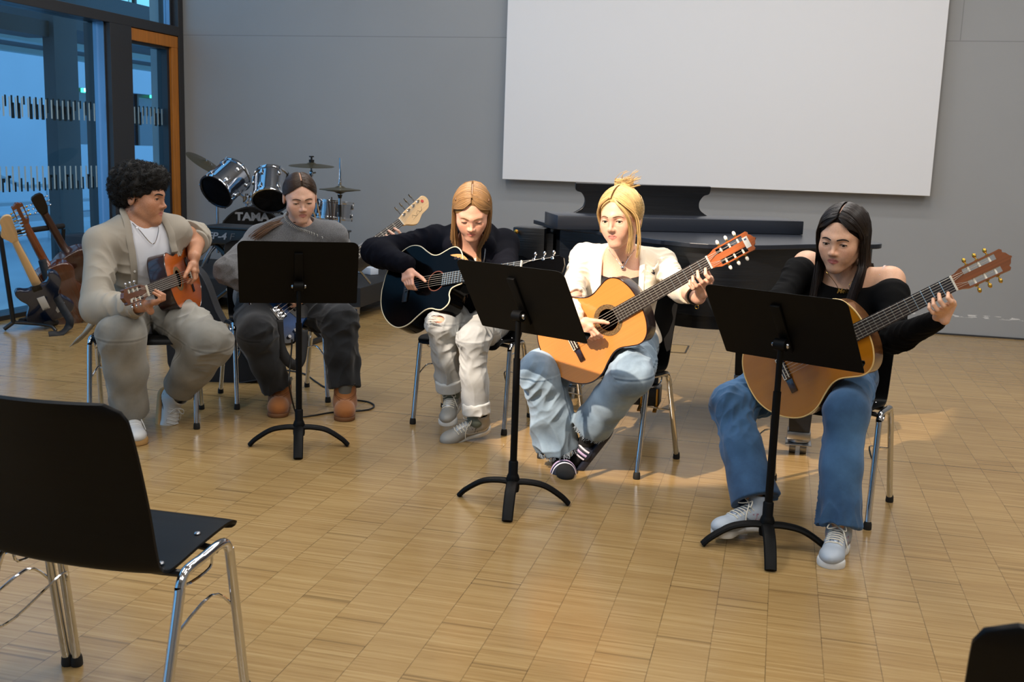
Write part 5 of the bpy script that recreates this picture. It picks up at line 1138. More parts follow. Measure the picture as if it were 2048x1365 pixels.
def rim_loop(o, n, r, k=28, seed=0, jit=0.0):
    R = frame(n); rr = np.random.RandomState(seed); return [o+R@V3(r*math.cos(a), r*math.sin(a), rr.uniform(-jit, jit)) for a in np.linspace(0, 2*PI, k, endpoint=False)]
# ---------------- shoes: local x to the toe, z up, origin under the ankle
def foot_frame(toe_dir, up=(0, 0, 1)):
    x = nrm(toe_dir); z = nrm(np.asarray(up, float)-x*np.dot(up, x)); return np.stack([x, np.cross(z, x), z], 1)
def sneaker(o, R, parent, up_m, sole_m, lace_m, accent=None, s=1.0, logo=None, name='sneaker'):
    k = .02
    prim = [ell((-.030, 0, .052), (.042, .036, .050), k=k), rc((-.01, 0, .058), (.085, 0, .046), .040, .036, k), ell((.135, 0, .036), (.060, .043, .032), k=k), rc((-.020, 0, .07), (-.026, 0, .112), .041, .044, k), plane((0, 0, .020), (0, 0, -1), .004), rc((-.024, 0, .085), (-.028, 0, .15), .034, .038, .006, 's')]
    so = [ecap((-.030, 0, .016), (.140, 0, .014), .043, .049, (0, 1, 0), .98, .01), plane((0, 0, .030), (0, 0, 1), .005), plane((0, 0, .0), (0, 0, -1), .004), ell((.07, .062, .01), (.05, .022, .06), k=.03, op='s')]
    u = mesh_obj(name, [xf(prim, o, R, s)], .003, up_m, parent)
    mesh_obj('sole', [xf(so, o, R, s)], .003, sole_m, u)
    W = lambda q: o+R@(np.asarray(q, float)*s)
    for i in range(6):
        x = .030+.0155*i; q = [surf(prim, (x+.006*(1-abs(y)/.026), y, .2), (0, 0, -1), .2) for y in (-.028, -.014, 0, .014, .028)]
        if all(a is not None for a in q): MB().tube([W(a+V3(0, 0, .0012)) for a in sm(q, 3)], .0028*s, 6).build('lace', lace_m, u)
    tg = [[surf(prim, (x, y, .2), (0, 0, -1), .2) for y in (-.016, -.006, .006, .016)] for x in np.linspace(.032, .112, 7)]
    if accent is not None and all(a is not None for r_ in tg for a in r_): MB().grid([[W(a+V3(0, 0, .0006)) for a in r_] for r_ in tg]).build('tongue', accent, u, solid=.0015)
    for sy in (-1, 1): MB().tube([W(q) for q in sm([(.03, 0, .104), (.035, sy*.022, .116), (.052, sy*.032, .10), (.045, sy*.016, .100), (.03, 0, .105)], 4)], .0023*s, 6).build('lace', lace_m, u)
    MB().tube([W(q) for q in sm([(.03, 0, .104), (.05, .02, .10), (.075, .036, .07), (.082, .046, .040)], 4)], .0023*s, 6).build('lace', lace_m, u)
    if accent is not None:
        for sy in (-1, 1):
            pts = sm([V3(-.055, sy*.030, .05), V3(-.01, sy*.041, .040), V3(.05, sy*.042, .048), V3(.075, sy*.036, .062)], 5); q = [surf(prim, (p[0], sy*.09, p[2]), (0, -sy, 0), .1) for p in pts]; q = [x for x in q if x is not None]
            if len(q) > 3: MB().tube([W(x+V3(0, sy*.0008, 0)) for x in q], .006*s, 8, flat=.25, upv=R@V3(0, 0, 1)).build('overlay', accent, u)
        tp = [surf(prim, (.148+.035*math.cos(a), .06*math.sin(a), .12), (0, 0, -1), .12) for a in np.linspace(-1.9, 1.9, 13)]; tp = [x for x in tp if x is not None]
        if len(tp) > 3: MB().tube([W(x) for x in tp], .007*s, 8, flat=.35).build('toe_overlay', accent, u)
    if logo:
        for sy in (-1, 1):
            for poly in logo[1]:
                q = [surf(prim, (x, sy*.09, z), (0, -sy, 0), .1) for x, z in poly]
                if all(x is not None for x in q):
                    n = len(q); m = MB().add([W(x+V3(0, sy*.0015, 0)) for x in q]+[W(x-V3(0, sy*.002, 0)) for x in q], [tuple(range(n)), tuple(range(2*n-1, n-1, -1))]+[(i, (i+1) % n, n+(i+1) % n, n+i) for i in range(n)]); m.build('logo', logo[0], u, smooth=False)
    return u
def sock(J, s, parent, mt, r=.037, up=.35):
    K, A = J['K'+s], J['A'+s]; return mesh_obj('sock', [rc(lerp(A, K, up), A, r+.012, r, .01), ell(A, (r+.004, r+.004, r+.004), k=.02)], .004, mt, parent)
# ------------------------------------------------------------------ the five players
Z3 = V3(0, 0, 1)
def base_joints(pel, rot, tilt_side=0.0, hw=.085):
    f = V3(math.sin(rot), -math.cos(rot), 0); x = V3(f[1], -f[0], 0)      # facing, person's right
    return dict(P=np.asarray(pel, float), f=f, x=x, HR=np.asarray(pel, float)+x*hw+f*.02, HL=np.asarray(pel, float)-x*hw+f*.02)
def report(n, J):
    d = lambda a, b: np.linalg.norm(J[a]-J[b])
LACE = mat('cream_laces', '#cfc8b8', .8); SOLEW = mat('white_rubber_sole', '#cfd0cf', .55); GUM = mat('gum_rubber_sole', '#b08a55', .6)
NP = ((.000, .048), (.006, .048), (.012, .064), (.014, .048), (.020, .048), (.030, .074), (.024, .074), (.019, .060), (.016, .074), (.010, .074))
LETTER_N = [[(.010, .046), (.016, .046), (.022, .072), (.016, .072)], [(.018, .072), (.023, .072), (.033, .046), (.028, .046)], [(.028, .046), (.034, .046), (.040, .072), (.034, .072)]]
SWOOSH = [[(-.035, .062), (-.020, .040), (.000, .036), (.030, .046), (.085, .068)][:3]+[(.030, .052), (.0, .048)], [(.0, .036), (.085, .070), (.030, .054), (.0, .048)]]
# ================= P5: girl in the black off-shoulder top
J = base_joints((.225, 4.25, .515), math.radians(-16.5))
J['SR'] = AY(1612, 527, 4.30); J['SL'] = bone(J['SR'], (1783, 560), .335, True); J['N'] = AY(1692, 558, 4.235)
g = Gf(G5); J['WL'], hL, tipsL, _ = fret_hand(g, [.625, .598, .574, .556], [.022, .012, .018, .026], 1.0, wo=-.06, wt=.078, wc=-.060)
J['WR'], hR, tipsR, _ = strum_hand(g, .13, .93)
J['ER'] = ik(J['SR'], J['WR'], .28, .25, (1528, 600)); J['EL'] = ik(J['SL'], J['WL'], .28, .25, (1792, 672))
legs(J, (((1461, 810), (1514, 1012)), ((1692, 826), (1677, 1058))), (.40, .40), (.085, .085)); report('P5', J)
ho = AY(1684, 478, 4.14); HR_ = head_frame(ho, -17, 13, 3); hs = 1.0
hp = head_prims(0, .0048, .001, 1.15, 1.10); J5 = J
p5 = person('person', 'girl with long straight dark hair in a black off-shoulder top and blue jeans, rightmost guitarist', J, (ho, HR_, hs), hp, (hR, hL), '#e2b191', '#b3565a', cheek=.35)
face_bits(ho, HR_, hs, hp, p5, '#2a1710', '#1a100c', (-6, 22), .0048, .001, .0031, .0012)
BT = mat('black_rib_knit', '#060607', .85, spec=.12, bump=((500, 500, 80), .25, .001))
x, f, u = shoulders_frame(J); tp = torso_prims(J, .010, 1)
arms = []
for sd in 'RL': arms += arm_prims(J, sd, (.046, .037, .037, .026), .009)
top = [grp(tp+[plane(J['N']-u*.022, nrm(u+f*.05), .012)], .03)]
for sd in 'RL':
    S, E, Wp = J['S'+sd], J['E'+sd], J['W'+sd]; d_ = nrm(E-S); a_ = [rc(S, E, .056, .046, .02)]+arm_prims(J, sd, (.046, .037, .037, .026), .009)[1:]
    n_ = nrm(d_*.75-u*.66+(x if sd == 'R' else -x)*.2); top.append(grp(a_+[plane(lerp(S, E, .16), -n_, .008)], .02)); top.append(rc(lerp(S, E, .24)-u*.004, lerp(S, E, .36), .062, .058, .02))
    top.append(rc(lerp(J['N'], S, .55)-u*.085+f*.02, lerp(S, E, .2)-u*.03+f*.012, .055, .045, .04))
top += gcut(G5)
mesh_obj('off_shoulder_top', top, .0042, BT, p5, disp=folds([(lerp(J['P'], J['N'], .1), J['N'], .09, .004, .001, 0), (J['SR'], J['ER'], .07, .001, .004, 0), (J['ER'], J['WR'], .06, .004, .002, 0), (J['SL'], J['EL'], .07, .001, .004, 0), (J['EL'], J['WL'], .06, .004, .002, 0)], 5, .0015))
DN5 = denim('blue_denim', '#152740', '#4c739c')
jn = [ell(J['P'], (.165, .125, .120), np.stack([J['x'], J['f'], Z3], 1), .04), leg_group(J, 'R', (.104, .090, .077), (.074, .070, .092), .96), leg_group(J, 'L', (.102, .088, .076), (.074, .067, .076), .98)]
SEG = lambda J, a=1: [(J['HR'], J['KR'], .10, .006*a, .008*a, 0), (J['KR'], lerp(J['KR'], J['AR'], .35), .10, .009*a, .005*a, 0), (lerp(J['KR'], J['AR'], .35), J['AR'], 2.2, .006*a, .010*a, 1), (J['HL'], J['KL'], .10, .006*a, .008*a, 0), (J['KL'], lerp(J['KL'], J['AL'], .35), .10, .009*a, .005*a, 0), (lerp(J['KL'], J['AL'], .35), J['AL'], 2.2, .006*a, .010*a, 1)]
mesh_obj('jeans', jn+gcut(G5), .0042, DN5, p5, disp=folds(SEG(J), 7, .0025), color=wear(J, 2))
SIL = mat('silver_mesh_sneaker', '#a3adb9', .5, .1, bump=(600, .3, .001)); PNK = mat('mauve_overlay', '#a07a8c', .5); SLV = mat('silver_overlay', '#7d8898', .3, .5)
sneaker(J['AR']-Z3*.085+nrm(V3(-.20, -.16, 0))*.01, foot_frame(nrm(FL(1462, 1050)-FL(1535, 1035))), p5, SIL, SOLEW, LACE, SLV, .98, (PNK, LETTER_N))
sneaker(J['AL']-Z3*.085, foot_frame(nrm(FL(1662, 1118)-FL(1678, 1080))), p5, SIL, SOLEW, LACE, SLV, .98, (PNK, LETTER_N))
# hair: long, dark, centre part, falling over both shoulders
HM5 = strand_mat('dark_brown_hair', '#1a110d', .6, .40)
def HW(o, R, s): return lambda *q: o+R@(np.array(q, float)*s)
def cap_prims(face=(0, .106, -.012), fr_=(.0600, .062, .111), inf=.010, back=-.03):
    return [ell((0, -.012, .035), (.077+inf, .094+inf, .085+inf), k=.01), ell((0, -.045, -.02), (.066+inf, .055+inf, .07+inf), k=.03), ell(face, fr_, k=.012, op='s')]
def hair_cap(o, R, s, parent, mt, part=None, **kw):
    m2 = MATS.get(mt.name+'_base')
    if m2 is None: m2 = mt.copy(); m2.name = mt.name+'_base'; MATS[m2.name] = m2; m2.node_tree.nodes['Principled BSDF'].inputs['Roughness'].default_value = .8; m2.node_tree.nodes['Principled BSDF'].inputs['Specular IOR Level'].default_value = .15
    mt = m2
    if part:
        pp = cap_prims(**kw); q = [surf([pp[0]], (0, y, .035+.16*math.sin(math.acos(max(-1, min(1, (y+.012)/.12))))), V3(0, -.012-y, -.2), .4) for y in np.linspace(part[0], part[1], 14)]
        MB().tube([o+R@(a*s) for a in q if a is not None], [part[2]]*sum(a is not None for a in q), 6).build('hair_parting', mat('scalp_skin', '#b98d75', .6), parent)
    return mesh_obj('hair', [xf(cap_prims(**kw), o, R, s)], .0035, mt, parent, color=lambda V: np.full((len(V), 3), .35))
def sweep(h, n, seed, rad=(.0865, .1045, .0955), y1=.069, span=.155, low=-.05, back=.02):
    """strands combed from the centre part down the sides of the head"""
    rs = np.random.RandomState(seed); out = []; c_ = V3(0, -.012, .035)
    for k in range(n):
        sd = 1 if k % 2 else -1; t = rs.rand(); y0 = y1-span*t; R_ = V3(*rad)*(1+rs.uniform(-.008, .03)); fr = max(0, 1-t*4); w = rs.normal()*.003; z0 = .035+rad[2]*math.sqrt(max(0, 1-((y0+.012)/rad[1])**2))
        P_ = np.asarray(sm([V3(sd*.0045, y0, z0), V3(sd*.032, y0*.98-.003+w+.005*fr, z0-.004-.024*fr), V3(sd*.060, y0*.86-back*.4*(1-fr)+w, .075-.020*fr), V3(sd*.082, y0*.66-back*.8+w, .030), V3(sd*.086, y0*.52-back+w, -.015), V3(sd*.084, y0*.42-back+w, low)], 5))
        q = (P_-c_)/R_; nq = np.linalg.norm(q, axis=1, keepdims=True); m = (P_[:, 2:3] > .0); q = np.where(m, q/nq, q*np.maximum(1, .985/np.maximum(nq, .2))); out.append([h(*(c_+a*R_)) for a in q])
    return np.array(out)
h = HW(ho, HR_, hs); hr = hair_cap(ho, HR_, hs, p5, HM5, part=(.064, -.05, .0042), inf=.004)
T = J['N']; guides = []
pth = []
for sd, S in ((1, J['SR']), (-1, J['SL'])):
    gs = []
    for q, (y0, drop, fw) in enumerate(((.062, .30, .10), (.035, .31, .09), (.00, .32, .05), (-.03, .33, .00), (-.065, .34, -.06), (-.09, .34, -.09))):
        e = h(sd*.060, 0, 0)
        shp = lerp(T, S, .42+.06*(q < 3))+f*(fw*.9+.02)+u*(.034)
        low = lerp(T, S, .34+.05*q*.5)+f*(fw+.055)-u*(drop*.62); end = lerp(T, S, .30+.05*q*.5)+f*(fw+.06)-u*drop
        gs.append([h(sd*.0045, y0+.006 if y0 > 0 else y0, .120-.018*max(0, y0/.062)**2-(.03 if y0 < -.08 else 0)), h(sd*.048, y0+.002 if q < 2 else y0, .098-.012*(q == 0)), h(sd*.080, y0*.75-.004, .035), h(sd*(.083-.004*(q == 0)), y0*.55-.008, -.045), lerp(h(sd*.083, y0*.5-.01, -.10), shp, .45), shp, low, end])
    pth.append(guide_strands(gs, 1000, 22, .0055, 3+sd))
strands('hair', np.concatenate(pth), .0012, HM5, p5); strands('hair_top', sweep(h, 1500, 41), .0012, HM5, p5)
# necklace with the script name
CHN = mat('fine_gold_chain', '#c8a357', .25, 1.0)
mid = J['N']+f*.088-u*.105
sidep = lambda s_, a: J['N']+x*s_*.055*a+f*.06-u*.02
npl = AY(1688, 583, (J['N']+f*.118)[1])
npl = (lambda a: npl if a is None else a+f*.003)(surf(top, npl+f*.15, -f, .3))
nl = MB().tube(sm([J['N']+x*.058+f*.060+u*.02, lerp(J['N']+x*.058+f*.06+u*.02, npl, .5)+f*.012, npl+CR*-.021], 6), .0010, 6).tube(sm([J['N']-x*.058+f*.060+u*.02, lerp(J['N']-x*.058+f*.06+u*.02, npl, .5)+f*.012, npl+CR*.021], 6), .0010, 6).build('necklace', CHN, p5)
MB().text('Melda', .024, npl+f*.006, np.stack([nrm(CR), nrm(CU), -nrm(CF)], 1), 0, .0012, shear=.35, bold=.0004).build('name_pendant', CHN, nl, smooth=False)
# clear bra strap on the left shoulder
MB().tube(sm([lerp(J['N'], J['SL'], .80)+u*.048-f*.02, lerp(J['N'], J['SL'], .82)+u*.052+f*.012, lerp(J['N'], J['SL'], .82)+u*.02+f*.045], 5), .004, 6, flat=.3, upv=x).build('strap', mat('pale_strap', '#d9b9ae', .4), p5)
# ================= P4: blonde girl in the cream cardigan
J = base_joints((-.645, 4.585, .515), math.radians(-19.5))
J['SR'] = AY(1168, 514, 4.64); J['SL'] = bone(J['SR'], (1326, 526), .335, True); J['N'] = AY(1243, 520, 4.54)
g = Gf(G4); J['WL'], hL, tipsL, ddL = fret_hand(g, [.632, .600, .574, .556], [.016, .010, .018, .026], 1.0, wo=-.06, wt=.092, wc=-.050)
J['WR'], hR, tipsR, ddR = strum_hand(g, .125, .95, wx=-.052, wb=.085, b0=-.018)
J['ER'] = ik(J['SR'], J['WR'], .28, .25, (1085, 592)); J['EL'] = ik(J['SL'], J['WL'], .28, .25, (1335, 632))
legs(J, (((1082, 745), (1122, 912)), ((1262, 748), (1176, 862))), (.42, .40), (.085, .14)); report('P4', J); J4 = J
ho = AY(1241, 437, 4.43); HR_ = head_frame(ho, -24, 9, -3); hs = 1.0; hp = head_prims(0, .0052, .0005, 1.0)
x, f, u = shoulders_frame(J)
p4 = person('person', 'blonde girl with pinned-up hair in a cream cardigan, wide jeans and striped slides', J, (ho, HR_, hs), hp, (hR, hL), '#e3b096', '#bf6f69', cheek=.3)
face_bits(ho, HR_, hs, hp, p4, '#3a3a30', '#6b4c33', (-8, 12), .0052, .0005, .0024, .0012)
CD = mat('cream_fine_knit', '#e9dcc6', .85, bump=((700, 700, 200), .2, .0008), sheen=.25, var=(6, .03)); CAMI = mat('black_camisole', '#08080a', .7, bump=(400, .3, .0008))
tp = torso_prims(J, .016, 1); arms = arm_prims(J, 'R', (.043, .038, .038, .029), .011)+arm_prims(J, 'L', (.043, .039, .039, .036), .011, stop=.52)
Rf_ = np.stack([x, f, u], 1); c0 = lerp(J['P'], J['N'], .66)
op = [boxp(c0+f*.14+u*-.02, (.084, .11, .30), Rf_, .03, .012), ell(J['N']+f*.065+u*.03, (.072, .09, .08), Rf_, .02, 's'), rc(J['N']+f*.01, ho, .052, .058, .012, 's')]
cw = nrm(J['WL']-J['EL'])
card = [grp(tp+op+[plane(lerp(J['P'], J['N'], .02), -u, .004)], .03), grp(arms[:3], .03), grp(arms[3:]+[plane(lerp(J['EL'], J['WL'], .56), cw, .003)], .03), rc(J['N']-u*.040, J['SR']-u*.008, .052, .053, .03), rc(J['N']-u*.040, J['SL']-u*.008, .052, .053, .03)]+op[1:]
DISP = lambda sd, J=None: None
card += gcut(G4)
mesh_obj('cardigan', card, .004, CD, p4, disp=folds([(lerp(J['P'], J['N'], .0), J['N'], 3.0, .004, .001, 1), (J['SR'], J['ER'], .075, .002, .005, 0), (J['ER'], J['WR'], .055, .005, .002, 0), (J['SL'], J['EL'], .075, .002, .005, 0), (J['EL'], J['WL'], .055, .005, .003, 0)], 9, .0018))
for s_ in (-1, 1):  # button bands
    pts = [c0+x*s_*.090+f*(.105-.03*abs(t-.3))+u*(t*.27) for t in np.linspace(-.9, .62, 8)]; pts.append(J['N']+x*s_*.070+u*.020+f*.02); pts.append(J['N']+x*s_*.05+u*.03-f*.04)
    q = [surf(card, p_+f*.12, -f, .3) for p_ in pts[:8]]; q = [a for a in q if a is not None]
    if len(q) > 3: MB().tube(sm(q+pts[8:], 3), .011, 8, flat=.28, upv=x).build('button_band', CD, p4)
cam_p = [grp(torso_prims(J, .010, 1)+[plane(J['N']-u*.062+f*.1, nrm(u+f*.30), .01), ell(J['N']+f*.12-u*.035, (.060, .06, .036), Rf_, .015, 's')], .03)]
mesh_obj('camisole', cam_p, .004, CAMI, p4)
lg = hit(card, (1307, 547)); 
if lg is not None:
    n_ = nrm(CAM-lg); X_ = nrm(CR); Y_ = np.cross(n_, X_); RL_ = np.stack([X_, Y_, n_], 1)
    m = MB(); m.prism([(-.006, -.004), (.005, -.004), (.006, .002), (.002, .004), (-.006, .003)], -.004, .0015, lg, RL_); 
    for a, b, c_, d_ in ((-.006, -.003, -.009, -.011), (-.003, -.004, -.002, -.011), (.004, -.003, .006, -.010), (-.006, .002, -.009, .005), (.0, .004, .001, .011), (.001, .008, .006, .002), (.001, .011, -.004, .016)): m.tube([lg+RL_@V3(a, b, .001), lg+RL_@V3(c_, d_, .001)], .0013, 6)
    m.ball(lg+RL_@V3(.0015, .0125, .001), .0018, 8); m.build('embroidered_rider', mat('navy_thread', '#171a2a', .8), p4)
DN4 = denim('washed_blue_denim', '#43586c', '#a3b8ca')
nA = nrm(J['AR']-J['KR']); nB = nrm(J['AL']-J['KL'])
jn = [ell(J['P'], (.165, .125, .120), np.stack([J['x'], J['f'], Z3], 1), .04), leg_group(J, 'R', (.108, .096, .088), (.090, .090, .096), .89), leg_group(J, 'L', (.104, .090, .084), (.086, .076, .084), .91)]
mesh_obj('jeans', jn+gcut(G4), .0042, DN4, p4, disp=folds(SEG(J, 1.2), 21, .003), color=wear(J, 4))
for sd, rr_, hf_ in (('R', .096, .89), ('L', .084, .91)):   # frayed hems
    K, A = J['K'+sd], J['A'+sd]; n_ = nrm(A-K); o_ = lerp(K, A, hf_); R_ = frame(n_); rs = np.random.RandomState(4); P_ = []
    for k in range(260):
        a = rs.uniform(0, 2*PI); q = o_+R_@V3(math.cos(a), math.sin(a), 0)*(rr_-.007); e = q+n_*rs.uniform(.006, .022)+R_@V3(*(rs.normal(size=2)*.003), 0); P_.append([q-n_*.006, lerp(q, e, .5)+rs.normal(size=3)*.0025, e])
    strands('frayed_hem', np.array(P_), .0009, mat('frayed_cotton', '#a9b8c6', .9), p4)
BLS = mat('black_sock', '#0d0e11', .9, bump=(400, .3, .001)); NAVY = mat('navy_foam_slide', '#141a2b', .6); WSTR = mat('pale_slide_stripe', '#d4cfdc', .6); LSTR = mat('lilac_slide_stripe', '#b9a3c9', .6)
for sd, td, upv in (('R', nrm(V3(.20, -.62, -.30)), Z3), ('L', nrm(FL(1128, 922, .03)-J['AL']), nrm(Z3+V3(0, -.3, 0)))):
    K, A = J['K'+sd], J['A'+sd]; Rr = foot_frame(td, upv)
    if sd == 'R': Rr = foot_frame(nrm(FL(1143, 968, .02)-FL(1112, 902, .03)), Z3)
    o_ = A-Rr[:, 2]*.075; W = lambda q: o_+Rr@np.array(q, float)
    mesh_obj('sock', [rc(lerp(A, K, .34), A, .044, .040, .02), xf([ell((-.028, 0, .045), (.040, .034, .040), k=.02), rc((0, 0, .055), (.10, 0, .045), .037, .033, .02), ell((.135, 0, .038), (.052, .038, .024), k=.02)], o_, Rr, 1.0)], .0035, BLS, p4)
    so = [ecap((-.030, 0, .008), (.145, 0, .008), .046, .052, (0, 1, 0), .95, .01), plane((0, 0, .022), (0, 0, 1), .005), plane((0, 0, -.008), (0, 0, -1), .005)]
    sl = mesh_obj('slide', [xf(so, o_, Rr, 1.0)], .003, NAVY, p4)
    st_ = [ell((.085, 0, .018), (.046, .055, .066), k=.01), plane((0, 0, .012), (0, 0, -1), .004), plane((.122, 0, .03), (1, 0, -.25), .004), plane((.045, 0, .03), (-1, 0, .1), .004)]
    mesh_obj('slide_strap', [xf(st_, o_, Rr, 1.0)], .0025, NAVY, sl)
    for k_, mt_ in ((0, WSTR), (1, LSTR), (2, WSTR)):
        xx = .064+.018*k_; pts = [surf(st_, (xx+.004*math.sin(a), .09*math.cos(a), .012+.10*math.sin(a)), (0, -math.cos(a), -math.sin(a)), .12) for a in np.linspace(.25, PI-.25, 15)]; pts = [p_ for p_ in pts if p_ is not None]
        if len(pts) > 4: MB().tube([W(p_) for p_ in pts], .0055, 8, flat=.35, upv=Rr[:, 0]).build('stripe', mt_, sl)
# hair: centre part, swept up into a loose clip, strands by the face
HM4 = strand_mat('honey_blonde_hair', '#c9a870', .30, .36); h = HW(ho, HR_, hs)
hair_cap(ho, HR_, hs, p4, HM4, inf=.005, part=(.068, -.03, .0042))
rs = np.random.RandomState(8); pth = []; cl = (0, -.085, .085)
for k in range(1300):
    sd = 1 if k % 2 else -1; t = rs.uniform(0, 1); y0 = .069-.14*t; z0 = .112 if y0 < .02 else .118-.55*(y0-.02)
    z0 = .035+.098*math.sqrt(max(0, 1-((y0+.012)/.108)**2)); start = V3(sd*.0045, y0, z0-.004)
    low = rs.uniform(.0, 1)**.8*(1-t*.8); side = V3(sd*(.062+.024*low), y0*.45+.01-.02*low, .075-.085*low); bk = V3(sd*.058, -.055, .045+.03*rs.rand()-.05*low); en = V3(sd*.012+rs.normal()*.01, cl[1]+rs.normal()*.008, cl[2]+rs.normal()*.012)
    P_ = np.asarray(sm([start, lerp(start, side, .5)+V3(sd*.016, .010*(1-t), .010), side, bk, en], 5)); c_ = V3(0, -.012, .035); rad = V3(.088, .105, .096)*(1+rs.uniform(-.02, .05)); q_ = (P_-c_)/rad; nq = np.linalg.norm(q_, axis=1, keepdims=True); q_ = q_/nq*np.where(np.arange(len(P_))[:, None] > len(P_)-4, np.maximum(nq, 1), 1); pth.append([h(*(c_+a*rad)) for a in q_])
strands('hair', np.array(pth), .0013, HM4, p4)
pth = []
for k in range(420):   # twisted bun ends on the crown
    a = rs.uniform(0, 2*PI); b_ = rs.uniform(.6, 1.0); c_ = V3(0, -.055, .125); r0 = .034*b_; ph = rs.uniform(0, 6); pts = [c_+V3(r0*math.cos(ph+t*2.6)*1.25, r0*math.sin(ph+t*2.6)*.8, .022*math.sin(a)*(.5+.5*b_)+.012*t*math.sin(a*2)) for t in np.linspace(0, 1.3, 12)]
    if k % 7 == 0: e = pts[-1]; pts[-3:] = [lerp(pts[-4], e+V3(-.018, 0, .03), .4), lerp(pts[-4], e+V3(-.034, .01, .038), .7), e+V3(-.05, .01, .036)]
    pth.append([h(*p_) for p_ in pts])
strands('hair_bun', np.array(pth), .0017, HM4, p4)
gd = lambda sd, of: [h(sd*.012, .082, .098), h(sd*.040, .094+of, .075), h(sd*.068, .078+of, .030), h(sd*.076, .066+of, -.03), h(sd*.070, .062+of, -.085), h(sd*.060, .066+of, -.125)]
strands('fringe_strand', np.concatenate([guide_strands([gd(-1, 0), gd(-1, .006)], 60, 18, .004, 2), guide_strands([[h(-.015, .080, .10), h(-.055, .075, .07), h(-.086, .04, .02), h(-.090, .03, -.05), h(-.086, .035, -.11), h(-.080, .04, -.15)]]*2, 36, 18, .004, 3), guide_strands([[h(.012, .082, .098), h(.05, .078, .07), h(.078, .05, .03), h(.08, .04, .0), h(.078, .03, -.03), h(.078, .03, -.05)]]*2, 26, 18, .003, 4)]), .0012, HM4, p4)
MB().tube(rim_loop(h(-.080, -.012, -.028), HR_[:, 0], .008, 14), .0014, 6, closed=True).build('earring', mat('silver_jewellery', '#c9c9cc', .2, 1), p4)
# necklaces, bracelet, watch, nails
SJ = mat('silver_jewellery', '#c9c9cc', .2, 1)
pen = surf(BODY[0], AY(1241, 552, (J['N']+f*.25)[1]), -f, .4); pen = J['N']+f*.09-u*.05 if pen is None else pen+f*.004
nk = chain([J['N']+x*.054+u*.055, lerp(J['N']+x*.054+u*.055, pen, .5), pen, lerp(J['N']-x*.054+u*.055, pen, .5), J['N']-x*.054+u*.055], f, .0011).build('necklace', SJ, p4)
MB().ball(pen-u*.004+f*.004, (.009, .009, .009), 14).build('pendant', SJ, nk); MB().box(pen+u*.018+f*.006, (.010, .002, .003), Rf_).box(pen+u*.016+f*.006, (.003, .002, .014), Rf_).build('cross_pendant', SJ, nk)
wl = lerp(J['EL'], J['WL'], .86); MB().tube(rim_loop(wl, cw, .0305, 26), .0052, 8, closed=True).build('hair_tie_bracelet', BLK, p4)
w2 = lerp(J['EL'], J['WL'], .80); br = MB().tube(rim_loop(w2, nrm(cw+V3(.1, .1, 0)), .033, 26), .0015, 6, closed=True).build('bracelet', mat('fine_gold_chain', '#c8a357', .25, 1.0), p4)
MB().tube(rim_loop(w2-Z3*.045-f*.0+CR*.012, CF, .007, 16), .0018, 6, closed=True).tube([w2-Z3*.033+CR*.01, w2-Z3*.039+CR*.012], .0010, 6).build('charm', mat('fine_gold_chain', '#c8a357', .25, 1.0), br)
NAIL = mat('dark_red_nail', '#5a1620', .15, coat=1)
for t_, d_ in zip(tipsL, ddL): n_ = nrm(t_-d_); MB().ball(t_+g.z*.0035+n_*.0015+g.F*.003, (.0042, .0042, .0042), 8).build('fingernail', NAIL, p4)
# ================= P3: girl in the navy hoodie
J = base_joints((-1.41, 5.0, .51), math.radians(-5))
J['SR'] = AY(868, 482, 4.90); J['SL'] = bone(J['SR'], (1008, 490), .335, True); J['N'] = AY(940, 492, 4.84)
g = Gf(G3); J['WL'], hL, tipsL, _ = fret_hand(g, [.60, .575, .55, .53], [.016, .010, .018, .024], 1.0, wo=-.05)
J['WR'], hR, tipsR, _ = strum_hand(g, .075, .95, wx=-.045, wb=.088, b0=-.01)
J['ER'] = ik(J['SR'], J['WR'], .285, .25, (796, 496)); J['EL'] = ik(J['SL'], J['WL'], .285, .25, (1035, 600))
legs(J, (((882, 648), (902, 790)), ((946, 680), (952, 840))), (.41, .38), (.16, .10)); report('P3', J)
ho = AY(944, 425, 4.68); HR_ = head_frame(ho, -1, 30, 0); hs = 1.0; hp = head_prims(0, .0030, .0035, .95); x, f, u = shoulders_frame(J); Rf_ = np.stack([x, f, u], 1)
p3 = person('person', 'girl with long dark-blonde hair in a navy hoodie, ripped pale jeans and grey sneakers', J, (ho, HR_, hs), hp, (hR, hL), '#e2ab92', '#bd6a66', cheek=.4, extra=())
face_bits(ho, HR_, hs, hp, p3, '#4a4a42', '#8a6a48', (0, 30), .0030, .0035, .0022, .0010)
HD = mat('navy_fleece', '#070812', .9, spec=.12, bump=(220, .25, .001)); TEE = mat('white_cotton', '#d8d5d2', .8, bump=(300, .15, .0008))
tp = torso_prims(J, .026, 1); arms = []
for sd in 'RL': arms += arm_prims(J, sd, (.054, .048, .046, .034), .016)
c0 = lerp(J['P'], J['N'], .66); nb = ho+HR_@V3(0, -.02, -.062)
op = [rc(J['N']+f*.02, nb+f*.01, .066, .072, .012, 's'), ell(J['N']+f*.10-u*.05, (.058, .075, .11), Rf_, .02, 's')]
hood = [grp(tp, .03), grp(arms, .03), rc(J['N']-u*.03, J['SR']+u*.004, .064, .068, .03), rc(J['N']-u*.03, J['SL']+u*.004, .064, .068, .03)]
for s_ in (-1, 1): hood.append(rc(J['N']+x*s_*.085+u*.03+f*.05, J['N']+x*s_*.075+u*.035-f*.07, .036, .042, .03)); hood.append(rc(J['N']+x*s_*.085+u*.03+f*.05, J['N']+x*s_*.05-u*.09+f*.115, .030, .020, .025))
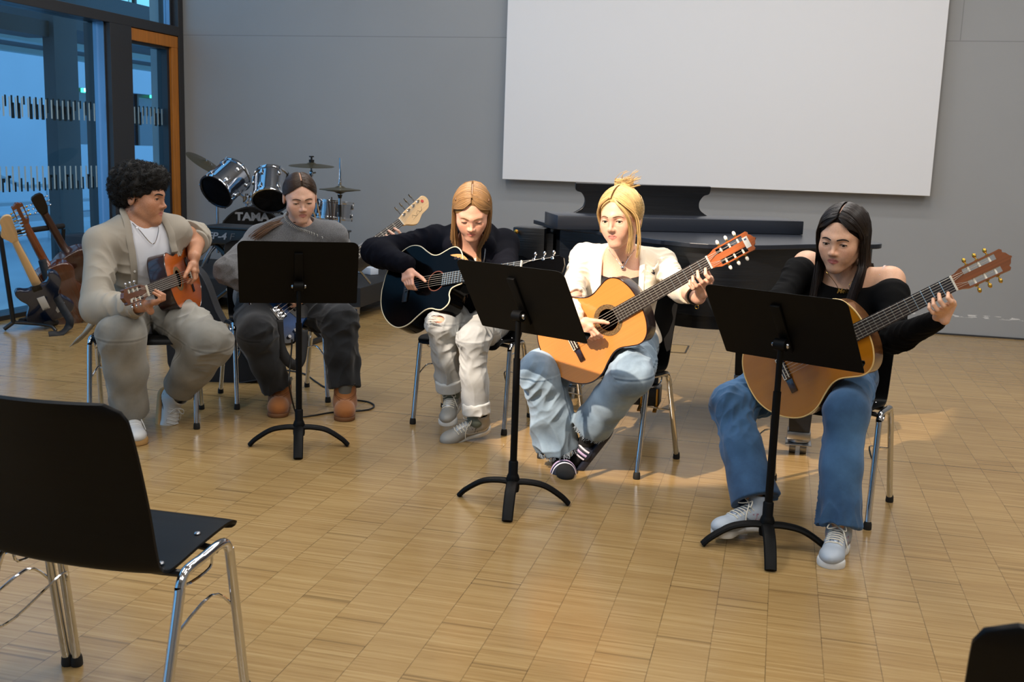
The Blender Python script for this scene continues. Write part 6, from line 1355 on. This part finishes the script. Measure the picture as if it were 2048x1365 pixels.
hood.append(rc(J['N']+x*.07+u*.02-f*.08, J['N']-x*.07+u*.02-f*.08, .05, .05, .03)); hood += op
hood += gcut(G3, 1, .405, .105)
mesh_obj('hoodie', hood, .0042, HD, p3, disp=folds([(lerp(J['P'], J['N'], .0), J['N'], .1, .005, .002, 0), (J['SR'], J['ER'], .08, .002, .007, 0), (J['ER'], J['WR'], .06, .007, .003, 0), (J['SL'], J['EL'], .08, .002, .007, 0), (J['EL'], J['WL'], .06, .007, .003, 0)], 31, .002))
mesh_obj('t_shirt', [grp(torso_prims(J, .010, 1)+[rc(J['N']+f*.03+u*.0, nb+f*.03, .062, .07, .01, 's')], .03)], .0042, TEE, p3)
for s_ in (-1, 1):
    q = [J['N']+x*s_*.082+u*.062+f*.062, J['N']+x*s_*.072-u*.01+f*.115, J['N']+x*s_*.05-u*.09+f*.138, J['N']+x*s_*.02-u*.16+f*.145]; MB().tube(sm(q, 6), .0035, 6).build('zipper', NICKEL, p3)
DN3 = denim('pale_grey_denim', '#84878a', '#b9bbba')
kr = J['KR']; rip = surf([leg_group(J, 'R', (.098, .084, .074), (.074, .070, .080), .96)], AY(882, 636, kr[1]-.3), V3(0, 1, 0), .5); rip = kr+V3(0, -.07, .03) if rip is None else rip
jn = [ell(J['P'], (.165, .125, .120), np.stack([J['x'], J['f'], Z3], 1), .04), leg_group(J, 'R', (.096, .080, .068), (.067, .058, .060), .83), leg_group(J, 'L', (.098, .082, .070), (.069, .059, .060), .84), ell(rip, (.036, .05, .017), None, .006, 's')]
mesh_obj('jeans', jn+gcut(G3, 1, .405, .105), .004, DN3, p3, disp=folds(SEG(J, .9), 41, .0025), color=wear(J, 6))
mesh_obj('knee', [rc(lerp(J['HR'], kr, .85), kr, .060, .057, .02), rc(kr, lerp(kr, J['AR'], .08), .057, .052, .02)], .004, SKIN, p3, color=lambda V: np.tile(np.array(lin('#dd9a80')[:3]), (len(V), 1)))
rs = np.random.RandomState(2); P_ = []
for k in range(46):
    a = rip+V3(rs.uniform(-.036, -.02), -.012+rs.normal()*.004, rs.uniform(-.018, .018)); b = a+V3(rs.uniform(.02, .06), -.006, rs.normal()*.006); P_.append([a, lerp(a, b, .5)+rs.normal(size=3)*.004, b])
strands('frayed_threads', np.array(P_), .0009, mat('pale_threads', '#d9d8d2', .9), p3)
for sd, fr_ in (('R', .83), ('L', .84)):
    K, A = J['K'+sd], J['A'+sd]; n_ = nrm(A-K); o_ = lerp(K, A, fr_-.07)
    mesh_obj('rolled_cuff', [rc(o_, o_+n_*.055, .0655, .068, .005), plane(o_, -n_, .006), plane(o_+n_*.055, n_, .006), rc(o_+n_*.03, o_+n_*.08, .050, .052, .005, 's')], .0035, DN3, p3, color=lambda V: np.full((len(V), 3), .8), disp=folds([(o_-n_*.01, o_+n_*.06, 3.0, .003, .003, 1)], 3, .001))
    sock(J, sd, p3, mat('grey_green_sock', '#5d665e', .9, bump=(300, .4, .001)), .034, .30)
GS = mat('grey_mesh_sneaker', '#8f8d88', .5, .15, bump=(600, .35, .001)); GO = mat('pale_grey_overlay', '#b5b6b8', .4, .3); DKL = mat('dark_grey_logo', '#4c4d50', .5)
tR = nrm(AY(887, 858, 4.44)-J['AR']); RR_ = foot_frame(nrm(tR+V3(0, -.25, .10)), nrm(V3(0, -.6, .8))); sneaker(J['AR']-RR_[:, 2]*.085, RR_, p3, GS, SOLEW, LACE, GO, .95, (DKL, LETTER_N))
tL = nrm(AY(889, 872, 4.52)-J['AL']); RL2 = foot_frame(nrm(tL+V3(0, -.1, .12)), nrm(V3(.1, -.5, .85))); sneaker(J['AL']-RL2[:, 2]*.085, RL2, p3, GS, SOLEW, LACE, GO, .95, (DKL, LETTER_N))
HM3 = strand_mat('dark_blonde_hair', '#8f6d47', .42, .42); h = HW(ho, HR_, hs)
hair_cap(ho, HR_, hs, p3, HM3, inf=.005, part=(.064, -.06, .004))
pth = []
for sd, S in ((1, J['SR']), (-1, J['SL'])):
    gs = []
    for q, (y0, fw, drp) in enumerate(((.055, .10, .22), (.03, .10, .24), (.0, .085, .24), (-.03, .06, .22), (-.07, -.05, .2))):
        a = lerp(J['N'], S, .30+.05*q)+f*(fw*.9+.02)+u*.035; b = lerp(J['N'], S, .27+.06*q)+f*(fw+.055)-u*.08; e = lerp(J['N'], S, .24+.06*q)+f*(fw+.075)-u*drp*.86
        gs.append([h(sd*.003, y0, .121-.25*max(0, y0-.02)), h(sd*.048, y0-.006, .098), h(sd*.079, y0*.5-.012, .045), h(sd*.081, y0*.35-.012, -.02), lerp(h(sd*.081, y0*.3-.01, -.07), a, .4), a, b, e])
    pth.append(guide_strands(gs, 850, 20, .006, 13+sd))
strands('hair', np.concatenate(pth), .0013, HM3, p3)
strands('hair_top', sweep(h, 1500, 43, low=-.03, back=.03), .0012, HM3, p3)
for sd in (-1, 1): MB().box(h(sd*.074, .015, .082), (.004, .034, .006), HR_).build('hair_clip', mat('tan_hair_clip', '#6a4a32', .4), p3)
# ================= P2: girl in the grey sweater with the bass
J = base_joints((-2.54, 5.07, .515), math.radians(38))
J['SR'] = AY(520, 482, 4.98); J['SL'] = bone(J['SR'], (664, 474), .345, False); J['N'] = AY(598, 462, 5.06)
g = Gf(GB); J['WL'], hL, tipsL, _ = fret_hand(g, [.80, .765, .735, .705], [.006, .0, .010, .015], 1.0, wo=-.03, wt=.07, wc=-.055)
J['WR'], hR, tipsR, _ = strum_hand(g, .10, .95, wx=-.06, wb=.09)
J['ER'] = ik(J['SR'], J['WR'], .285, .25, (476, 545)); J['EL'] = ik(J['SL'], J['WL'], .285, .25, (712, 520))
legs(J, (((514, 668), (560, 792)), ((680, 642), (690, 800))), (.41, .37), (.085, .085)); report('P2', J)
ho = AY(600, 396, 4.98); HR_ = head_frame(ho, 9, 17, -3); hs = 1.0; hp = head_prims(0, .0034, .003, 1.0); x, f, u = shoulders_frame(J); Rf_ = np.stack([x, f, u], 1)
p2 = person('person', 'girl with sleek brown ponytail in a grey wool sweater, black jeans and tan boots', J, (ho, HR_, hs), hp, (hR, hL), '#e3b49b', '#b8706c', cheek=.35)
face_bits(ho, HR_, hs, hp, p2, '#3b3a35', '#3b2a20', (4, 28), .0034, .003, .0026, .0011)
WOOL = mat('grey_boucle_wool', '#5d5e61', .95, bump=(420, .7, .003), var=(330, .45), sheen=.2)
arms = []
for sd in 'RL': arms += arm_prims(J, sd, (.058, .056, .056, .040), .016)
nb = ho+HR_@V3(0, -.02, -.062); tp = torso_prims(J, .034, 1)
sw = [grp(tp, .03), grp(arms, .03), rc(J['N']-u*.03, J['SR']+u*.004, .066, .072, .03), rc(J['N']-u*.03, J['SL']+u*.004, .066, .072, .03), grp([rc(J['N']-u*.01, nb, .074, .062, .02), plane(J['N']+u*.046+f*.02, nrm(u+f*.25), .008)], .02), rc(J['N']+u*.02, nb+u*.03, .062, .064, .008, 's')]
mesh_obj('sweater', sw, .0042, WOOL, p2, disp=folds([(lerp(J['P'], J['N'], .0), J['N'], .13, .006, .002, 0), (J['SR'], J['ER'], .10, .003, .008, 0), (J['ER'], J['WR'], .08, .008, .003, 0), (J['SL'], J['EL'], .10, .003, .008, 0), (J['EL'], J['WL'], .08, .008, .003, 0)], 51, .002))
STI = mat('white_blanket_stitch', '#cfcfca', .8); lp_ = rim_loop(J['N']+u*.046+f*.02, nrm(u+f*.25), .070, 60)
ax_ = nrm(u+f*.25); m = MB()
for k, q in enumerate(lp_):
    c_ = J['N']+u*.046+f*.02; d_ = surf(sw, q+(q-c_)*.9+ax_*.002, -(q-c_), .15)
    if d_ is not None: m.tube([d_+nrm(q-c_)*.002-ax_*.004, d_+nrm(q-c_)*.002+ax_*.004, d_-nrm(q-c_)*.006+ax_*.006], .0013, 5)
m.build('collar_stitching', STI, p2)
cwl = nrm(J['WL']-J['EL']); MB().tube(rim_loop(J['WL']-cwl*.012, cwl, .044, 28), .0028, 6, closed=True).build('cuff_stitching', STI, p2)
MB().lathe([(.036, -.03), (.042, -.01), (.0405, .012), (.034, .012)], J['WL']-cwl*.0, cwl, 24).build('cuff', mat('black_cuff_trim', '#0d0d0f', .9), p2)
DN2 = denim('washed_black_denim', '#08090a', '#2e3034')
jn = [ell(J['P'], (.168, .128, .120), np.stack([J['x'], J['f'], Z3], 1), .04), leg_group(J, 'R', (.112, .104, .094), (.092, .081, .076), .86), leg_group(J, 'L', (.112, .102, .092), (.090, .079, .078), .85)]
mesh_obj('jeans', jn, .0042, DN2, p2, disp=folds(SEG(J, 1.1), 61, .003), color=wear(J, 8, .9))
TAN = mat('tan_suede', '#8a5323', .9, bump=(200, .25, .001), var=(9, .15), sheen=.25); FLE = mat('cream_fleece', '#bcb4a4', .95, bump=(260, .8, .004)); BSOL = mat('brown_boot_sole', '#6b4423', .7)
for sd, tx in (('R', (545, 858)), ('L', (687, 868))):
    A = J['A'+sd]; b0 = A*V3(1, 1, 0); td = nrm((FL(*tx)-b0)*V3(1, 1, 0)); R_ = foot_frame(td); W = lambda q: b0+R_@np.array(q, float)
    bt = [ell((-.02, 0, .055), (.055, .048, .060), k=.03), rc((-.012, 0, .06), (-.020, 0, .20), .053, .057, .03), rc((0, 0, .055), (.075, 0, .045), .048, .045, .03), ell((.105, 0, .040), (.055, .050, .040), k=.03), plane((0, 0, .150), (.05, 0, 1), .006), plane((0, 0, .014), (0, 0, -1), .004), rc((-.015, 0, .12), (-.02, 0, .25), .040, .046, .006, 's')]
    bo = mesh_obj('boot', [xf(bt, b0, R_, 1.0)], .0035, TAN, p2)
    mesh_obj('sole', [xf([ecap((-.022, 0, .010), (.105, 0, .010), .054, .055, (0, 1, 0), .93, .01), plane((0, 0, .020), (0, 0, 1), .005), plane((0, 0, 0), (0, 0, -1), .004)], b0, R_, 1.0)], .003, BSOL, bo)
    rs = np.random.RandomState(3); P_ = []
    for k in range(420): a = rs.uniform(0, 2*PI); q = V3(-.0185+.047*math.cos(a), .047*math.sin(a), .147+rs.uniform(-.004, .008)); P_.append([W(q), W(q+V3(.006*math.cos(a), .006*math.sin(a), .006)), W(q+V3(.011*math.cos(a)+rs.normal()*.003, .011*math.sin(a)+rs.normal()*.003, .008+rs.normal()*.003))])
    strands('fleece_trim', np.array(P_), .0022, FLE, bo)
    for z_ in (.115, .122): MB().tube([W(q) for q in [surf(bt, (-.016+.1*math.cos(a), .1*math.sin(a), z_-.03*math.cos(a)), (-math.cos(a), -math.sin(a), 0), .12) for a in np.linspace(0, 2*PI, 30, endpoint=False)] if q is not None], .0014, 5, closed=True).build('seam', mat('tan_seam', '#6e3f1a', .8), bo)
    mesh_obj('sock', [rc(A+Z3*.02, A+Z3*.09, .042, .044, .01)], .005, mat('grey_sock', '#55544f', .9), p2)
HM2 = strand_mat('ash_brown_hair', '#3a2a1f', .45, .33); h = HW(ho, HR_, hs)
hair_cap(ho, HR_, hs, p2, HM2, inf=.002, part=(.066, -.02, .0042))
pth = []; rs = np.random.RandomState(19)
for k in range(1500):
    sd = 1 if k % 2 else -1; t = rs.rand(); y0 = .068-.09*t; z0 = .035+.089*math.sqrt(max(0, 1-((y0+.012)/.098)**2)); lo = rs.rand()**.7*(1-.6*t); P_ = np.asarray(sm([V3(sd*.0045, y0, z0), V3(sd*(.035+.03*lo), y0-.012, z0-.012-.03*lo), V3(sd*(.055+.026*lo), -.02-.01*lo, .06-.06*lo), V3(sd*(.05+.01*lo), -.07, .01-.02*lo), V3(sd*.012, -.100, -.02)], 5)); c_ = V3(0, -.012, .035); rad = V3(.0825, .0995, .0905)*(1+rs.uniform(-.01, .02)); q_ = (P_-c_)/rad; nq = np.linalg.norm(q_, axis=1, keepdims=True); q_ = q_/np.minimum(nq, 10); pth.append([h(*(c_+a*rad)) for a in q_])
strands('hair', np.array(pth), .0011, HM2, p2)
sh = J['SR']; pg = lambda k: [h(.01, -.10, -.02), h(.035, -.105, -.06)+V3(0, 0, 0), lerp(J['N'], sh, .45)+u*.100+f*(-.03+.018*k), lerp(J['N'], sh, .78)+u*.088+f*(.0+.02*k), lerp(J['N'], sh, 1.02)+u*.074+f*(.02+.02*k), lerp(J['N'], sh, 1.22)+u*.045+f*(.03+.02*k), lerp(J['N'], sh, 1.34)-u*.01+f*(.035+.02*k)]
strands('ponytail', guide_strands([pg(0), pg(1.5), pg(3)], 300, 22, .009, 20), .0016, strand_mat('brown_ponytail_hair', '#5a3f2a', .4, .36), p2)
# ================= P1: boy in the beige shirt
J = base_joints((-2.875, 4.44, .52), math.radians(30))
J['SR'] = AY(203, 488, 4.20); J['SL'] = bone(J['SR'], (352, 464), .36, False); J['N'] = lerp(J['SR'], J['SL'], .52)+V3(0, 0, .052)
g = Gf(G1); J['WR'], hR, tipsR, _ = fret_hand(g, [.560, .532, .506, .482], [.016, .008, .016, .024], 1.0, wo=-.01, wt=.062, wc=-.062)
J['WL'], hL, tipsL, _ = strum_hand(g, .10, 1.02, wx=-.055, wb=.085, b0=-.005)
J['ER'] = ik(J['SR'], J['WR'], .31, .26, (196, 612)); J['EL'] = bone(J['SL'], (392, 474), .29, False)
legs(J, (((242, 672), (262, 832)), ((420, 686), (352, 785))), (.42, .41), (.09, .17)); report('P1', J)
ho = AY(285, 397, 4.36); HR_ = head_frame(ho, 63, 3, 4); hs = 1.03; hp = head_prims(1, .0050, .0005, 1.0, 1.0, 1.10); x, f, u = shoulders_frame(J); Rf_ = np.stack([x, f, u], 1); nb = ho+HR_@V3(0, -.02, -.062)
p1 = person('person', 'boy with dark curly hair in a beige overshirt and white t-shirt, playing left-handed', J, (ho, HR_, hs), hp, (hR, hL), '#b07c5c', '#a8615a', fem=0, cheek=.3, neck=(.056, .060))
face_bits(ho, HR_, hs, hp, p1, '#2a1a12', '#120c0a', (8, 4), .0050, .0005, .0036, .0011)
TS = mat('white_jersey', '#d6d9e2', .8, bump=(300, .15, .0008)); SHT = mat('beige_linen', '#9b9488', .88, bump=((600, 600, 600), .3, .0008), var=(5, .05))
c0 = lerp(J['P'], J['N'], .66); nax = nrm(nb-J['N'])
mesh_obj('t_shirt', [grp(torso_prims(J, .010, 0)+[rc(J['N']-(nb-J['N'])*.15, nb+nax*.05, .066, .074, .008, 's')], .03)]+gcut(G1, S1), .0042, TS, p1, disp=folds([(J['P'], J['N'], .10, .005, .002, 0)], 71, .002))
arms = arm_prims(J, 'R', (.058, .056, .052, .040), .014, stop=.86)+arm_prims(J, 'L', (.058, .054, .052, .05), .014, stop=.30)
cl_ = nrm(J['WL']-J['EL']); cr_ = nrm(J['WR']-J['ER']); tp = torso_prims(J, .030, 0)
op = [boxp(c0+f*.16-u*.06, (.092, .12, .34), Rf_, .03, .012), ell(J['N']+f*.07+u*.03, (.095, .11, .12), Rf_, .02, 's'), rc(J['N'], nb+nax*.05, .074, .080, .012, 's')]
shirt = [grp(tp+op+[plane(lerp(J['P'], J['N'], -.06), -u, .004)], .03), grp(arms[:3]+[plane(lerp(J['ER'], J['WR'], .86), cr_, .003)], .03), grp(arms[3:]+[plane(lerp(J['EL'], J['WL'], .30), cl_, .003)], .03), rc(J['N']-u*.03, J['SR']+u*.004, .066, .070, .03), rc(J['N']-u*.03, J['SL']+u*.004, .066, .070, .03)]+op[2:]
shirt += gcut(G1, S1)
mesh_obj('overshirt', shirt, .0042, SHT, p1, disp=folds([(J['P'], J['N'], 4.0, .006, .002, 1), (J['SR'], J['ER'], .085, .003, .008, 0), (J['ER'], J['WR'], .06, .008, .003, 0), (J['SL'], J['EL'], .08, .003, .007, 0), (J['EL'], J['WL'], .05, .007, .003, 0)], 81, .0025))
# shirt tail hanging behind the right hip, open front edges and collar, cuffs and buttons
tl = [AY(190, 618, 4.42), AY(176, 640, 4.40), AY(160, 668, 4.42), AY(140, 692, 4.46)]; G = []
for i, p_ in enumerate(sm(tl, 5)): t_ = i/15; G.append([p_+V3(.02-.01*t_, .10, .03), p_+V3(-.012*math.sin(6*t_), .05, .0), p_, p_+V3(.04+.03*math.sin(5*t_), -.03, -.012), p_+V3(.10-.03*t_, -.05, .03+.02*t_)])
MB().grid(G).build('shirt_tail', SHT, p1, solid=.004, subsurf=1)
for s_ in (-1, 1):
    pts = [c0+x*s_*.099+u*(t*.27) for t in np.linspace(-1.0, .45, 9)]; q = [surf(shirt, p_+f*.25, -f, .4) for p_ in pts]; q = [a for a in q if a is not None]; q += [J['N']+x*s_*.085+u*.045+f*.045, J['N']+x*s_*.070+u*.075-f*.02, J['N']+x*s_*.035+u*.085-f*.065]
    MB().tube(sm(q, 4), .016, 8, flat=.22, upv=x).build('placket', SHT, p1)
    if s_ == 1:
        for a in q[1:6]: MB().lathe([(.0055, 0), (.0055, .002), (.0001, .0025)], a+f*.005, f, 12).build('button', mat('pearl_shirt_button', '#d9d6cf', .3), p1)
mesh_obj('rolled_cuff', [rc(lerp(J['EL'], J['WL'], .22), lerp(J['EL'], J['WL'], .34), .066, .064, .004), plane(lerp(J['EL'], J['WL'], .20), -cl_, .005), plane(lerp(J['EL'], J['WL'], .35), cl_, .005)], .004, SHT, p1)
mesh_obj('shirt_cuff', [rc(lerp(J['ER'], J['WR'], .76), lerp(J['ER'], J['WR'], .93), .052, .046, .004), plane(lerp(J['ER'], J['WR'], .74), -cr_, .005), plane(lerp(J['ER'], J['WR'], .94), cr_, .005), rc(lerp(J['ER'], J['WR'], .9), J['WR'], .040, .042, .004, 's')], .004, SHT, p1)
DN1 = denim('stone_twill', '#62605a', '#93918a')
jn = [ell(J['P'], (.172, .132, .120), np.stack([J['x'], J['f'], Z3], 1), .04), leg_group(J, 'R', (.114, .108, .098), (.098, .088, .080), .97), leg_group(J, 'L', (.112, .106, .098), (.099, .091, .080), .87)]
mesh_obj('trousers', jn+gcut(G1, S1), .0045, DN1, p1, disp=folds(SEG(J, 1.5), 91, .0035), color=wear(J, 12, .8))
WLE = mat('white_leather', '#c4c6c8', .45, bump=(300, .15, .0006)); 
sneaker(J['AR']-Z3*.09, foot_frame(nrm(FL(268, 880)-FL(252, 850))), p1, WLE, GUM, SOLEW, None, 1.08, (BLK, SWOOSH))
RL2 = foot_frame(nrm(V3(.10, -.28, -.95)), nrm(V3(.85, -.42, .22))); sneaker(J['AL']-RL2[:, 2]*.095+RL2[:, 0]*.045, RL2, p1, WLE, GUM, SOLEW, None, 1.08, (BLK, SWOOSH))
sock(J, 'L', p1, mat('white_sock', '#b9b9b6', .9, bump=(260, .4, .001)), .040, .3)
# curls
HM1 = strand_mat('black_curls', '#080504', .7, .75); h = HW(ho, HR_, hs)
afro = [ell((0, -.030, .062), (.108, .118, .098), k=.02), ell((0, -.070, .022), (.085, .070, .076), k=.03), ell((0, .045, .098), (.080, .060, .052), k=.03), ell((0, .118, -.036), (.066, .060, .102), k=.012, op='s')]
for s_ in (-1, 1): afro.append(ell((s_*.095, .022, -.035), (.036, .032, .048), k=.012, op='s'))
nzc = mknoise(26, 14, 4)
mesh_obj('hair', [xf(afro, ho, HR_, hs)], .0035, HM1, p1, disp=lambda V, N: .0035*nzc(V), color=lambda V: np.full((len(V), 3), .0))
rs = np.random.RandomState(30); pth = []
while len(pth) < 4600:
    d_ = nrm(rs.normal(size=3)); c_ = V3(0, -.03, .05); ts_ = np.linspace(.16, .02, 90); P_ = (c_+np.outer(ts_, d_)).astype(np.float32); v = field(afro, P_); i = np.argmax(v < 0)
    if v[i] >= 0 or (P_[i][1] > .03 and P_[i][2] < .03): continue
    q = P_[i].astype(float); R_ = frame(nrm(d_+rs.normal(size=3)*.5)); a0 = rs.uniform(0, 6); r0 = rs.uniform(.003, .0058); L_ = rs.uniform(.008, .022); tw = rs.uniform(1.2, 2.4)*rs.choice((-1, 1)); pth.append([h(*(q-d_*.006+R_@V3(r0*math.cos(a0+tw*2*PI*t), r0*math.sin(a0+tw*2*PI*t), L_*t))) for t in np.linspace(0, 1, 14)])
strands('curls', np.array(pth), .0011, HM1, p1)
MB().tube(sm([J['N']+x*.066+u*.052-f*.01, J['N']+x*.05+u*.015+f*.075, J['N']+f*.112-u*.055, J['N']-x*.05+u*.015+f*.075, J['N']-x*.066+u*.052-f*.01], 8), .0022, 6).build('chain_necklace', mat('silver_jewellery', '#c9c9cc', .2, 1), p1)
# ------------------------------------------------------------------ light: ceiling lamps, one stage spot, dusk outside
def area(name, loc, size, power, col, rot=(0, 0, 0)):
    l = bpy.data.lights.new(name, 'AREA'); l.shape = 'RECTANGLE'; l.size, l.size_y = size; l.energy = power; l.color = col
    o = bpy.data.objects.new(name, l); C.objects.link(o); o.location = loc; o.rotation_euler = rot; return o
for x in (-2.8, 0.2, 3.2):
    for y in (-1.5, 2.2, 5.6):
        area('ceiling_lamp', (x, y, ZC-.05), (.5, 2.0), 56, (1.0, .965, .92))
area('wall_washer', (-.8, 7.2, ZC-.05), (5.0, .25), 85, (1.0, .97, .94), (math.radians(-28), 0, 0))
sp = bpy.data.lights.new('stage_spot', 'SPOT'); sp.energy = 2600; sp.color = (1.0, .82, .64); sp.spot_size = math.radians(16.6); sp.spot_blend = .10; sp.shadow_soft_size = .035
so = bpy.data.objects.new('stage_spot', sp); C.objects.link(so); so.location = (-2.6, .4, 4.35)
tgt = Vector((-.72, 4.58, .80)); so.rotation_euler = (tgt-Vector(so.location)).to_track_quat('-Z', 'Y').to_euler()
w = bpy.data.worlds.new('dusk'); bpy.context.scene.world = w; w.use_nodes = True
bg = w.node_tree.nodes['Background']; bg.inputs[0].default_value = (.20, .42, .69, 1); bg.inputs[1].default_value = 2.1
vs = bpy.context.scene.view_settings; vs.view_transform = 'Standard'; vs.look = 'None'; vs.exposure = 0.12; vs.gamma = 1.0
try: vs.use_curve_mapping = False
except Exception: pass
